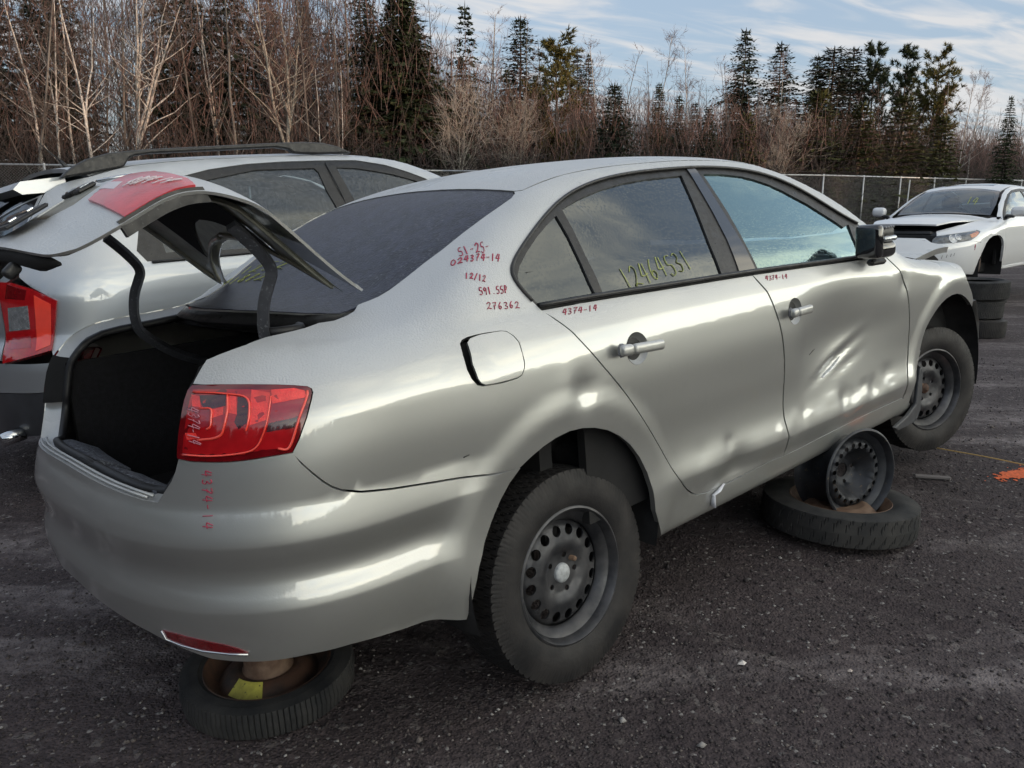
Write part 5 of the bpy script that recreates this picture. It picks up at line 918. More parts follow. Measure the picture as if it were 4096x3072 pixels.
# ------------------------------------------------------------------ the yard
def ground_z(x, y):
    x = np.asarray(x, float); y = np.asarray(y, float)
    return .03 + .17 * np.exp(-((x - 2.5)**2 + (y - 4.5)**2) / 9.68) - .02 * sstep(np.hypot(x, y), 8, 20)
_lat = np.random.default_rng(11).random((64, 64))
def vnoise(x, y):
    i = np.floor(x).astype(int); j = np.floor(y).astype(int); u = x - i; v = y - j; u = u * u * (3 - 2 * u); v = v * v * (3 - 2 * v)
    g = lambda a, b: _lat[a % 64, b % 64]
    return (g(i, j) * (1 - u) + g(i + 1, j) * u) * (1 - v) + (g(i, j + 1) * (1 - u) + g(i + 1, j + 1) * u) * v
RD, RN = np.array([-.75, .66]), np.array([.66, .75])      # ruts run along RD
def ground_full(x, y):
    z = ground_z(x, y); a = x * RD[0] + y * RD[1]; b = x * RN[0] + y * RN[1]; near = 1 - sstep(np.hypot(x, y), 10, 24)
    z = z + near * (.010 * (vnoise(a * .5, b * 2.2) - .5) + .007 * (vnoise(x * 4, y * 4) - .5) + .006 * (vnoise(x * 11, y * 11) - .5))
    wob = .10 * np.sin(a * 1.3) + .05 * np.sin(a * 3.1 + 1)
    for c, wd, dp in ((2.36, .035, .016), (2.86, .03, .010), (3.02, .03, .013), (3.62, .05, .010), (4.07, .03, .014), (1.75, .05, .008)):
        z = z - near * dp * np.exp(-.5 * ((b - c + wob * .5) / wd)**2) + near * dp * .6 * np.exp(-.5 * ((b - c + .09 + wob * .5) / (wd * 1.3))**2)
    return z
def build_ground():
    k = np.linspace(-1, 1, 361); s = np.sinh(k * 7.6) / np.sinh(7.6) * 420; X, Y = np.meshgrid(s * 1.0 + .4, s + 2.6); n = len(s)
    Z = ground_full(X, Y); V = np.stack([X, Y, Z], -1).reshape(-1, 3)
    me = bpy.data.meshes.new('ground'); i, j = np.meshgrid(np.arange(n - 1), np.arange(n - 1)); q = (i + j * n).ravel()
    Fs = np.stack([q, q + 1, q + n + 1, q + n], 1)
    me.vertices.add(len(V)); me.vertices.foreach_set('co', V.ravel()); me.loops.add(Fs.size); me.polygons.add(len(Fs))
    me.loops.foreach_set('vertex_index', Fs.ravel().astype(np.int32)); me.polygons.foreach_set('loop_start', np.arange(0, Fs.size, 4, dtype=np.int32)); me.update(calc_edges=True)
    me.polygons.foreach_set('use_smooth', np.ones(len(Fs), bool))
    me.materials.append(ground_mat()); o = bpy.data.objects.new('ground', me); COL.objects.link(o); o['kind'] = 'structure'; return o
def ground_mat():
    m = bpy.data.materials.new('packed_gravel'); m.use_nodes = True; nt = m.node_tree; b = nt.nodes['Principled BSDF']; N = nt.nodes.new; lk = nt.links.new
    tc = N('ShaderNodeTexCoord'); P = tc.outputs['Object']
    mp = N('ShaderNodeMapping'); lk(P, mp.inputs[0]); mp.inputs['Rotation'].default_value = (0, 0, -math.atan2(RD[1], RD[0])); mp.inputs['Scale'].default_value = (.35, 2.0, 1)
    def noise(v, sc, det=4, ro=.6):
        n = N('ShaderNodeTexNoise'); n.inputs['Scale'].default_value = sc; n.inputs['Detail'].default_value = det; n.inputs['Roughness'].default_value = ro; lk(v, n.inputs['Vector']); return n.outputs[0]
    def mr(x, a, bb, c, d):
        n = N('ShaderNodeMapRange'); lk(x, n.inputs[0])
        for i, v in enumerate((a, bb, c, d)): n.inputs[i + 1].default_value = v
        return n.outputs[0]
    def mm(op, x, y):
        n = N('ShaderNodeMath'); n.operation = op
        for i, v in enumerate((x, y)):
            if isinstance(v, (int, float)): n.inputs[i].default_value = v
            else: lk(v, n.inputs[i])
        return n.outputs[0]
    def mix(f, a, bb):
        n = N('ShaderNodeMix'); n.data_type = 'RGBA'; lk(f, n.inputs['Factor'])
        for k, v in (('A', a), ('B', bb)):
            if isinstance(v, tuple): n.inputs[k].default_value = (*v, 1)
            else: lk(v, n.inputs[k])
        return n.outputs['Result']
    vo = N('ShaderNodeTexVoronoi'); vo.inputs['Scale'].default_value = 95; lk(P, vo.inputs['Vector'])
    sc = N('ShaderNodeSeparateColor'); lk(vo.outputs['Color'], sc.inputs[0])
    v2 = N('ShaderNodeTexVoronoi'); v2.inputs['Scale'].default_value = 38; lk(P, v2.inputs['Vector']); s2 = N('ShaderNodeSeparateColor'); lk(v2.outputs['Color'], s2.inputs[0])
    base = mix(mr(noise(P, 1.6, 5), .38, .62, 0, 1), (.036, .028, .031), (.060, .047, .049))
    stone = mix(sc.outputs[0], (.022, .018, .021), (.085, .068, .070))
    c = mix(mr(noise(P, 9, 3), .4, .6, .35, .85), base, stone)
    c = mix(mm('MULTIPLY', mr(s2.outputs[0], .955, .985, 0, 1), .5), c, (.16, .145, .14))
    c = mix(mm('MULTIPLY', mr(sc.outputs[1], .975, .99, 0, 1), .7), c, (.26, .25, .245))
    dust = mm('MULTIPLY', mr(noise(mp.outputs[0], 1.5, 5, .62),   .50, .68, 0, 1), mr(noise(P, 14, 4), .35, .62, .15, 1))
    c = mix(mm('MULTIPLY', dust, .95), c, (.20, .176, .178))
    wet = mr(noise(P, .8, 3), .52, .68, 0, .55); c = mix(wet, c, (.030, .025, .026))
    lk(c, b.inputs['Base Color']); b.inputs['Roughness'].default_value = .88; b.inputs['Specular IOR Level'].default_value = .3
    bp = N('ShaderNodeBump'); bp.inputs['Strength'].default_value = .9; bp.inputs['Distance'].default_value = .008
    lk(mm('ADD', mm('MULTIPLY', mr(vo.outputs['Distance'], 0, .55, 1, 0), .7), mm('ADD', mm('MULTIPLY', mr(v2.outputs['Distance'], 0, .6, 1, 0), .5), mm('MULTIPLY', noise(P, 30, 4), 1.2))), bp.inputs['Height']); lk(bp.outputs[0], b.inputs['Normal'])
    return m
def big_mesh(name, V, F3, m, mi=None, smooth=False):
    """triangles from numpy arrays"""
    me = bpy.data.meshes.new(name); V = np.asarray(V, np.float32); F3 = np.asarray(F3, np.int32)
    me.vertices.add(len(V)); me.vertices.foreach_set('co', V.ravel()); me.loops.add(F3.size); me.polygons.add(len(F3))
    me.loops.foreach_set('vertex_index', F3.ravel()); me.polygons.foreach_set('loop_start', np.arange(0, F3.size, 3, dtype=np.int32)); me.update(calc_edges=True)
    for k in (m if isinstance(m, (list, tuple)) else [m]): me.materials.append(k)
    if mi is not None: me.polygons.foreach_set('material_index', np.asarray(mi, np.int32))
    if smooth: me.polygons.foreach_set('use_smooth', np.ones(len(F3), bool))
    return me
def link(name, me, parent=None):
    o = bpy.data.objects.new(name, me); COL.objects.link(o)
    if parent is not None: o.parent = parent
    return o
def build_gravel():
    rg = np.random.default_rng(3); n = 26000
    d = 1.55 + 6.0 * rg.random(n)**1.7; a = rg.uniform(-.62, .62, n); x = d * np.tan(a); y = d
    keep = np.ones(n, bool)
    sz = .0022 + .0055 * rg.random(n)**2.2; big = rg.random(n) < .012; sz[big] *= 2.0
    z = ground_full(x, y) + sz * .3
    base = np.array([(1, 0, 0), (-1, 0, 0), (0, 1, 0), (0, -1, 0), (0, 0, .75), (0, 0, -.75)]); f = np.array([(0, 2, 4), (2, 1, 4), (1, 3, 4), (3, 0, 4), (2, 0, 5), (1, 2, 5), (3, 1, 5), (0, 3, 5)])
    sc = sz[:, None, None] * rg.uniform(.6, 1.35, (n, 6, 1)); V = base[None] * sc; t = rg.uniform(0, 6.3, n); c, s = np.cos(t)[:, None], np.sin(t)[:, None]
    V = np.stack([V[..., 0] * c - V[..., 1] * s, V[..., 0] * s + V[..., 1] * c, V[..., 2]], -1) + np.stack([x, y, z], -1)[:, None]
    Fs = f[None] + (np.arange(n) * 6)[:, None, None]; mi = np.repeat(rg.choice(4, n, p=[.5, .3, .16, .04]), 8)
    ms = [mat('stone_%d' % i, c_, .85, var=.2) for i, c_ in enumerate(((.030, .025, .027), (.060, .050, .050), (.11, .095, .09), (.24, .23, .225)))]
    o = link('gravel', big_mesh('gravel', V.reshape(-1, 3), Fs.reshape(-1, 3), ms, mi)); o['kind'] = 'stuff'; o['label'] = 'loose dark gravel lying on the yard in front of the cars'; o['category'] = 'gravel'
# ------------------------------------------------------------------ props under and around the sedan
def spare_rim(parent, R, w, m, hat=.05):
    mb = MB(); hw = w / 2
    mb.lathe([(R + .008, hw), (R + .002, hw + .004), (R - .004, hw), (R - .012, hw - .020), (R - .028, hw - .034), (R - .030, 0), (R - .036, -.004), (R * .78, -.002), (R * .70, .004 + hat * .3), (R * .60, hat * .9), (R * .50, hat), (R * .46, hat * .98), (R * .40, hat * .78), (R * .2, hat * .72), (.036, hat * .70), (.034, hat * .2)], 56, axis=2)
    mb.lathe([(R - .030, 0), (R - .028, -hw + .02), (R, -hw), (R + .008, -hw)], 56, axis=2)
    o = mb.build('rim', m, parent, True); recalc(o, R_(50)); return o
def flat_tyre(name, loc, R, r, w, tread, m, label, cat, group=None, tilt=(0, 0), rim=None, hat=.05, spin=0):
    M = Matrix.Translation(loc) @ Matrix.Rotation(R_(tilt[0]), 4, 'X') @ Matrix.Rotation(R_(tilt[1]), 4, 'Y') @ Matrix.Rotation(R_(spin), 4, 'Z')
    root = empty(name, M, label, cat, group); tyre('tyre', R, r, w, m, root, tread, Matrix.Rotation(math.pi / 2, 4, 'X'))
    if rim: spare_rim(root, r, w * .8, rim, hat)
    return root
def build_props():
    gz = lambda x, y: float(ground_z(x, y))
    f = flat_tyre('spare_wheel', (1.375, 3.30, gz(1.375, 3.3) + .068), .312, .20, .130, 'summer', M_['rubber_old'], "wheel lying flat under the sedan's sill carrying an upright bare rim", 'wheel', tilt=(-2, 2), rim=M_['rust'], hat=.035)
    az = R_(154); nx, ny = math.sin(az), math.cos(az)
    M = Matrix.Translation((1.402, 3.345, .385)) @ Matrix.Rotation(math.atan2(ny, nx) + math.pi / 2, 4, 'Z') @ Matrix.Rotation(R_(-4), 4, 'X') @ Matrix.Rotation(R_(9), 4, 'Y')
    st = empty('bare_rim', M, "bare black steel rim wedged upright between the flat wheel and the sedan's sill", 'rim')
    steel_rim(st, .186, .175, M_['steel_dark'], 20, .0100, .81, .031, 4, .052, .028, 'rim_shell', bowl=.07)
    r = flat_tyre('spare_wheel', (-.725, 2.235, gz(-.72, 2.23) + .060), .252, .180, .092, 'block', M_['rubber_old'], "small rusty spare wheel with yellow label lying under the sedan's rear bumper", 'wheel', tilt=(4, -2), rim=M_['rust_dark'], hat=.030)
    mb = MB(); t = np.linspace(R_(232), R_(278), 9); V = []
    for a in t: V += [(.098 * math.cos(a), .098 * math.sin(a), .036), (.140 * math.cos(a), .140 * math.sin(a), .0050)]
    mb.add(V, [[2 * i, 2 * i + 1, 2 * i + 3, 2 * i + 2] for i in range(8)]); o = mb.build('yellow_label', M_['yellow'], r, True)
    mb = MB(); mb.lathe([(.0, .13), (.060, .13), (.068, .12), (.068, .03), (.08, .02), (.08, -.0)], 32, axis=2); mb.build('hub_block', M_['rust'], r, True)
    # three tyres stacked beside the coupe
    lab = ['top tyre of the stack of three beside the white coupe', 'middle tyre, its knobbly tread showing, of the stack beside the white coupe', 'lowest tyre of the stack of three, resting on the gravel']
    bx, by = 5.09, 9.12; z0 = gz(bx, by)
    V, Fs = tyre_mesh(.315, .222, .205, 'winter'); V2, F2 = tyre_mesh(.315, .222, .205, 'block'); h = .205
    for i, (dx, dy, kd) in enumerate(((0.015, 0, 0), (-.015, .02, 1), (.02, -.01, 2))):
        o = mesh('tyre', V if kd != 2 else V2, Fs, M_['rubber_old'] if kd < 2 else M_['rubber'], None, True); recalc(o, R_(38))
        o.matrix_world = Matrix.Translation((bx + dx, by + dy, z0 + h * (2 - i) + .10)) @ Matrix.Rotation(R_(1.5 * (i - 1)), 4, 'Y') @ Matrix.Rotation(math.pi / 2, 4, 'X') @ Matrix.Rotation(i, 4, 'Y')
        tag(o, lab[i], 'tyre', 'tyres stacked beside the white coupe')
    # yellow string and a sprayed mark
    pts = [(3.16, 3.28), (2.50, 3.87), (2.23, 4.12), (1.99, 4.34), (1.44, 4.88), (.9, 5.4)]; P = cr([(x, y, gz(x, y) + (.020 if i in (0, 5) else .045)) for i, (x, y) in enumerate(pts)], 5)
    mb = MB(); mb.tube(P, .0032, 5); o = mb.build('string', mat('yellow_string', (.40, .27, .10), .8), None, True); tag(o, 'thin yellow string stretched low across the gravel behind the front wheel', 'string')
    V, F_ = [], []; rg = np.random.default_rng(2)
    for i in range(420):
        u, v = rg.normal(0, .40), rg.normal(0, .36); r_ = .003 + .013 * rg.random() * math.exp(-(u * u + v * v) * .6); c = np.array([2.47 + .15 * u + .05 * v, 3.86 + .05 * u + .09 * v]); k = len(V)
        for j in range(6):
            a = j * math.pi / 3 + rg.uniform(-.2, .2); x, y = c + r_ * np.array([math.cos(a), math.sin(a)]) * rg.uniform(.6, 1.3); V.append((x, y, float(ground_full(np.array(x), np.array(y))) + .004))
        F_.append(list(range(k, k + 6)))
    o = mesh('paint_mark', V, F_, mat('orange_spray', (.62, .115, .03), .8, var=.3, vscale=60), None, False); tag(o, 'orange sprayed paint mark on the gravel at the right under the string', 'paint mark')
    # scraps of litter
    for (x, y, s, lb, nm, c) in ((.705, 2.30, .016, 'small white shell-like scrap lying on open gravel in the foreground', 'litter_scrap', (.55, .52, .50)), (1.02, 2.26, .010, 'pale pebble-sized scrap further right on the foreground gravel', 'litter_scrap', (.42, .36, .33))):
        z = float(ground_full(np.array(x), np.array(y))); V = np.array([(-1, -.3, .05), (.2, -.7, .1), (1, .3, .0), (.1, .6, .5), (-.5, .5, .15), (.1, .0, .75)]) * s + [x, y, z + .004]
        o = mesh(nm, V, [(0, 1, 5), (1, 2, 5), (2, 3, 5), (3, 4, 5), (4, 0, 5), (0, 4, 3, 2, 1)], mat('scrap_%.2f' % x, c, .6), None, False); tag(o, lb, 'litter')
    x, y = 2.02, 3.80; mb = MB(); mb.box((x, y, gz(x, y) + .012), (.16, .022, .016), [(.97, -.24, 0), (.24, .97, 0), (0, 0, 1)], 0, .004); o = mb.build('stick', mat('grey_stick', (.13, .12, .12), .8)); tag(o, 'short grey stick lying on the gravel right of the upright rim', 'stick')
    # marker stake by the fence
    mb = MB(); mb.tube([(14.6, 31.5, 0), (14.66, 31.5, 2.22)], .022, 6); o = mb.build('marker_stake', mat('stake', (.55, .57, .58), .5)); tag(o, 'thin pale stake standing before the fence behind the white coupe', 'stake')
# ------------------------------------------------------------------ chain-link fence
def build_fence():
    pl = np.array([(-40, 13.5), (-16, 26), (-2.6, 32), (13.8, 37.9), (28.9, 48.4), (52, 66)]); H = 2.58
    root = empty('chain_link_fence', Matrix.Identity(4), "tall chain-link fence with pale posts running along the edge of the woods", 'fence')
    gal = mat('galvanised', (.46, .48, .50), .42, .6, var=.15, vscale=6); wire = mat('fence_wire', (.20, .21, .22), .5, .5)
    L_ = np.r_[0, np.cumsum(np.linalg.norm(np.diff(pl, axis=0), axis=1))]; at = lambda s: np.array([np.interp(s, L_, pl[:, 0]), np.interp(s, L_, pl[:, 1])])
    proto = None; s_ref = L_[3]; s = s_ref % 3.05
    mb = MB(); mb.tube([(0, 0, -.1), (0, 0, H)], .036, 8); mb.lathe([(.042, H - .01), (.04, H + .02), (.0, H + .045)], 8, axis=2); me = mb.build('post', gal, root, True)
    first = True
    while s < L_[-1]:
        p = at(s); o = me if first else me.copy()
        if not first: COL.objects.link(o)
        o.location = (p[0], p[1], 0); first = False; s += 3.05
    for i in range(len(pl) - 1):
        mb = MB(); mb.tube([(*pl[i], H - .02), (*pl[i + 1], H - .02)], .030, 8); mb.build('top_rail', gal, root, True)
    # woven wire: crossing straight wires, slightly wavy line kept simple
    A, B = [], []; st = .085; h = H - .06
    for s in np.arange(0, L_[-1] - h, st):
        a0, a1 = at(s), at(s + h); A += [(*a0, .04)]; B += [(*a1, .04 + h)]; A += [(*a1, .045)]; B += [(*a0, .045 + h)]
    A, B = np.array(A), np.array(B); D = B - A; D /= np.linalg.norm(D, axis=1)[:, None]; n = len(A); side = np.cross(D, [0, 0, 1.]); side /= np.linalg.norm(side, axis=1)[:, None]; up = np.cross(side, D); r = .0026
    V = np.stack([p + r * (math.cos(a) * side + math.sin(a) * up) for p in (A, B) for a in (0, 2.094, 4.189)], 1)
    f = [(0, 1, 4), (0, 4, 3), (1, 2, 5), (1, 5, 4), (2, 0, 3), (2, 3, 5)]; Fs = np.array(f)[None] + (np.arange(n) * 6)[:, None, None]
    o = link('wire_mesh', big_mesh('wire_mesh', V.reshape(-1, 3), Fs.reshape(-1, 3), wire), root); o['kind'] = 'stuff'
    # cut wire ends standing above the rail
    S = np.arange(0, L_[-1], .085); P = np.array([at(s) for s in S]); V = []; 
    P3 = np.c_[P, np.full(len(P), H - .02)]; t = np.array([.012, 0, 0]); V = np.stack([P3 - t * .3, P3 + t * .3, P3 + [.0, 0, .075]], 1); Fs = np.arange(len(P) * 3).reshape(-1, 3)
    o = link('wire_ends', big_mesh('wire_ends', V.reshape(-1, 3), Fs, wire), root); o['kind'] = 'stuff'

# ------------------------------------------------------------------ trees
def tubes_np(A, B, ra, rb, sides=3):
    D = B - A; D /= np.linalg.norm(D, axis=1)[:, None] + 1e-9; ref = np.where(np.abs(D[:, 2:3]) > .9, [[1., 0, 0]], [[0, 0, 1.]]); u = np.cross(D, ref); u /= np.linalg.norm(u, axis=1)[:, None]; v = np.cross(D, u)
    an = np.arange(sides) * 2 * np.pi / sides; ring = lambda P, r: P[:, None] + r[:, None, None] * (np.cos(an)[None, :, None] * u[:, None] + np.sin(an)[None, :, None] * v[:, None])
    V = np.concatenate([ring(A, ra), ring(B, rb)], 1); f = []
    for i in range(sides): j = (i + 1) % sides; f += [(i, j, sides + j), (i, sides + j, sides + i)]
    return V.reshape(-1, 3), (np.array(f)[None] + (np.arange(len(A)) * 2 * sides)[:, None, None]).reshape(-1, 3)
def tubes(segs, sides=3):
    """segs: list of (p0, p1, r0, r1) -> vertices, triangles"""
    A = np.array([s[0] for s in segs]); B = np.array([s[1] for s in segs]); ra = np.array([s[2] for s in segs]); rb = np.array([s[3] for s in segs])
    D = B - A; D /= np.linalg.norm(D, axis=1)[:, None] + 1e-9; ref = np.where(np.abs(D[:, 2:3]) > .9, [[1., 0, 0]], [[0, 0, 1.]]); u = np.cross(D, ref); u /= np.linalg.norm(u, axis=1)[:, None]; v = np.cross(D, u)
    an = np.arange(sides) * 2 * np.pi / sides; ring = lambda P, r: P[:, None] + r[:, None, None] * (np.cos(an)[None, :, None] * u[:, None] + np.sin(an)[None, :, None] * v[:, None])
    V = np.concatenate([ring(A, ra), ring(B, rb)], 1); f = []
    for i in range(sides): j = (i + 1) % sides; f += [(i, j, sides + j), (i, sides + j, sides + i)]
    F3 = np.array(f)[None] + (np.arange(len(segs)) * 2 * sides)[:, None, None]
    return V.reshape(-1, 3), F3.reshape(-1, 3)
def unit(v): return v / (np.linalg.norm(v) + 1e-9)
def birch_segs(rg, h, r0, lean=.03, first=.3, nb=18, spread=.34, fork=0, twig=1., sub=(4, 7), tw=(2, 4), up=.9):
    """trunk with limbs (T) and twigs (W)"""
    T, W = [], []
    def stem(p, d, L, r, n, wob, out):
        pts = [p]
        for i in range(n):
            d = unit(d + rg.normal(0, wob, 3) + np.array([0, 0, .03])); pts.append(pts[-1] + d * L / n)
        for i in range(n): out.append((pts[i], pts[i + 1], r * (1 - .82 * i / n), r * (1 - .82 * (i + 1) / n)))
        return pts
    d0 = unit(np.array([rg.normal(0, lean), rg.normal(0, lean), 1])); tr = stem(np.zeros(3), d0, h, r0, 12, .035, T); mains = [(tr, r0, h)]
    for k in range(fork):
        i = int(rg.integers(4, 7)); a = rg.uniform(0, 6.28); d = unit(np.array([math.cos(a) * .42, math.sin(a) * .42, 1])); L = h * (1 - i / 12) * rg.uniform(.85, 1.0)
        pt = stem(tr[i], d, L, r0 * .62, 8, .07, T); mains.append((pt, r0 * .62, L))
    for pts, r, L in mains:
        n = len(pts) - 1
        for b in range(int(nb * (L / h))):
            f = first + (1 - first) * rg.random()**.85 if pts is tr else rg.uniform(.15, 1); f = min(f, .985); x = f * n; i = min(int(x), n - 1); p = pts[i] + (pts[i + 1] - pts[i]) * (x - i)
            a = rg.uniform(0, 6.28); e = rg.uniform(.55, 1.25) * up; d = unit(np.array([math.cos(a), math.sin(a), e])); l = h * spread * (1.08 - f) ** .75 * rg.uniform(.5, 1.05) + .3
            br = stem(p, d, l, max(.006, r * .42 * (1.1 - f)), 4, .14, T if l > h * .14 else W)
            for s in range(int(rg.integers(*sub))):
                g = rg.uniform(.2, 1) * 3.99; i2 = int(g); p2 = br[i2] + (br[i2 + 1] - br[i2]) * (g - i2); d2 = unit(unit(br[i2 + 1] - br[i2]) + rg.normal(0, .55, 3) + [0, 0, .15]); l2 = l * rg.uniform(.25, .5)
                sb = stem(p2, d2, l2, .007 * twig, 2, .12, W)
                for t in range(int(rg.integers(*tw))):
                    g = rg.uniform(.2, 1.99); i3 = int(g); p3 = sb[i3] + (sb[i3 + 1] - sb[i3]) * (g - i3); d3 = unit(unit(sb[i3 + 1] - sb[i3]) + rg.normal(0, .6, 3)); W.append((p3, p3 + d3 * l2 * rg.uniform(.4, .8), .0050 * twig, .003 * twig))
    return T, W
def spruce_arrays(rg, h, r, dens=1., bare=.06, droop=.35, irregular=.15, tip=.9, spray=.30):
    """needle sprays as slim leaf-shaped triangles along drooping boughs; returns crown arrays and bough segments"""
    V, segs = [], []; z = h * bare
    while z < h * .985:
        f = z / h; R = r * (1 - f)**tip * rg.uniform(1 - irregular, 1 + irregular) + .10; nb = max(5, int((8 + 7 * (1 - f)) * dens)); a0 = rg.uniform(0, 6.28)
        for b in range(nb):
            if rg.random() < irregular * .5: continue
            a = a0 + b * 6.283 / nb + rg.normal(0, .25); L = R * rg.uniform(.7, 1.1); up0 = .25 + .5 * f; n = max(3, int(L / .16)); t = np.linspace(0, 1, n + 1)
            rad = L * t; zz = z + L * (up0 * t - (droop + up0 * .8) * t**2 + .22 * t**3); P = np.stack([rad * math.cos(a), rad * math.sin(a), zz], 1)
            segs.append((P[0], P[-1], .010 + .012 * (1 - f), .004))
            side = np.array([-math.sin(a), math.cos(a), 0]); fw = np.array([math.cos(a), math.sin(a), 0])
            for i in range(1, n + 1):
                w = spray * (1 - .45 * t[i]) * (.55 + .45 * min(1, L / 1.2))
                for sg in (-1, 1):
                    d = unit(fw * rg.uniform(.45, .9) + side * sg * rg.uniform(.6, 1.1) + np.array([0, 0, rg.uniform(-.55, .12)])); l = w * rg.uniform(.7, 1.25); q = np.cross(d, [0, 0, 1.]); q = unit(q + rg.normal(0, .5, 3)) * l * rg.uniform(.22, .40)
                    V += [P[i] - q * .6, P[i] + d * l * .5 + q, P[i] + d * l]
                    V += [P[i] + q * .6, P[i] + d * l, P[i] + d * l * .5 - q]
            d = unit(P[-1] - P[-2] + [0, 0, .1]); q = side * .035; V += [P[-1] - q, P[-1] + q, P[-1] + d * .22]
        z += (.13 + .12 * (1 - f)) * rg.uniform(.75, 1.25) / max(.6, dens)
    V += [np.array([-.05, 0, h * .93]), np.array([.05, 0, h * .93]), np.array([0, 0, h * 1.01]), np.array([0, -.05, h * .93]), np.array([0, .05, h * .93]), np.array([0, 0, h * 1.01])]
    V = np.array(V); return V, np.arange(len(V)).reshape(-1, 3), segs
def pine_arrays(rg, h, r, nb=46, bare=.22):
    """open-crowned pine: upswept limbs ending in brushes of needles"""
    V, segs = [], []
    for b in range(nb):
        f = bare + (1 - bare) * rg.random(); R = r * (1.12 - f)**.55 * rg.uniform(.45, 1.1) * (1 if f > .45 else .75); a = rg.uniform(0, 6.28); p = np.array([0, 0, f * h]); d = unit(np.array([math.cos(a), math.sin(a), rg.uniform(.0, .55)])); pts = [p]
        for i in range(4): d = unit(d + rg.normal(0, .12, 3) + [0, 0, .13]); pts.append(pts[-1] + d * R / 4)
        for i in range(4): segs.append((pts[i], pts[i + 1], .028 * (1 - f * .7) * (1 - i / 5), .028 * (1 - f * .7) * (1 - (i + 1) / 5) + .003))
        for k in range(int(8 + 6 * R)):
            g = rg.uniform(1.0, 3.99); i = int(g); c = pts[i] + (pts[i + 1] - pts[i]) * (g - i); e = unit(unit(pts[i + 1] - pts[i]) + rg.normal(0, .6, 3) + [0, 0, .35]); c2 = c + e * rg.uniform(.1, .38) * (R / 1.5 + .4); segs.append((c, c2, .007, .004))
            for q in range(13):
                dd = unit(e + rg.normal(0, .62, 3)); l = rg.uniform(.13, .26); s = unit(np.cross(dd, rg.normal(0, 1, 3))) * l * .10; o = c2 - e * rg.uniform(0, .12); V += [o - s, o + s, o + dd * l]
    V = np.array(V); return V, np.arange(len(V)).reshape(-1, 3), segs
M_['bark_white'] = mat('birch_bark', (.50, .49, .47), .8, col2=(.27, .26, .25), vscale=5, var=.1, bump=.3, bscale=30, speck=(9, .64, (.05, .045, .04)))
M_['bark_grey'] = mat('grey_bark', (.17, .155, .14), .85, col2=(.10, .088, .08), vscale=7, var=.1, bump=.4, bscale=30)
M_['bark_dark'] = mat('dark_bark', (.055, .045, .040), .9, col2=(.10, .085, .075), vscale=7, var=.1, bump=.4, bscale=30)
M_['twig_red'] = mat('reddish_twigs', (.125, .075, .066), .85, var=.25, vscale=1.2)
M_['twig_grey'] = mat('grey_twigs', (.105, .088, .08), .85, var=.25, vscale=1.2)
M_['twig_dark'] = mat('dark_twigs', (.040, .032, .031), .9, var=.3, vscale=.8)
def leafmat(name, a, b, sc=.8):
    m = mat(name, a, .75, col2=b, vscale=sc, var=.1, spec=.25); return m
M_['needle'] = leafmat('spruce_needles', (.020, .032, .016), (.045, .060, .026))
M_['needle_blue'] = leafmat('dark_fir_needles', (.016, .026, .018), (.034, .048, .028))
M_['needle_sunlit'] = leafmat('sunlit_pine_needles', (.060, .062, .018), (.11, .095, .026))  # pine green with the low sun's gold put into the colour
M_['needle_young'] = leafmat('young_spruce_needles', (.040, .052, .018), (.080, .082, .026))
TREES = {}
def proto_birch(key, seed, m_tr, m_tw, **k):
    rg = np.random.default_rng(seed); T, W = birch_segs(rg, **k); a = big_mesh('trunk', *tubes(T, 6), m_tr, smooth=True); b = big_mesh('crown', *tubes(W, 3), m_tw); TREES[key] = (a, b, k['h'])
def proto_conifer(key, seed, kind, m_n, h, r, **k):
    rg = np.random.default_rng(seed); V, F3, segs = (spruce_arrays if kind == 's' else pine_arrays)(rg, h, r, **k)
    n = 7; tr = [(np.array([.02 * math.sin(i * 1.7), .02 * math.cos(i), h * i / n]), np.array([.02 * math.sin((i + 1) * 1.7), .02 * math.cos(i + 1), h * (i + 1) / n]), (.010 * h + .03) * (1 - i / n) + .01, (.010 * h + .03) * (1 - (i + 1) / n) + .01) for i in range(n)]
    a1, f1 = tubes(tr, 6); a2, f2 = tubes(segs, 3); a = big_mesh('trunk', np.concatenate([a1, a2]), np.concatenate([f1, f2 + len(a1)]), M_['bark_dark'], smooth=True); b = big_mesh('crown', V, F3, m_n); TREES[key] = (a, b, h)
def horizon_dir(px, py):
    """direction through a point of the 2212-wide photograph, for placing trees at a chosen distance"""
    u = (px * 1.85172 - 2048) / 3323.2; v = (1536 - py * 1.85172) / 3323.2; p = R_(12.5)
    return u, math.cos(p) + v * math.sin(p), -math.sin(p) + v * math.cos(p)
def plant(name, key, px, top, Y, label, group, wide=1., rot=None, cat='tree', lean=0.):
    u, fy, fz = horizon_dir(px, top); x = u / fy * Y; h = 1.5 + fz / fy * Y; a, b, h0 = TREES[key]; s = h / h0; rg = random.Random(int(px * 7 + top * 13))
    o = empty(name, Matrix.Translation((x, Y, 0)) @ Matrix.Rotation(lean, 4, 'Y') @ Matrix.Rotation(rg.uniform(0, 6.28) if rot is None else rot, 4, 'Z') @ Matrix.Diagonal((s * wide, s * wide, s, 1)), label, cat, group)
    link('trunk', a, o); link('crown', b, o); return o
def fence_y(x): return float(np.interp(x, [-40, -16, -2.6, 13.8, 28.9, 52], [13.5, 26, 32, 37.9, 48.4, 66]))
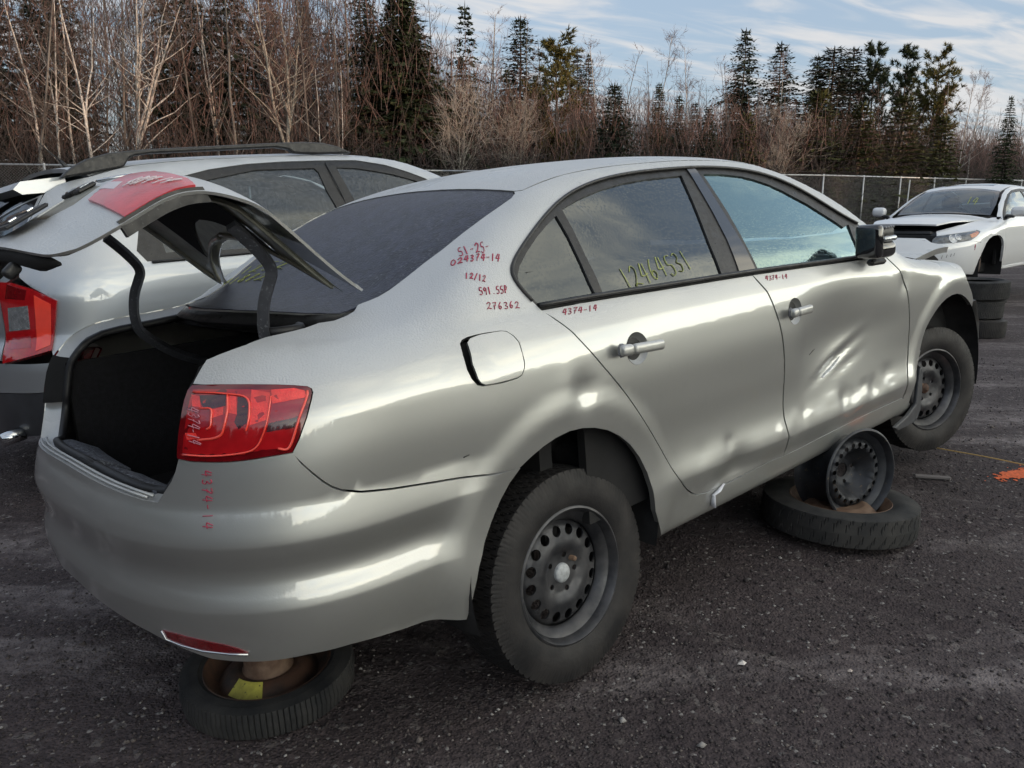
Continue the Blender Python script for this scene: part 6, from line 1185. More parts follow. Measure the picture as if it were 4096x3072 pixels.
def build_woods():
    for i in range(4): proto_birch('w%d' % i, 20 + i, M_['bark_white'], M_['twig_grey'], h=11, r0=.085, nb=20, fork=(0, 1, 0, 1)[i], spread=.26)
    proto_birch('wf', 31, M_['bark_white'], M_['twig_grey'], h=12, r0=.13, nb=24, fork=3, spread=.30, first=.28)
    proto_birch('pop', 33, M_['bark_grey2'], M_['twig_red'], h=12, r0=.14, nb=26, fork=3, spread=.36, first=.35)
    for i in range(3): proto_birch('r%d' % i, 50 + i, M_['bark_white'], M_['twig_red'], h=10, r0=.060, nb=26, spread=.24, sub=(5, 8), tw=(2, 5), up=1.3)
    for i in range(2): proto_birch('thin%d' % i, 70 + i, M_['bark_white'], M_['twig_grey'], h=6, r0=.036, nb=12, spread=.24, lean=.06)
    for i in range(2): proto_birch('bush%d' % i, 80 + i, M_['bark_grey2'], M_['twig_pale'], h=4, r0=.030, nb=26, spread=.42, first=.08, fork=3, up=1.2)
    for i in range(3): proto_conifer('s%d' % i, 100 + i, 's', M_['needle'], 9, 2.5, dens=1.05)
    proto_conifer('sbig', 110, 's', M_['needle'], 9.5, 3.1, dens=1.5, irregular=.2, spray=.42)
    for i in range(3): proto_conifer('b%d' % i, 120 + i, 's', M_['needle_blue'], 9, 2.3, dens=1.05, irregular=.35, tip=.75)
    proto_conifer('club', 131, 's', M_['needle_blue'], 9, 1.6, dens=1.15, irregular=.4, tip=.45, bare=.35)
    proto_conifer('sq', 140, 's', M_['needle_blue'], 6, 2.5, dens=1.25)
    for i in range(2): proto_conifer('y%d' % i, 150 + i, 's', M_['needle_young'], 5, 1.5, dens=1.1)
    for i in range(3): proto_conifer('p%d' % i, 160 + i, 'p', M_['needle_sunlit'], 8, 2.2, nb=105, bare=.14)
    proto_conifer('pd', 170, 'p', M_['needle'], 9, 1.9, nb=80, bare=.28)
    B, S, P = 'bare birches along the edge of the woods', 'spruces standing in the woods', 'pines standing in the woods'
    for a in (
        ('birch_tree', 'w0', 45, -60, 30, 'grey-white bare birch at the left edge of the photo beyond the fence', B),
        ('birch_tree', 'w1', 93, -45, 30, 'thin bare birch second from the left edge, leaning a little', B, 1, None, 'tree', .03),
        ('birch_tree', 'w2', 122, -30, 31, 'slim pale birch just left of the brightest straight birch trunk', B),
        ('birch_tree', 'w3', 163, -70, 29, 'straight bright white birch rising behind the left end of the roof rail', B, 1.1),
        ('birch_tree', 'wf', 256, -60, 31, 'large white birch forking into three golden limbs behind the wagon', B, 1.1),
        ('birch_tree', 'w1', 442, -20, 34, 'single slim birch between the forked birch and the big grey poplar', B),
        ('poplar_tree', 'pop', 585, -55, 33, 'big grey poplar with a twisted sunlit trunk left of the dark spruce', 'poplars in the woods'),
        ('birch_tree', 'thin0', 690, 150, 33, 'thin leaning birch with a fork, left of the two stems by the spruce', B, 1, None, 'tree', -.05),
        ('birch_tree', 'thin1', 722, 140, 32.6, 'thin bright white birch stem just left of the big spruce foot', B, 1, None, 'tree', .06),
        ('spruce_tree', 'b0', 776, -40, 36, 'sparse ragged spruce just left of the big dense green spruce', S, .9),
        ('spruce_tree', 'sbig', 862, -45, 36, 'big dense green spruce above the front end of the roof rail', S, 1.1),
        ('birch_tree', 'r0', 940, -20, 40, 'fine-twigged bare birch against the sky right of the big spruce', B),
        ('birch_tree', 'r1', 1040, 28, 44, 'feathery bare birch midway between the two tall left spruces', B),
        ('birch_tree', 'bush0', 985, 190, 34, 'pale bare shrub birch fanning out above the silver sedan', B, 1.0),
        ('spruce_tree', 'b1', 1124, 34, 42, 'tall black open-boughed spruce left of the golden pine', S, 1.1),
        ('spruce_tree', 's1', 1095, 150, 40, 'lower dark spruce leaning on the foot of the black open spruce', S, .8),
        ('pine_tree', 'p0', 1203, 98, 40, 'broad golden-green pine standing over the middle of the sedan roof', P, 1.15),
        ('spruce_tree', 'b2', 1247, 102, 50, 'small spire of spruce just behind the golden pine', S, .8),
        ('spruce_tree', 's2', 1272, 115, 49, 'reddish-lit spruce tip right of the golden pine', S, .7),
        ('spruce_tree', 'sq', 1328, 178, 38, 'wide low dark spruce in front of the pink birches', S, 1.0),
        ('spruce_tree', 's0', 1425, 178, 41, 'dark spruce right of the wide low one, half hidden by twigs', S, .9),
        ('spruce_tree', 's2', 1468, 205, 42, 'smaller spruce filling the gap right of the half-hidden dark one', S, 1.),
        ('spruce_tree', 'sq', 1532, 228, 40, 'low rounded spruce over the rear of the sedan front door window', S, .75),
        ('birch_tree', 'r2', 1300, 90, 47, 'bare birch in the middle of the pink birch thicket', B),
        ('birch_tree', 'r0', 1412, 70, 48, 'tallest fine bare birch of the pink thicket right of centre', B),
        ('birch_tree', 'r1', 1505, 100, 46, 'pink-topped bare birch left of the tall black spire', B),
        ('spruce_tree', 'b2', 1612, 62, 46, 'tallest narrow black spruce spire right of the pink birches', S, .95),
        ('spruce_tree', 'b0', 1690, 90, 46, 'dark spruce spire second right of the pink birches, with a birch before it', S, 1.15),
        ('birch_tree', 'r2', 1690, 120, 43, 'bare white-stemmed birch standing in front of the second spire', B, .8),
        ('spruce_tree', 'b1', 1768, 116, 48, 'left one of the close pair of pointed dark spruces', S, .95),
        ('spruce_tree', 'club', 1803, 100, 48, 'right one of the close pair, with a blunt club-shaped top', S, 1.5),
        ('spruce_tree', 'club', 1846, 101, 50, 'slender club-topped spruce right of the close pair', S, 1.2),
        ('pine_tree', 'pd', 1893, 106, 50, 'open dark pine between the slender club-topped spruce and the golden one', P, .9),
        ('pine_tree', 'pd', 1962, 112, 50, 'second open dark pine, just left of the broad right-hand golden pine', P, .9),
        ('pine_tree', 'p1', 2030, 120, 48, 'broad golden pine near the right edge, tallest there', P, 1.0),
        ('spruce_tree', 'y0', 1772, 195, 42, 'young golden-tipped spruce below the close pair of dark spruces', S, 1.5),
        ('spruce_tree', 'y1', 1862, 222, 43, 'young green-gold spruce low down right of the golden-tipped one', S, 1.6),
        ('spruce_tree', 'y0', 1955, 205, 44, 'young golden spruce in front of the second open dark pine', S, 1.5),
        ('spruce_tree', 'y1', 1615, 245, 40, 'small young spruce behind the fence above the front of the sedan roof', S, 1.1),
        ('spruce_tree', 'y0', 2040, 250, 45, 'low young spruce beneath the broad right-hand golden pine', S, 1.4),
        ('spruce_tree', 's1', 2186, 207, 46, 'dense green spruce at the right edge of the photo', S, .75),
        ('birch_tree', 'bush1', 1118, 215, 36, 'pale many-stemmed birch bush left of the wide low spruce', B, .9),
        ('birch_tree', 'bush0', 1688, 250, 40, 'pale grey bush birch fanning out right of the small young spruce', B, 1.),
        ('birch_tree', 'thin1', 1912, 190, 44, 'leaning white birch stem below the open dark pine', B, 1, None, 'tree', .16),
        ('birch_tree', 'thin0', 1935, 205, 44, 'second leaning white birch stem close to the first', B, 1, None, 'tree', .20),
        ('birch_tree', 'r1', 2058, 185, 45, 'white birch stem left of the two by the fence near the coupe', B, .9, None, 'tree', .02),
        ('birch_tree', 'r0', 2083, 165, 47, 'white birch stem right of the two by the fence near the coupe', B, .9, None, 'tree', .03),
        ('birch_tree', 'r2', 2120, 160, 50, 'fine bare birch against the sky left of the right-edge spruce', B),
    ): plant(*a)
    # the rest of the wood reads as one mass of thin bare stems, brush and dark conifers
    rg = np.random.default_rng(99)
    Tv, Tf, Wv, Wf, Wm = [], [], [], [], []; nt = nw = 0
    lib = []
    for i in range(7): T, W = birch_segs(np.random.default_rng(300 + i), h=10, r0=.055, nb=24, spread=.24, sub=(3, 6), tw=(1, 3), twig=1.25, first=.18, up=1.2); lib.append((tubes(T, 4), tubes(W, 3)))
    def scatter(n, x0, x1, d0, d1, hfun, redp):
        nonlocal nt, nw
        for i in range(n):
            x = rg.uniform(x0, x1); d = rg.uniform(d0, d1); y = fence_y(x) + d; (tv, tf), (wv, wf) = lib[int(rg.integers(7))]; h = hfun(x / y) * rg.uniform(.72, 1.06); s = h / 10; a = rg.uniform(0, 6.28); c, sn = math.cos(a), math.sin(a); A = np.array([[c, -sn, 0], [sn, c, 0], [0, 0, 1]]) * s; o = np.array([x, y, 0])
            Tv.append(tv @ A.T + o); Tf.append(tf + nt); nt += len(tv); Wv.append(wv @ A.T + o); Wf.append(wf + nw); nw += len(wv); Wm.append(np.full(len(wf), int(rg.random() < redp)))
    hl = lambda q: np.interp(q, [-.62, -.2, -.08, .02, .1, .3, .62], [13, 12.0, 10.5, 9.0, 8.6, 8.2, 8.0])
    scatter(120, -30, -3, 1.5, 20, lambda q: hl(q), .25); scatter(75, -3, 14, 4, 20, lambda q: hl(q) * .95, .85); scatter(70, 12, 42, 4, 18, lambda q: hl(q) * .95, .6)
    o = link('bare_woods', big_mesh('bare_woods', np.concatenate(Tv), np.concatenate(Tf), M_['bark_mass'], smooth=True)); tag(o, 'mass of thin grey stems filling the woods behind the fence', 'woods', kind='stuff')
    o = link('bare_branches', big_mesh('bare_branches', np.concatenate(Wv), np.concatenate(Wf), [M_['twig_mass'], M_['twig_red']], np.concatenate(Wm))); tag(o, 'haze of brown and pinkish twigs among the stems of the woods', 'branches', kind='stuff')
    # dark conifers deeper in
    V, F3 = [], []; n0 = 0; cl = [spruce_arrays(np.random.default_rng(400 + i), 9, 1.7, dens=.7, spray=.42)[:2] for i in range(3)]
    for i in range(125):
        x = rg.uniform(-30, 44) if i < 60 else rg.uniform(-32, -2); y = fence_y(x) + rg.uniform(9 if i < 60 else 5, 24); v, f = cl[i % 3]; h = hl(x / y) * (rg.uniform(.5, .9) if i < 60 else rg.uniform(.6, 1.0)); s = h / 9; a = rg.uniform(0, 6.28); c, sn = math.cos(a), math.sin(a); A = np.array([[c, -sn, 0], [sn, c, 0], [0, 0, 1]]) * s
        V.append(v @ A.T + [x, y, 0]); F3.append(f + n0); n0 += len(v)
    o = link('spruce_woods', big_mesh('spruce_woods', np.concatenate(V), np.concatenate(F3), M_['needle_blue'])); tag(o, 'dark evergreens massed deep in the woods', 'woods', kind='stuff')
    # undergrowth: thickets of dark stems behind the wire
    n = 9500; x = rg.uniform(-34, 46, n); d = rg.exponential(4.5, n) + .4; y = np.array([fence_y(a) for a in x]) + d; h = rg.uniform(.8, 3.6, n) * (1 + .25 * (x < 0)); segs = []
    for i in range(n):
        p = np.array([x[i], y[i], 0]); q = p + np.array([rg.normal(0, .28), rg.normal(0, .28), 1]) * h[i]; m_ = (p + q) / 2 + rg.normal(0, .08, 3); r = rg.uniform(.007, .014); segs += [(p, m_, r, r * .8), (m_, q, r * .8, r * .35)]
        for k in range(3): e = m_ + (q - m_) * rg.random(); segs.append((e, e + np.array([rg.normal(0, .4), rg.normal(0, .4), rg.uniform(.1, .7)]) * h[i] * .3, .007, .004))
    o = link('undergrowth', big_mesh('undergrowth', *tubes(segs, 3), [M_['twig_dark'], M_['twig_mass']], rg.choice(2, len(segs) * 6, p=[.7, .3]))); tag(o, 'thicket of dark leafless brush along the foot of the woods', 'undergrowth', kind='stuff')
    # dead grass at the foot of the fence
    n = 16000; x = rg.uniform(-34, 46, n); y = np.array([fence_y(a) for a in x]) + rg.normal(.4, .9, n); h = rg.uniform(.15, .6, n); P = np.stack([x, y, 0 * x], 1); t = rg.normal(0, .25, (n, 3)); t[:, 2] = 1; Q = P + t * h[:, None]; w = np.stack([rg.normal(0, .012, n), rg.normal(0, .006, n), 0 * x], 1)
    V = np.stack([P - w, P + w, Q], 1).reshape(-1, 3); o = link('dry_grass', big_mesh('dry_grass', V, np.arange(3 * n).reshape(-1, 3), mat('dead_grass', (.13, .10, .065), .9, var=.3, vscale=1))); tag(o, 'dead brown grass along the foot of the fence', 'grass', kind='stuff')
    # brush and saplings filling the depth of the woods
    n = 115000; x = rg.uniform(-34, 50, n); fy = np.interp(x, [-40, -16, -2.6, 13.8, 28.9, 52], [13.5, 26, 32, 37.9, 48.4, 66]); d = 1.5 + 24 * rg.random(n); y = fy + d; top = hl(x / y) * np.interp(x / y, [-.2, .0], [.85, .62]); zc_ = top * rg.random(n)**1.25; l = rg.uniform(.6, 1.7, n)
    dv = np.stack([rg.normal(0, .38, n), rg.normal(0, .38, n), np.ones(n)], 1); dv /= np.linalg.norm(dv, axis=1)[:, None]; A = np.stack([x, y, zc_], 1); B = A + dv * l[:, None]; r = rg.uniform(.007, .013, n)
    o = link('brush', big_mesh('brush', *tubes_np(A, B, r, r * .4), [M_['twig_dark'], M_['twig_mass'], M_['twig_red']], np.repeat(np.where((zc_ > 2.5) & (rg.random(n) < .5), 2, rg.choice(2, n, p=[.6, .4])), 6))); tag(o, 'dense leafless saplings and brush deep in the woods', 'brush', kind='stuff')  # redder, lighter twigs higher up put the sun on the tops into the colour
    # woods on the other sides of the yard, behind the viewer: they shade the yard and show in the paint
    V, F3 = [], []; n0 = 0; lo = [spruce_arrays(np.random.default_rng(500 + i), 10, 1.9, dens=.36, spray=1.1, bare=.02)[:2] for i in range(4)]
    def ring(a0, a1, R0, R1, n, h0, h1):
        nonlocal n0
        for i in range(n):
            a = R_(rg.uniform(a0, a1)); R = rg.uniform(R0, R1); v, f = lo[i % 4]; s = rg.uniform(h0, h1) / 10; b = rg.uniform(0, 6.28); c, sn = math.cos(b), math.sin(b); A = np.array([[c * 1.5, -sn * 1.5, 0], [sn * 1.5, c * 1.5, 0], [0, 0, 1]]) * s
            V.append(v @ A.T + [R * math.sin(a), R * math.cos(a), 0]); F3.append(f + n0); n0 += len(v)
    ring(50, 176, 98, 122, 380, 7.6, 10.2); ring(98, 146, 84, 97, 150, 8.2, 9.6); ring(172, 235, 58, 76, 120, 9, 14); ring(235, 318, 42, 58, 130, 9, 14)
    o = link('far_woods', big_mesh('far_woods', np.concatenate(V), np.concatenate(F3), M_['needle_blue'])); tag(o, 'evergreen woods around the far sides of the yard', 'woods', kind='stuff')
M_['bark_grey2'] = mat('poplar_bark', (.30, .285, .25), .85, col2=(.17, .16, .145), vscale=6, var=.1, bump=.3, bscale=30)
M_['twig_pale'] = mat('pale_twigs', (.26, .235, .21), .85, var=.2, vscale=1.2)
M_['bark_mass'] = mat('wood_stems', (.065, .058, .055), .9, col2=(.15, .14, .13), vscale=.35, var=.1)
M_['twig_mass'] = mat('wood_twigs', (.062, .048, .045), .9, var=.3, vscale=.5)

# ------------------------------------------------------------------ the wagon beside the sedan and the white coupe
def side_at(b, *xz):
    q = np.array(xz, float); return b.inv(np.c_[q[:, 0], -b.w(q[:, 0], q[:, 1]), q[:, 1]])
def build_wagon():
    M = CAR_M @ Matrix.Translation((.15, 2.65, .10)); b = WAGON; sd, tp = Side(b), Top(b, 1.0, 2.1)
    root = empty('wagon', M, "pale silver wagon with black roof rails standing on the sedan's far side", 'car')
    J = lambda *P: b.inv(np.array(P, float)); T2 = lambda *xy: b.inv(tp.pts(np.array(xy, float)))
    sur = np.concatenate([side_at(b, (-.30, 1.165), (.2, 1.157), (.9, 1.157), (1.5, 1.155), (1.98, 1.15), (2.0, 1.19), (1.75, 1.37)), J((1.529, -.728, 1.514), (1.423, -.702, 1.555), (1.271, -.665, 1.601), (1.082, -.634, 1.629), (.862, -.638, 1.633), (.606, -.639, 1.631), (.384, -.645, 1.623), (.156, -.663, 1.602), (.0, -.68, 1.57)), side_at(b, (-.17, 1.50), (-.29, 1.35), (-.335, 1.22))])
    roofside = T2(*[(x, -.605) for x in (-.42, -.2, .2, .6, 1.0, 1.25)], (1.5, -.625), (1.85, -.69), (2.1, -.73), (2.35, -.76))
    seam = J((-.735, -.775, .90), (-.705, -.785, 1.025), (-.78, -.68, 1.095), (-.80, -.60, 1.14), (-.78, -.58, 1.27), (-.715, -.555, 1.42), (-.62, -.535, 1.55))
    sp = np.concatenate([seam, T2((-.52, -.56)), roofside, side_at(b, (2.6, 1.05), (3.1, .95), (3.3, .7), (3.25, .4), (2.9, .36), (1.2, .36), (.45, .36), (.40, .55), (.28, .72), (.0, .80), (-.27, .72), (-.40, .55), (-.44, .36), (-.47, .735)), J((-.765, -.785, .748), (-.765, -.775, .795))])
    for mi in (None, 'only'): 
        panel(sd, 'body_side', sp, M_['wagon'], root, [sur], h=.05, he=.02, depth=.02, mirror=mi)
        gA = np.concatenate([J((.12, -.70, 1.55), (.224, -.694, 1.569), (.422, -.677, 1.597), (.78, -.68, 1.599), (.797, -.697, 1.577), (.80, -.75, 1.46)), side_at(b, (.83, 1.30), (.86, 1.185), (.3, 1.185), (-.02, 1.19))])
        gB = np.concatenate([J((.925, -.68, 1.598), (1.046, -.683, 1.592), (1.174, -.697, 1.574), (1.304, -.713, 1.549), (1.445, -.736, 1.507)), side_at(b, (1.62, 1.41), (1.85, 1.25), (1.90, 1.185), (1.4, 1.185), (.985, 1.185), (.965, 1.30)), J((.945, -.755, 1.46))])
        gC = side_at(b, (-.20, 1.20), (-.10, 1.20), (.03, 1.52), (-.02, 1.54), (-.12, 1.47), (-.21, 1.32))
        gp = gC if False else None
        panel(sd, 'window_surround', sur, M_['black_trim'], root, [gA, gB, gC], h=.06, he=.02, off=-.004, depth=.012, mirror=mi)
        for g, nm in ((gA, 'rear_door_window'), (gB, 'front_door_window'), (gC, 'quarter_window')): panel(sd, nm, g, M_['glass_wagon'], root, h=.08, he=.04, off=-.012, depth=0, mirror=mi)
    bt = on_body(sd, side_at(b, *[(x, 1.160) for x in np.linspace(-.28, 1.95, 16)]), .004); mb = MB(); mb.tube(bt, .012, 6, flat=.6); mb.build('belt_moulding', M_['black_trim'], root, True)
    P = on_body(sd, side_at(b, (.862, 1.63), (.88, 1.45), (.915, 1.16)), .002); mb = MB(); mb.tube(cr(P, 5), .0035, 5); mb.build('door_gap', M_['seal'], root, True)
    r = np.array([(-.50, 0), (-.50, -.3), (-.47, -.50), (-.42, -.598), (-.2, -.60), (.2, -.60), (.6, -.60), (1.0, -.60), (1.22, -.60), (1.28, -.4), (1.32, -.2), (1.33, 0)])
    panel(tp, 'roof', np.concatenate([r, (r[1:-1] * [1, -1])[::-1]]), M_['wagon'], root, h=.07, he=.03, depth=.02)
    r = np.array([(1.337, 0), (1.328, -.2), (1.288, -.4), (1.25, -.596), (1.5, -.615), (1.85, -.675), (2.1, -.72), (2.3, -.72), (2.42, -.4), (2.45, 0)])
    panel(tp, 'windscreen', np.concatenate([r, (r[1:-1] * [1, -1])[::-1]]), M_['glass_wagon'], root, h=.09, he=.05, off=-.004, depth=.006)
    r = np.array([(2.46, 0), (2.44, -.4), (2.36, -.72), (2.8, -.74), (3.1, -.72), (3.2, -.4), (3.25, 0)]); panel(tp, 'bonnet', np.concatenate([r, (r[1:-1] * [1, -1])[::-1]]), M_['wagon'], root, h=.09, he=.05, depth=.02)
    # tailgate with window, spoiler lamp, wiper-less glass
    mirr = lambda q: np.c_[-np.pi - q[:, 0], q[:, 1]][::-1]
    hr = J((-.905, -.50, .765), (-.90, -.49, .95), (-.885, -.47, 1.10), (-.80, -.58, 1.15), (-.775, -.565, 1.27), (-.71, -.545, 1.42), (-.625, -.525, 1.54)); hp = np.concatenate([hr, mirr(hr)])
    wr = J((-.865, -.48, 1.145), (-.795, -.545, 1.19), (-.77, -.545, 1.28), (-.705, -.525, 1.42), (-.64, -.505, 1.52)); wp = np.concatenate([wr, mirr(wr)])
    tg = panel(sd, 'tailgate', hp, M_['wagon'], root, [wp], h=.04, he=.02, depth=.02)
    ir = J((-.855, -.42, 1.175), (-.785, -.44, 1.29), (-.72, -.42, 1.42), (-.67, -.39, 1.49)); ip = np.concatenate([ir, mirr(ir)])
    panel(sd, 'window_band', wp, M_['black_gloss'], tg, [ip], h=.06, he=.02, off=-.003, depth=.008); panel(sd, 'rear_window', ip, M_['glass_wagon'], tg, h=.08, he=.04, off=-.006, depth=0)
    mb = MB(); mb.prism([(-.50, 1.605), (-.70, 1.585), (-.735, 1.55), (-.70, 1.525), (-.60, 1.53), (-.50, 1.56)], -.50, .50, ((1, 0, 0), (0, 0, 1), (0, 1, 0), (0, 0, 0))); o = mb.build('spoiler', M_['wagon'], root); recalc(o, R_(30))
    mb = MB(); mb.box((-.722, .06, 1.562), (.035, .16, .038), [(.93, 0, -.36), (0, 1, 0), (.36, 0, .93)], 0, .008); mb.build('high_brake_lamp', M_['red_frost'], root)
    # bumper and lamps
    bu = J((-.935, -.2, .735)); 
    br = np.concatenate([side_at(b, (-.475, .73)), J((-.76, -.79, .742), (-.86, -.66, .745), (-.905, -.58, .747), (-.95, -.40, .749), (-.97, -.2, .75))]); lr = np.concatenate([side_at(b, (-.47, .60), (-.47, .60)), J((-.80, -.78, .60), (-.93, -.58, .60), (-.98, -.3, .60))])
    top = np.concatenate([br[:], mirr(br)]); low = lr[1:]; topL = np.minimum(br[:, 0], -.002); br2 = np.c_[topL, br[:, 1]]; low2 = np.c_[np.minimum(low[:, 0], -.002), low[:, 1]]
    panel(sd, 'rear_bumper', np.concatenate([br, mirr(br2), mirr(low2)[::-1], low[::-1]]), M_['wagon'], root, h=.04, he=.02, depth=.02)
    l3 = np.concatenate([side_at(b, (-.46, .38)), J((-.80, -.76, .38), (-.92, -.52, .38), (-.96, -.2, .38))]); l32 = np.c_[np.minimum(l3[:, 0], -.002), l3[:, 1]]; lw = low + [0, -.004]; lw2 = low2 + [0, -.004]
    panel(sd, 'shaded_lower_bumper', np.concatenate([lw, mirr(lw2), mirr(l32)[::-1], l3[::-1]]), M_['bumper_shade'], root, h=.05, he=.02, depth=.03)
    lamp = J((-.865, -.50, .760), (-.865, -.49, 1.0), (-.862, -.465, 1.125), (-.825, -.575, 1.117), (-.772, -.693, 1.083), (-.705, -.785, 1.025), (-.735, -.775, .90), (-.765, -.775, .797))
    ins = lamp.mean(0) + (lamp - lamp.mean(0)) * .86
    for k in (0, 1):
        q = (lambda a: a) if k == 0 else mirr
        la = panel(sd, 'tail_lamp', q(lamp), M_['red'], root, h=.03, he=.012, off=.010, depth=.03)
        panel(sd, 'reverse_lens', q(J((-.860, -.555, 1.004), (-.797, -.670, 1.009), (-.806, -.668, .900), (-.868, -.54, .892))), M_['clear'], la, h=.02, he=.012, off=.013, depth=.004)
        panel(sd, 'brake_segment', q(J((-.770, -.70, 1.055), (-.725, -.765, 1.010), (-.757, -.76, .82), (-.80, -.70, .80))), M_['red_line'], la, h=.03, he=.015, off=.012, depth=.003)
        panel(sd, 'lamp_band', q(J((-.862, -.56, .860), (-.81, -.672, .868), (-.815, -.68, .815), (-.868, -.565, .81))), M_['red_mid'], la, h=.03, he=.015, off=.012, depth=.003)
        panel(sd, 'lamp_crown', q(J((-.84, -.545, 1.112), (-.79, -.665, 1.080), (-.80, -.655, 1.035), (-.852, -.53, 1.045))), M_['red_dark'], la, h=.03, he=.015, off=.012, depth=.003)
    mb = MB(); mb.tube([(-.90, -.55, .40), (-1.0, -.555, .385)], .034, 12); mb.build('exhaust_tip', M_['chrome'], root, True)
    # roof rails and aerial
    out = np.array([(-.552, 1.586), (-.522, 1.616), (-.481, 1.644), (-.415, 1.676), (-.307, 1.704), (-.112, 1.720), (.242, 1.734), (.595, 1.748), (.769, 1.753), (.90, 1.747), (.999, 1.725), (1.09, 1.686), (.83, 1.684), (.70, 1.690), (.668, 1.711), (.592, 1.722), (.238, 1.709), (-.107, 1.697), (-.182, 1.688), (-.216, 1.676), (-.229, 1.659), (-.25, 1.633), (-.403, 1.607)])
    for y in (-.615, .565):
        mb = MB(); mb.prism(out, 0, .05, ((1, 0, 0), (0, 0, 1), (0, 1, 0), (0, y, 0))); o = mb.build('roof_rail', M_['black_trim'], root); bv = o.modifiers.new('b', 'BEVEL'); bv.width = .010; bv.segments = 2; bv.limit_method = 'ANGLE'
    mb = MB(); mb.tube([(-.36, -.10, 1.665), (-.40, -.10, 1.715)], [.016, .008], 8); mb.tube([(-.40, -.10, 1.715), (-.50, -.10, 1.82)], [.004, .0025], 5); mb.build('aerial', M_['black_trim'], root, True)
    # inside
    mb = MB(); mb.box((1.0, .78, .8), (2.6, .03, .66)); mb.box((1.0, -.78, .8), (2.6, .03, .66)); mb.box((.8, 0, .45), (3.0, 1.5, .06)); mb.box((-.72, 0, .8), (.03, 1.2, .6)); mb.build('cabin_lining', M_['dark'], root)
    for x, y, w_ in ((1.05, -.38, .5), (1.05, .38, .5), (.15, 0, 1.25)):
        s = empty('seat'); s.parent = root; rbox('backrest', (x - .05, y, 1.02), (.16, w_, .60), M_['seat'], s, [(.96, 0, .28), (0, 1, 0), (-.28, 0, .96)], .05)
        for yy in ((y,) if w_ < 1 else (-.4, .4)): rbox('headrest', (x - .15, yy, 1.40), (.10, .27, .18), M_['seat'], s, [(.97, 0, .24), (0, 1, 0), (-.24, 0, .97)], .05)
    V, Fs = tyre_mesh(.335, .215, .22, 'winter', n=60)
    for x in (0, 2.65):
        for y in (-.76, .76):
            w = empty('wheel'); w.parent = root; w.location = (x, y, .335); o = mesh('tyre', V, Fs, M_['rubber'], w, True); recalc(o, R_(38)); mb = MB(); sg = -1 if y < 0 else 1; mb.lathe([(.218, .06 * sg), (.19, .07 * sg), (.06, .06 * sg), (0, .065 * sg)], 24); mb.build('rim', M_['steel'], w, True)
            mb = MB(); mb.box((x, y * .72, .6), (.85, .2, .6)); mb.build('wheel_liner', M_['liner'], root)
M_['bumper_shade'] = mat('bumper_shade_grey', (.030, .032, .038), .35, coat=.4, var=.2)  # lower bumper: shading and ground reflection put into a dark colour
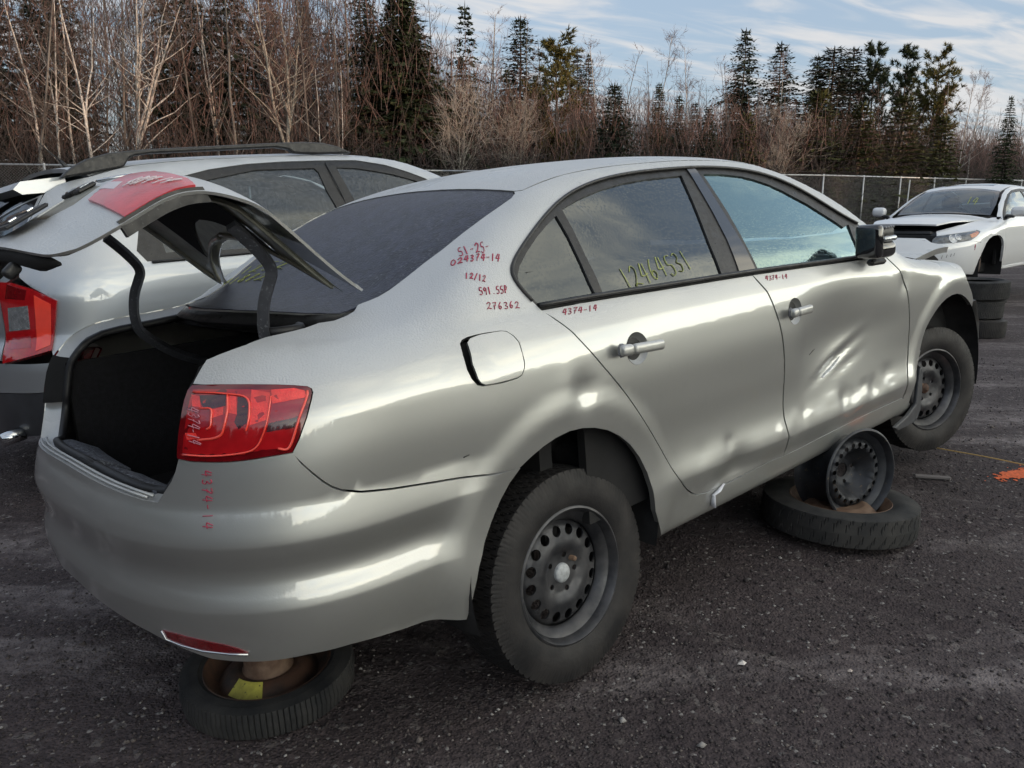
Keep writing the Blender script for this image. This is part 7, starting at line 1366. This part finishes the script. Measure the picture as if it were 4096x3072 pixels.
def build_coupe():
    M = Matrix.Translation((5.886, 12.116, .296)) @ Matrix.Rotation(.74746, 4, 'Z') @ Matrix.Rotation(-.015, 4, 'X') @ Matrix.Rotation(-.010, 4, 'Y'); b = COUPE; sd, tp = Side(b), Top(b, .6, 1.8)
    root = empty('coupe', M, "white coupe without front wheels, its bonnet slightly open, facing the sedan", 'car')
    J = lambda *P: b.inv(np.array(P, float)); T2 = lambda *xy: b.inv(tp.pts(np.array(xy, float))); mirr = lambda q: np.c_[-np.pi - q[:, 0], q[:, 1]][::-1]
    arch = side_at(b, (.775, .235), (.70, .33), (.64, .44), (.60, .56), (.52, .66), (.40, .705), (.28, .715), (.12, .708), (-.02, .675), (-.13, .615), (-.22, .50), (-.27, .40), (-.27, .30), (-.24, .205))
    head = J((-.826, -.475, .645), (-.80, -.47, .69), (-.73, -.492, .735), (-.626, -.60, .754), (-.40, -.735, .782), (-.225, -.808, .802), (-.205, -.848, .785), (-.35, -.855, .725), (-.492, -.838, .668), (-.62, -.75, .65), (-.724, -.651, .638), (-.795, -.555, .632))
    hood_side = T2((-.62, -.44), (-.45, -.50), (-.2, -.555), (.1, -.60), (.38, -.635), (.66, -.70))
    dlo = np.concatenate([side_at(b, (.70, .905), (.90, 1.04), (1.12, 1.17), (1.35, 1.268), (1.60, 1.325), (2.0, 1.345), (2.5, 1.30), (2.85, 1.20), (3.05, 1.05), (2.9, 1.0), (2.3, .985), (1.6, .970), (1.1, .945))])
    Apil = T2((.72, -.745), (1.0, -.66), (1.3, -.60), (1.5, -.575), (1.8, -.56), (2.4, -.56), (2.9, -.60), (3.3, -.66))
    door = side_at(b, (.86, .225), (.73, .42), (.655, .60), (.625, .72), (.64, .85), (.70, .905))
    fend = np.concatenate([door[::-1], T2((.70, -.735)), hood_side[::-1], head[2:10], J((-.71, -.66, .60)), side_at(b, (-.42, .62), (-.33, .50), (-.30, .40), (-.28, .33)), arch[::-1][2:-1]])
    fe = np.concatenate([door[::-1][:-1], T2((.69, -.74)), hood_side[::-1], head[2:9], side_at(b, (-.30, .64)), arch[::-1][3:], door[:1]])
    panel(sd, 'front_fender', fe, M_['white'], root, h=.05, he=.02, depth=.03); panel(sd, 'front_fender', fe, M_['white'], root, h=.09, he=.05, mirror='only')
    bd = side_at(b, (1.95, .225), (2.1, .5), (2.12, .8), (2.05, .965))
    dr = np.concatenate([door, dlo[::-1][:3], bd[::-1]]); dr = np.concatenate([door + [.006, 0], side_at(b, (1.1, .940), (1.6, .965), (2.05, .972)), bd[::-1][1:]])
    panel(sd, 'door', dr, M_['white'], root, h=.05, he=.02, depth=.02); panel(sd, 'door', dr, M_['white'], root, h=.09, he=.05, mirror='only')
    q = np.concatenate([bd + [.006, 0], dlo[::-1][2:3], dlo[4:11][::-1] * 0 + 0][:2]); ra = side_at(b, (2.36, .225), (2.38, .40), (2.46, .56), (2.6, .66), (2.75, .69), (2.9, .66), (3.04, .56), (3.12, .40), (3.14, .25))
    qp = np.concatenate([side_at(b, (1.956, .225), (2.106, .5), (2.126, .8), (2.056, .968), (2.3, .978), (2.9, .995), (3.06, 1.05), (2.86, 1.205), (2.5, 1.305), (2.0, 1.35), (1.6, 1.33), (1.35, 1.273), (1.12, 1.175), (.90, 1.045), (.705, .92)), Apil, T2((3.7, -.70)), side_at(b, (3.75, .9), (3.75, .4), (3.3, .25)), ra[::-1]])
    panel(sd, 'body_side', qp, M_['white'], root, h=.05, he=.02, depth=.02); panel(sd, 'body_side', qp, M_['white'], root, h=.09, he=.05, mirror='only')
    win = side_at(b, (.90, .985), (1.05, 1.09), (1.23, 1.19), (1.42, 1.262), (1.62, 1.298), (1.97, 1.312), (2.0, 1.0), (1.5, .985)); wq = side_at(b, (2.05, 1.01), (2.04, 1.31), (2.5, 1.265), (2.8, 1.18), (2.95, 1.06), (2.6, 1.02))
    for mi in (None, 'only'):
        panel(sd, 'window_surround', dlo, M_['black_trim'], root, [win, wq], h=.06, he=.02, off=-.004, depth=.012, mirror=mi); panel(sd, 'door_window', win, M_['glass_coupe'], root, h=.09, he=.04, off=-.010, depth=0, mirror=mi); panel(sd, 'quarter_window', wq, M_['glass_coupe'], root, h=.09, he=.04, off=-.010, depth=0, mirror=mi)
    # bonnet propped a little open, so a dark gap shows along its front and side
    hz = np.array([(-.66, 0), (-.64, -.25), (-.60, -.43), (-.43, -.49), (-.18, -.545), (.1, -.59), (.38, -.625), (.60, -.67), (.62, -.4), (.60, 0)])
    def prop(V): V = V.copy(); V[:, 2] += .085 * (1 - sstep(V[:, 0], -.66, .62)); return V
    panel(tp, 'bonnet', np.concatenate([hz, (hz[1:-1] * [1, -1])[::-1]]), M_['white'], root, h=.05, he=.02, depth=.02, back=True, post=prop)
    mb = MB(); mb.box((-.10, 0, .62), (1.1, 1.10, .30), bev=.04); mb.box((-.60, 0, .755), (.10, .80, .07), None, 0, .03); mb.build('engine_bay', M_['black_trim'], root)
    sh = np.array([(.66, 0), (.68, -.4), (.72, -.655), (1.0, -.63), (1.25, -.575), (1.40, -.535), (1.44, -.3), (1.455, 0)]); shp = np.concatenate([sh, (sh[1:-1] * [1, -1])[::-1]])
    si = np.array([(.70, 0), (.72, -.4), (.765, -.61), (1.0, -.585), (1.22, -.535), (1.33, -.50), (1.36, -.3), (1.37, 0)]); sip = np.concatenate([si, (si[1:-1] * [1, -1])[::-1]])
    ws = panel(tp, 'windscreen_band', shp, M_['black_gloss'], root, [sip], h=.06, he=.03, off=-.003, depth=.006); gl = panel(tp, 'windscreen', sip, M_['glass_shield'], root, h=.07, he=.04, off=-.004, depth=0)
    handwriting(tp, gl, '14', [(.92, -.24), (.92, -.40), (1.12, -.22)], M_['pen_yellow'], .005, .004, seed=21)
    rf = np.array([(1.46, 0), (1.445, -.3), (1.405, -.538), (1.6, -.548), (2.0, -.545), (2.4, -.545), (2.6, -.55), (2.66, -.3), (2.68, 0)]); panel(tp, 'roof', np.concatenate([rf, (rf[1:-1] * [1, -1])[::-1]]), M_['white'], root, h=.07, he=.03, depth=.02)
    sr = np.array([(1.68, 0), (1.68, -.36), (2.02, -.36), (2.02, 0)]); panel(tp, 'sunroof', np.concatenate([sr, (sr[1:-1] * [1, -1])[::-1]]), M_['black_gloss'], root, h=.07, he=.03, off=.004, depth=.004)
    rg_ = np.array([(2.69, 0), (2.67, -.3), (2.62, -.56), (3.0, -.59), (3.3, -.64), (3.4, -.4), (3.42, 0)]); panel(tp, 'rear_window', np.concatenate([rg_, (rg_[1:-1] * [1, -1])[::-1]]), M_['glass_dark'], root, h=.09, he=.05, off=-.003, depth=0)
    bo = np.array([(3.43, 0), (3.41, -.4), (3.32, -.65), (3.75, -.68), (3.85, -.4), (3.9, 0)]); panel(tp, 'boot_lid', np.concatenate([bo, (bo[1:-1] * [1, -1])[::-1]]), M_['white'], root, h=.09, he=.05)
    # nose: bumper skin, grille bar, lamps
    bl = np.concatenate([side_at(b, (-.305, .632)), head[8:], head[:1], J((-.86, -.40, .70), (-.885, -.2, .705), (-.89, 0, .706))]); bl = np.concatenate([bl[:-1], J((-.9, -1e-4, .706))])
    bt_ = np.concatenate([J((-.86, -1e-4, .20), (-.82, -.35, .20), (-.70, -.62, .20)), side_at(b, (-.40, .205), (-.25, .203)), arch[::-1][1:6]])
    half = np.concatenate([bt_[:], bl]); L_ = np.c_[np.minimum(half[:, 0], -.003), half[:, 1]]; Lm = np.c_[-np.pi - L_[:, 0], L_[:, 1]]
    nose = np.concatenate([half, Lm[:-1][::-1][:], ]); 
    grl = J((-.92, -.40, .665), (-.90, -.36, .63), (-.935, -1e-4, .625)); grt = J((-.93, -1e-4, .69), (-.905, -.30, .685), (-.885, -.42, .68)); gr = np.concatenate([grl, mirr(grl)[1:], mirr(grt)[:-1] , grt][:4])
    gq = J((-.915, -.43, .672), (-.90, -.36, .628)); gq2 = np.concatenate([gq, mirr(gq)])
    lowi = J((-.90, -.45, .33), (-.90, -.50, .45)); li = np.concatenate([lowi[::-1], mirr(lowi[::-1])]); 
    bp_ = panel(sd, 'front_bumper', nose, M_['white'], root, [gq2, li], h=.04, he=.02, depth=.03)
    panel(sd, 'grille', gq2, M_['grille'], root, h=.05, he=.02, off=-.012, depth=0); panel(sd, 'air_intake', li, M_['dark'], root, h=.05, he=.02, off=-.03, depth=0)
    for z in (.638, .662):
        P = on_body(sd, np.array([(s_, a) for s_, a in J(*[(-.92, y, z) for y in np.linspace(-.38, -.01, 8)])]), .004); P = np.concatenate([P, (P[:-1] * [1, -1, 1])[::-1]]); mb = MB(); mb.tube(P, .006, 6); mb.build('grille_bar', M_['chrome'], root, True)
    for k in (0, 1):
        qf = (lambda a: a) if k == 0 else (lambda a: mirr(np.c_[np.minimum(a[:, 0], -.003), a[:, 1]]))
        hd = head if k == 0 else np.c_[np.minimum(head[:, 0], -.003), head[:, 1]]
        hl = panel(sd, 'headlamp', hd if k == 0 else mirr(hd), M_['headlamp'], root, h=.03, he=.012, off=-.004, depth=.02)
        for (y, z, r, mm) in ((-.63, .695, .045, 'clear'), (-.735, .715, .034, 'clear')):
            c = J((-.62, y, z))[0]; t = np.arange(16) * math.pi / 8; dq = np.c_[c[0] + r / .9 * np.cos(t), c[1] + r / .9 * np.sin(t)]
            panel(sd, 'projector', dq if k == 0 else mirr(dq), M_[mm], hl, h=.02, he=.01, off=.0, depth=.006)
            mb = MB(); P = on_body(sd, np.concatenate([dq, dq[:1]]), .002); P = P if k == 0 else P * [1, -1, 1]; mb.tube(P, .005, 6); mb.build('lamp_ring', M_['chrome'], hl, True)
        am = J((-.42, -.77, .745), (-.27, -.815, .785), (-.25, -.84, .770), (-.36, -.835, .722), (-.44, -.80, .705)); panel(sd, 'amber_lens', am if k == 0 else mirr(np.c_[np.minimum(am[:, 0], -.003), am[:, 1]]), M_['amber'], hl, h=.03, he=.015, off=.0, depth=.003)
    handwriting(sd, bp_, '4', J((-.42, -.84, .56), (-.40, -.85, .54), (-.41, -.84, .63)), M_['pen_red'], .004, .002, seed=22)
    for y in (-.56, -.63, -.70, -.76):
        P = on_body(sd, J((-.72, y, .50), (-.72, y + .012, .46)), .001); mb = MB(); mb.tube(P, .003, 4); mb.build('scuff', M_['scuff'], bp_, True)
    # mirrors, hubs, sills
    for sg in (-1, 1):
        w = empty('wing_mirror'); w.parent = root; rbox('mirror_cap', (.84, sg * .99, 1.02), (.12, .21, .14), M_['white'], w, None, .055, 5); mb = MB(); mb.box((.83, sg * .88, .955), (.07, .12, .045), None, 0, .015); mb.build('mirror_arm', M_['black_trim'], w)
    for sg in (-1, 1):
        h = empty('front_hub'); h.parent = root; h.location = (.02, sg * .74, .32); h.rotation_euler = (0, 0, R_(-6 * 1))
        mb = MB(); mb.lathe([(.0, -.045 * -sg), (.034, -.045 * -sg), (.034, .0), (.060, .0), (.070, -.02 * -sg), (.080, -.02 * -sg)][:4], 20); mb.build('hub_nose', M_['steel'], h, True)
        mb = MB(); mb.lathe([(.05, .018 * sg), (.07, .022 * sg), (.145, .022 * sg), (.145, .0), (.06, .0)], 32); mb.build('brake_disc', M_['disc'], h, True)
        mb = MB(); mb.box((.02, -.01 * sg, -.16), (.12, .07, .10), None, 0, .02); mb.build('caliper', M_['rust'], h)
    for sg in (-1, 1):
        mb = MB(); n = 30; t = np.linspace(R_(-15), R_(195), n); ys = np.array([-.875, -.80, -.50]) * -sg; rr_ = np.array([.46, .47, .47]); V = np.stack([.25 + np.cos(t)[:, None] * rr_, np.broadcast_to(ys, (n, 3)), .26 + np.sin(t)[:, None] * rr_], -1).reshape(-1, 3); mb.add(V, [[i * 3 + j, i * 3 + j + 1, i * 3 + 4 + j, i * 3 + 3 + j] for i in range(n - 1) for j in range(2)]); mb.build('wheel_liner', M_['liner'], root, True)
        mb = MB(); mb.box((1.5, sg * .83, .235), (1.35, .05, .06), None, 0, .015); mb.build('sill', M_['white'], root)
        mb = MB(); mb.tube([(.30, sg * .66, .75), (.12, sg * .68, .36)], .045, 10); mb.build('strut', M_['dark'], root, True)
    mb = MB(); mb.box((1.6, 0, .24), (3.2, 1.3, .12)); mb.box((.1, 0, .32), (1.2, .9, .2)); mb.build('underbody', M_['dark'], root)
    mb = MB(); mb.box((1.6, .78, .62), (1.9, .03, .66)); mb.box((1.6, -.78, .62), (1.9, .03, .66)); mb.box((.80, 0, .78), (.3, 1.4, .36), None, 0, .05); mb.build('cabin_lining', M_['dark'], root)
    for y in (-.36, .36):
        s = empty('seat'); s.parent = root; rbox('backrest', (1.9, y, .75), (.16, .5, .62), M_['seat'], s, [(.96, 0, -.28), (0, 1, 0), (.28, 0, .96)], .05); mb = MB(); mb.box((2.0, y, 1.13), (.10, .26, .17), None, 0, .04); mb.build('headrest', M_['seat'], s)
    V, Fs = tyre_mesh(.32, .22, .21, 'winter', n=60)
    for y in (-.75, .75): w = empty('rear_wheel'); w.parent = root; w.location = (2.75, y, .30); o = mesh('tyre', V, Fs, M_['rubber'], w, True); recalc(o, R_(38)); mb = MB(); sg = -1 if y < 0 else 1; mb.lathe([(.222, .06 * sg), (.19, .05 * sg), (.06, .05 * sg), (0, .06 * sg)], 24); mb.build('rim', M_['steel'], w, True)
    # what the coupe stands on: a tyre under each side
    for i, (x, y, lb) in enumerate(((.95, -.60, 'dark wheel lying flat and propping up the near side of the white coupe'), (.95, .60, 'dark wheel lying flat and propping up the far side of the white coupe'))):
        p = M @ Vector((x, y, 0)); z0 = float(ground_z(p.x, p.y)); o = empty('propping_wheel'); t_ = mesh('tyre', V, Fs, M_['rubber'], o, True); recalc(t_, R_(38)); o.matrix_world = Matrix.Translation((p.x, p.y, z0 + .105)) @ Matrix.Rotation(-math.pi / 2, 4, 'X'); tag(o, lb, 'wheel', 'wheels propping up the white coupe')
        mb = MB(); mb.lathe([(.0, .08), (.17, .08), (.19, .10), (.19, .24), (.17, .26), (.0, .26)], 28); r_ = mb.build('rim', M_['rust_dark'], o, True); recalc(r_, R_(40))
M_['glass_coupe'] = glass_mat('coupe_glass', (.45, .58, .58), 1.6, .03, frost=.12)
M_['headlamp'] = mat('headlamp_lens', (.10, .11, .12), .06, .3, coat=1., var=.5, vscale=25)
M_['amber'] = mat('amber_lens', (.45, .15, .07), .1, coat=1., var=.3, vscale=30)
M_['grille'] = mat('blue_grey_grille', (.12, .13, .22), .2, .7, coat=.5)
M_['disc'] = mat('brake_disc_steel', (.30, .29, .28), .35, .9, col2=(.16, .08, .045), vscale=9, var=.1)

build_ground(); build_fence(); build_woods()
build_sedan(); build_wagon(); build_coupe(); build_props(); build_gravel()
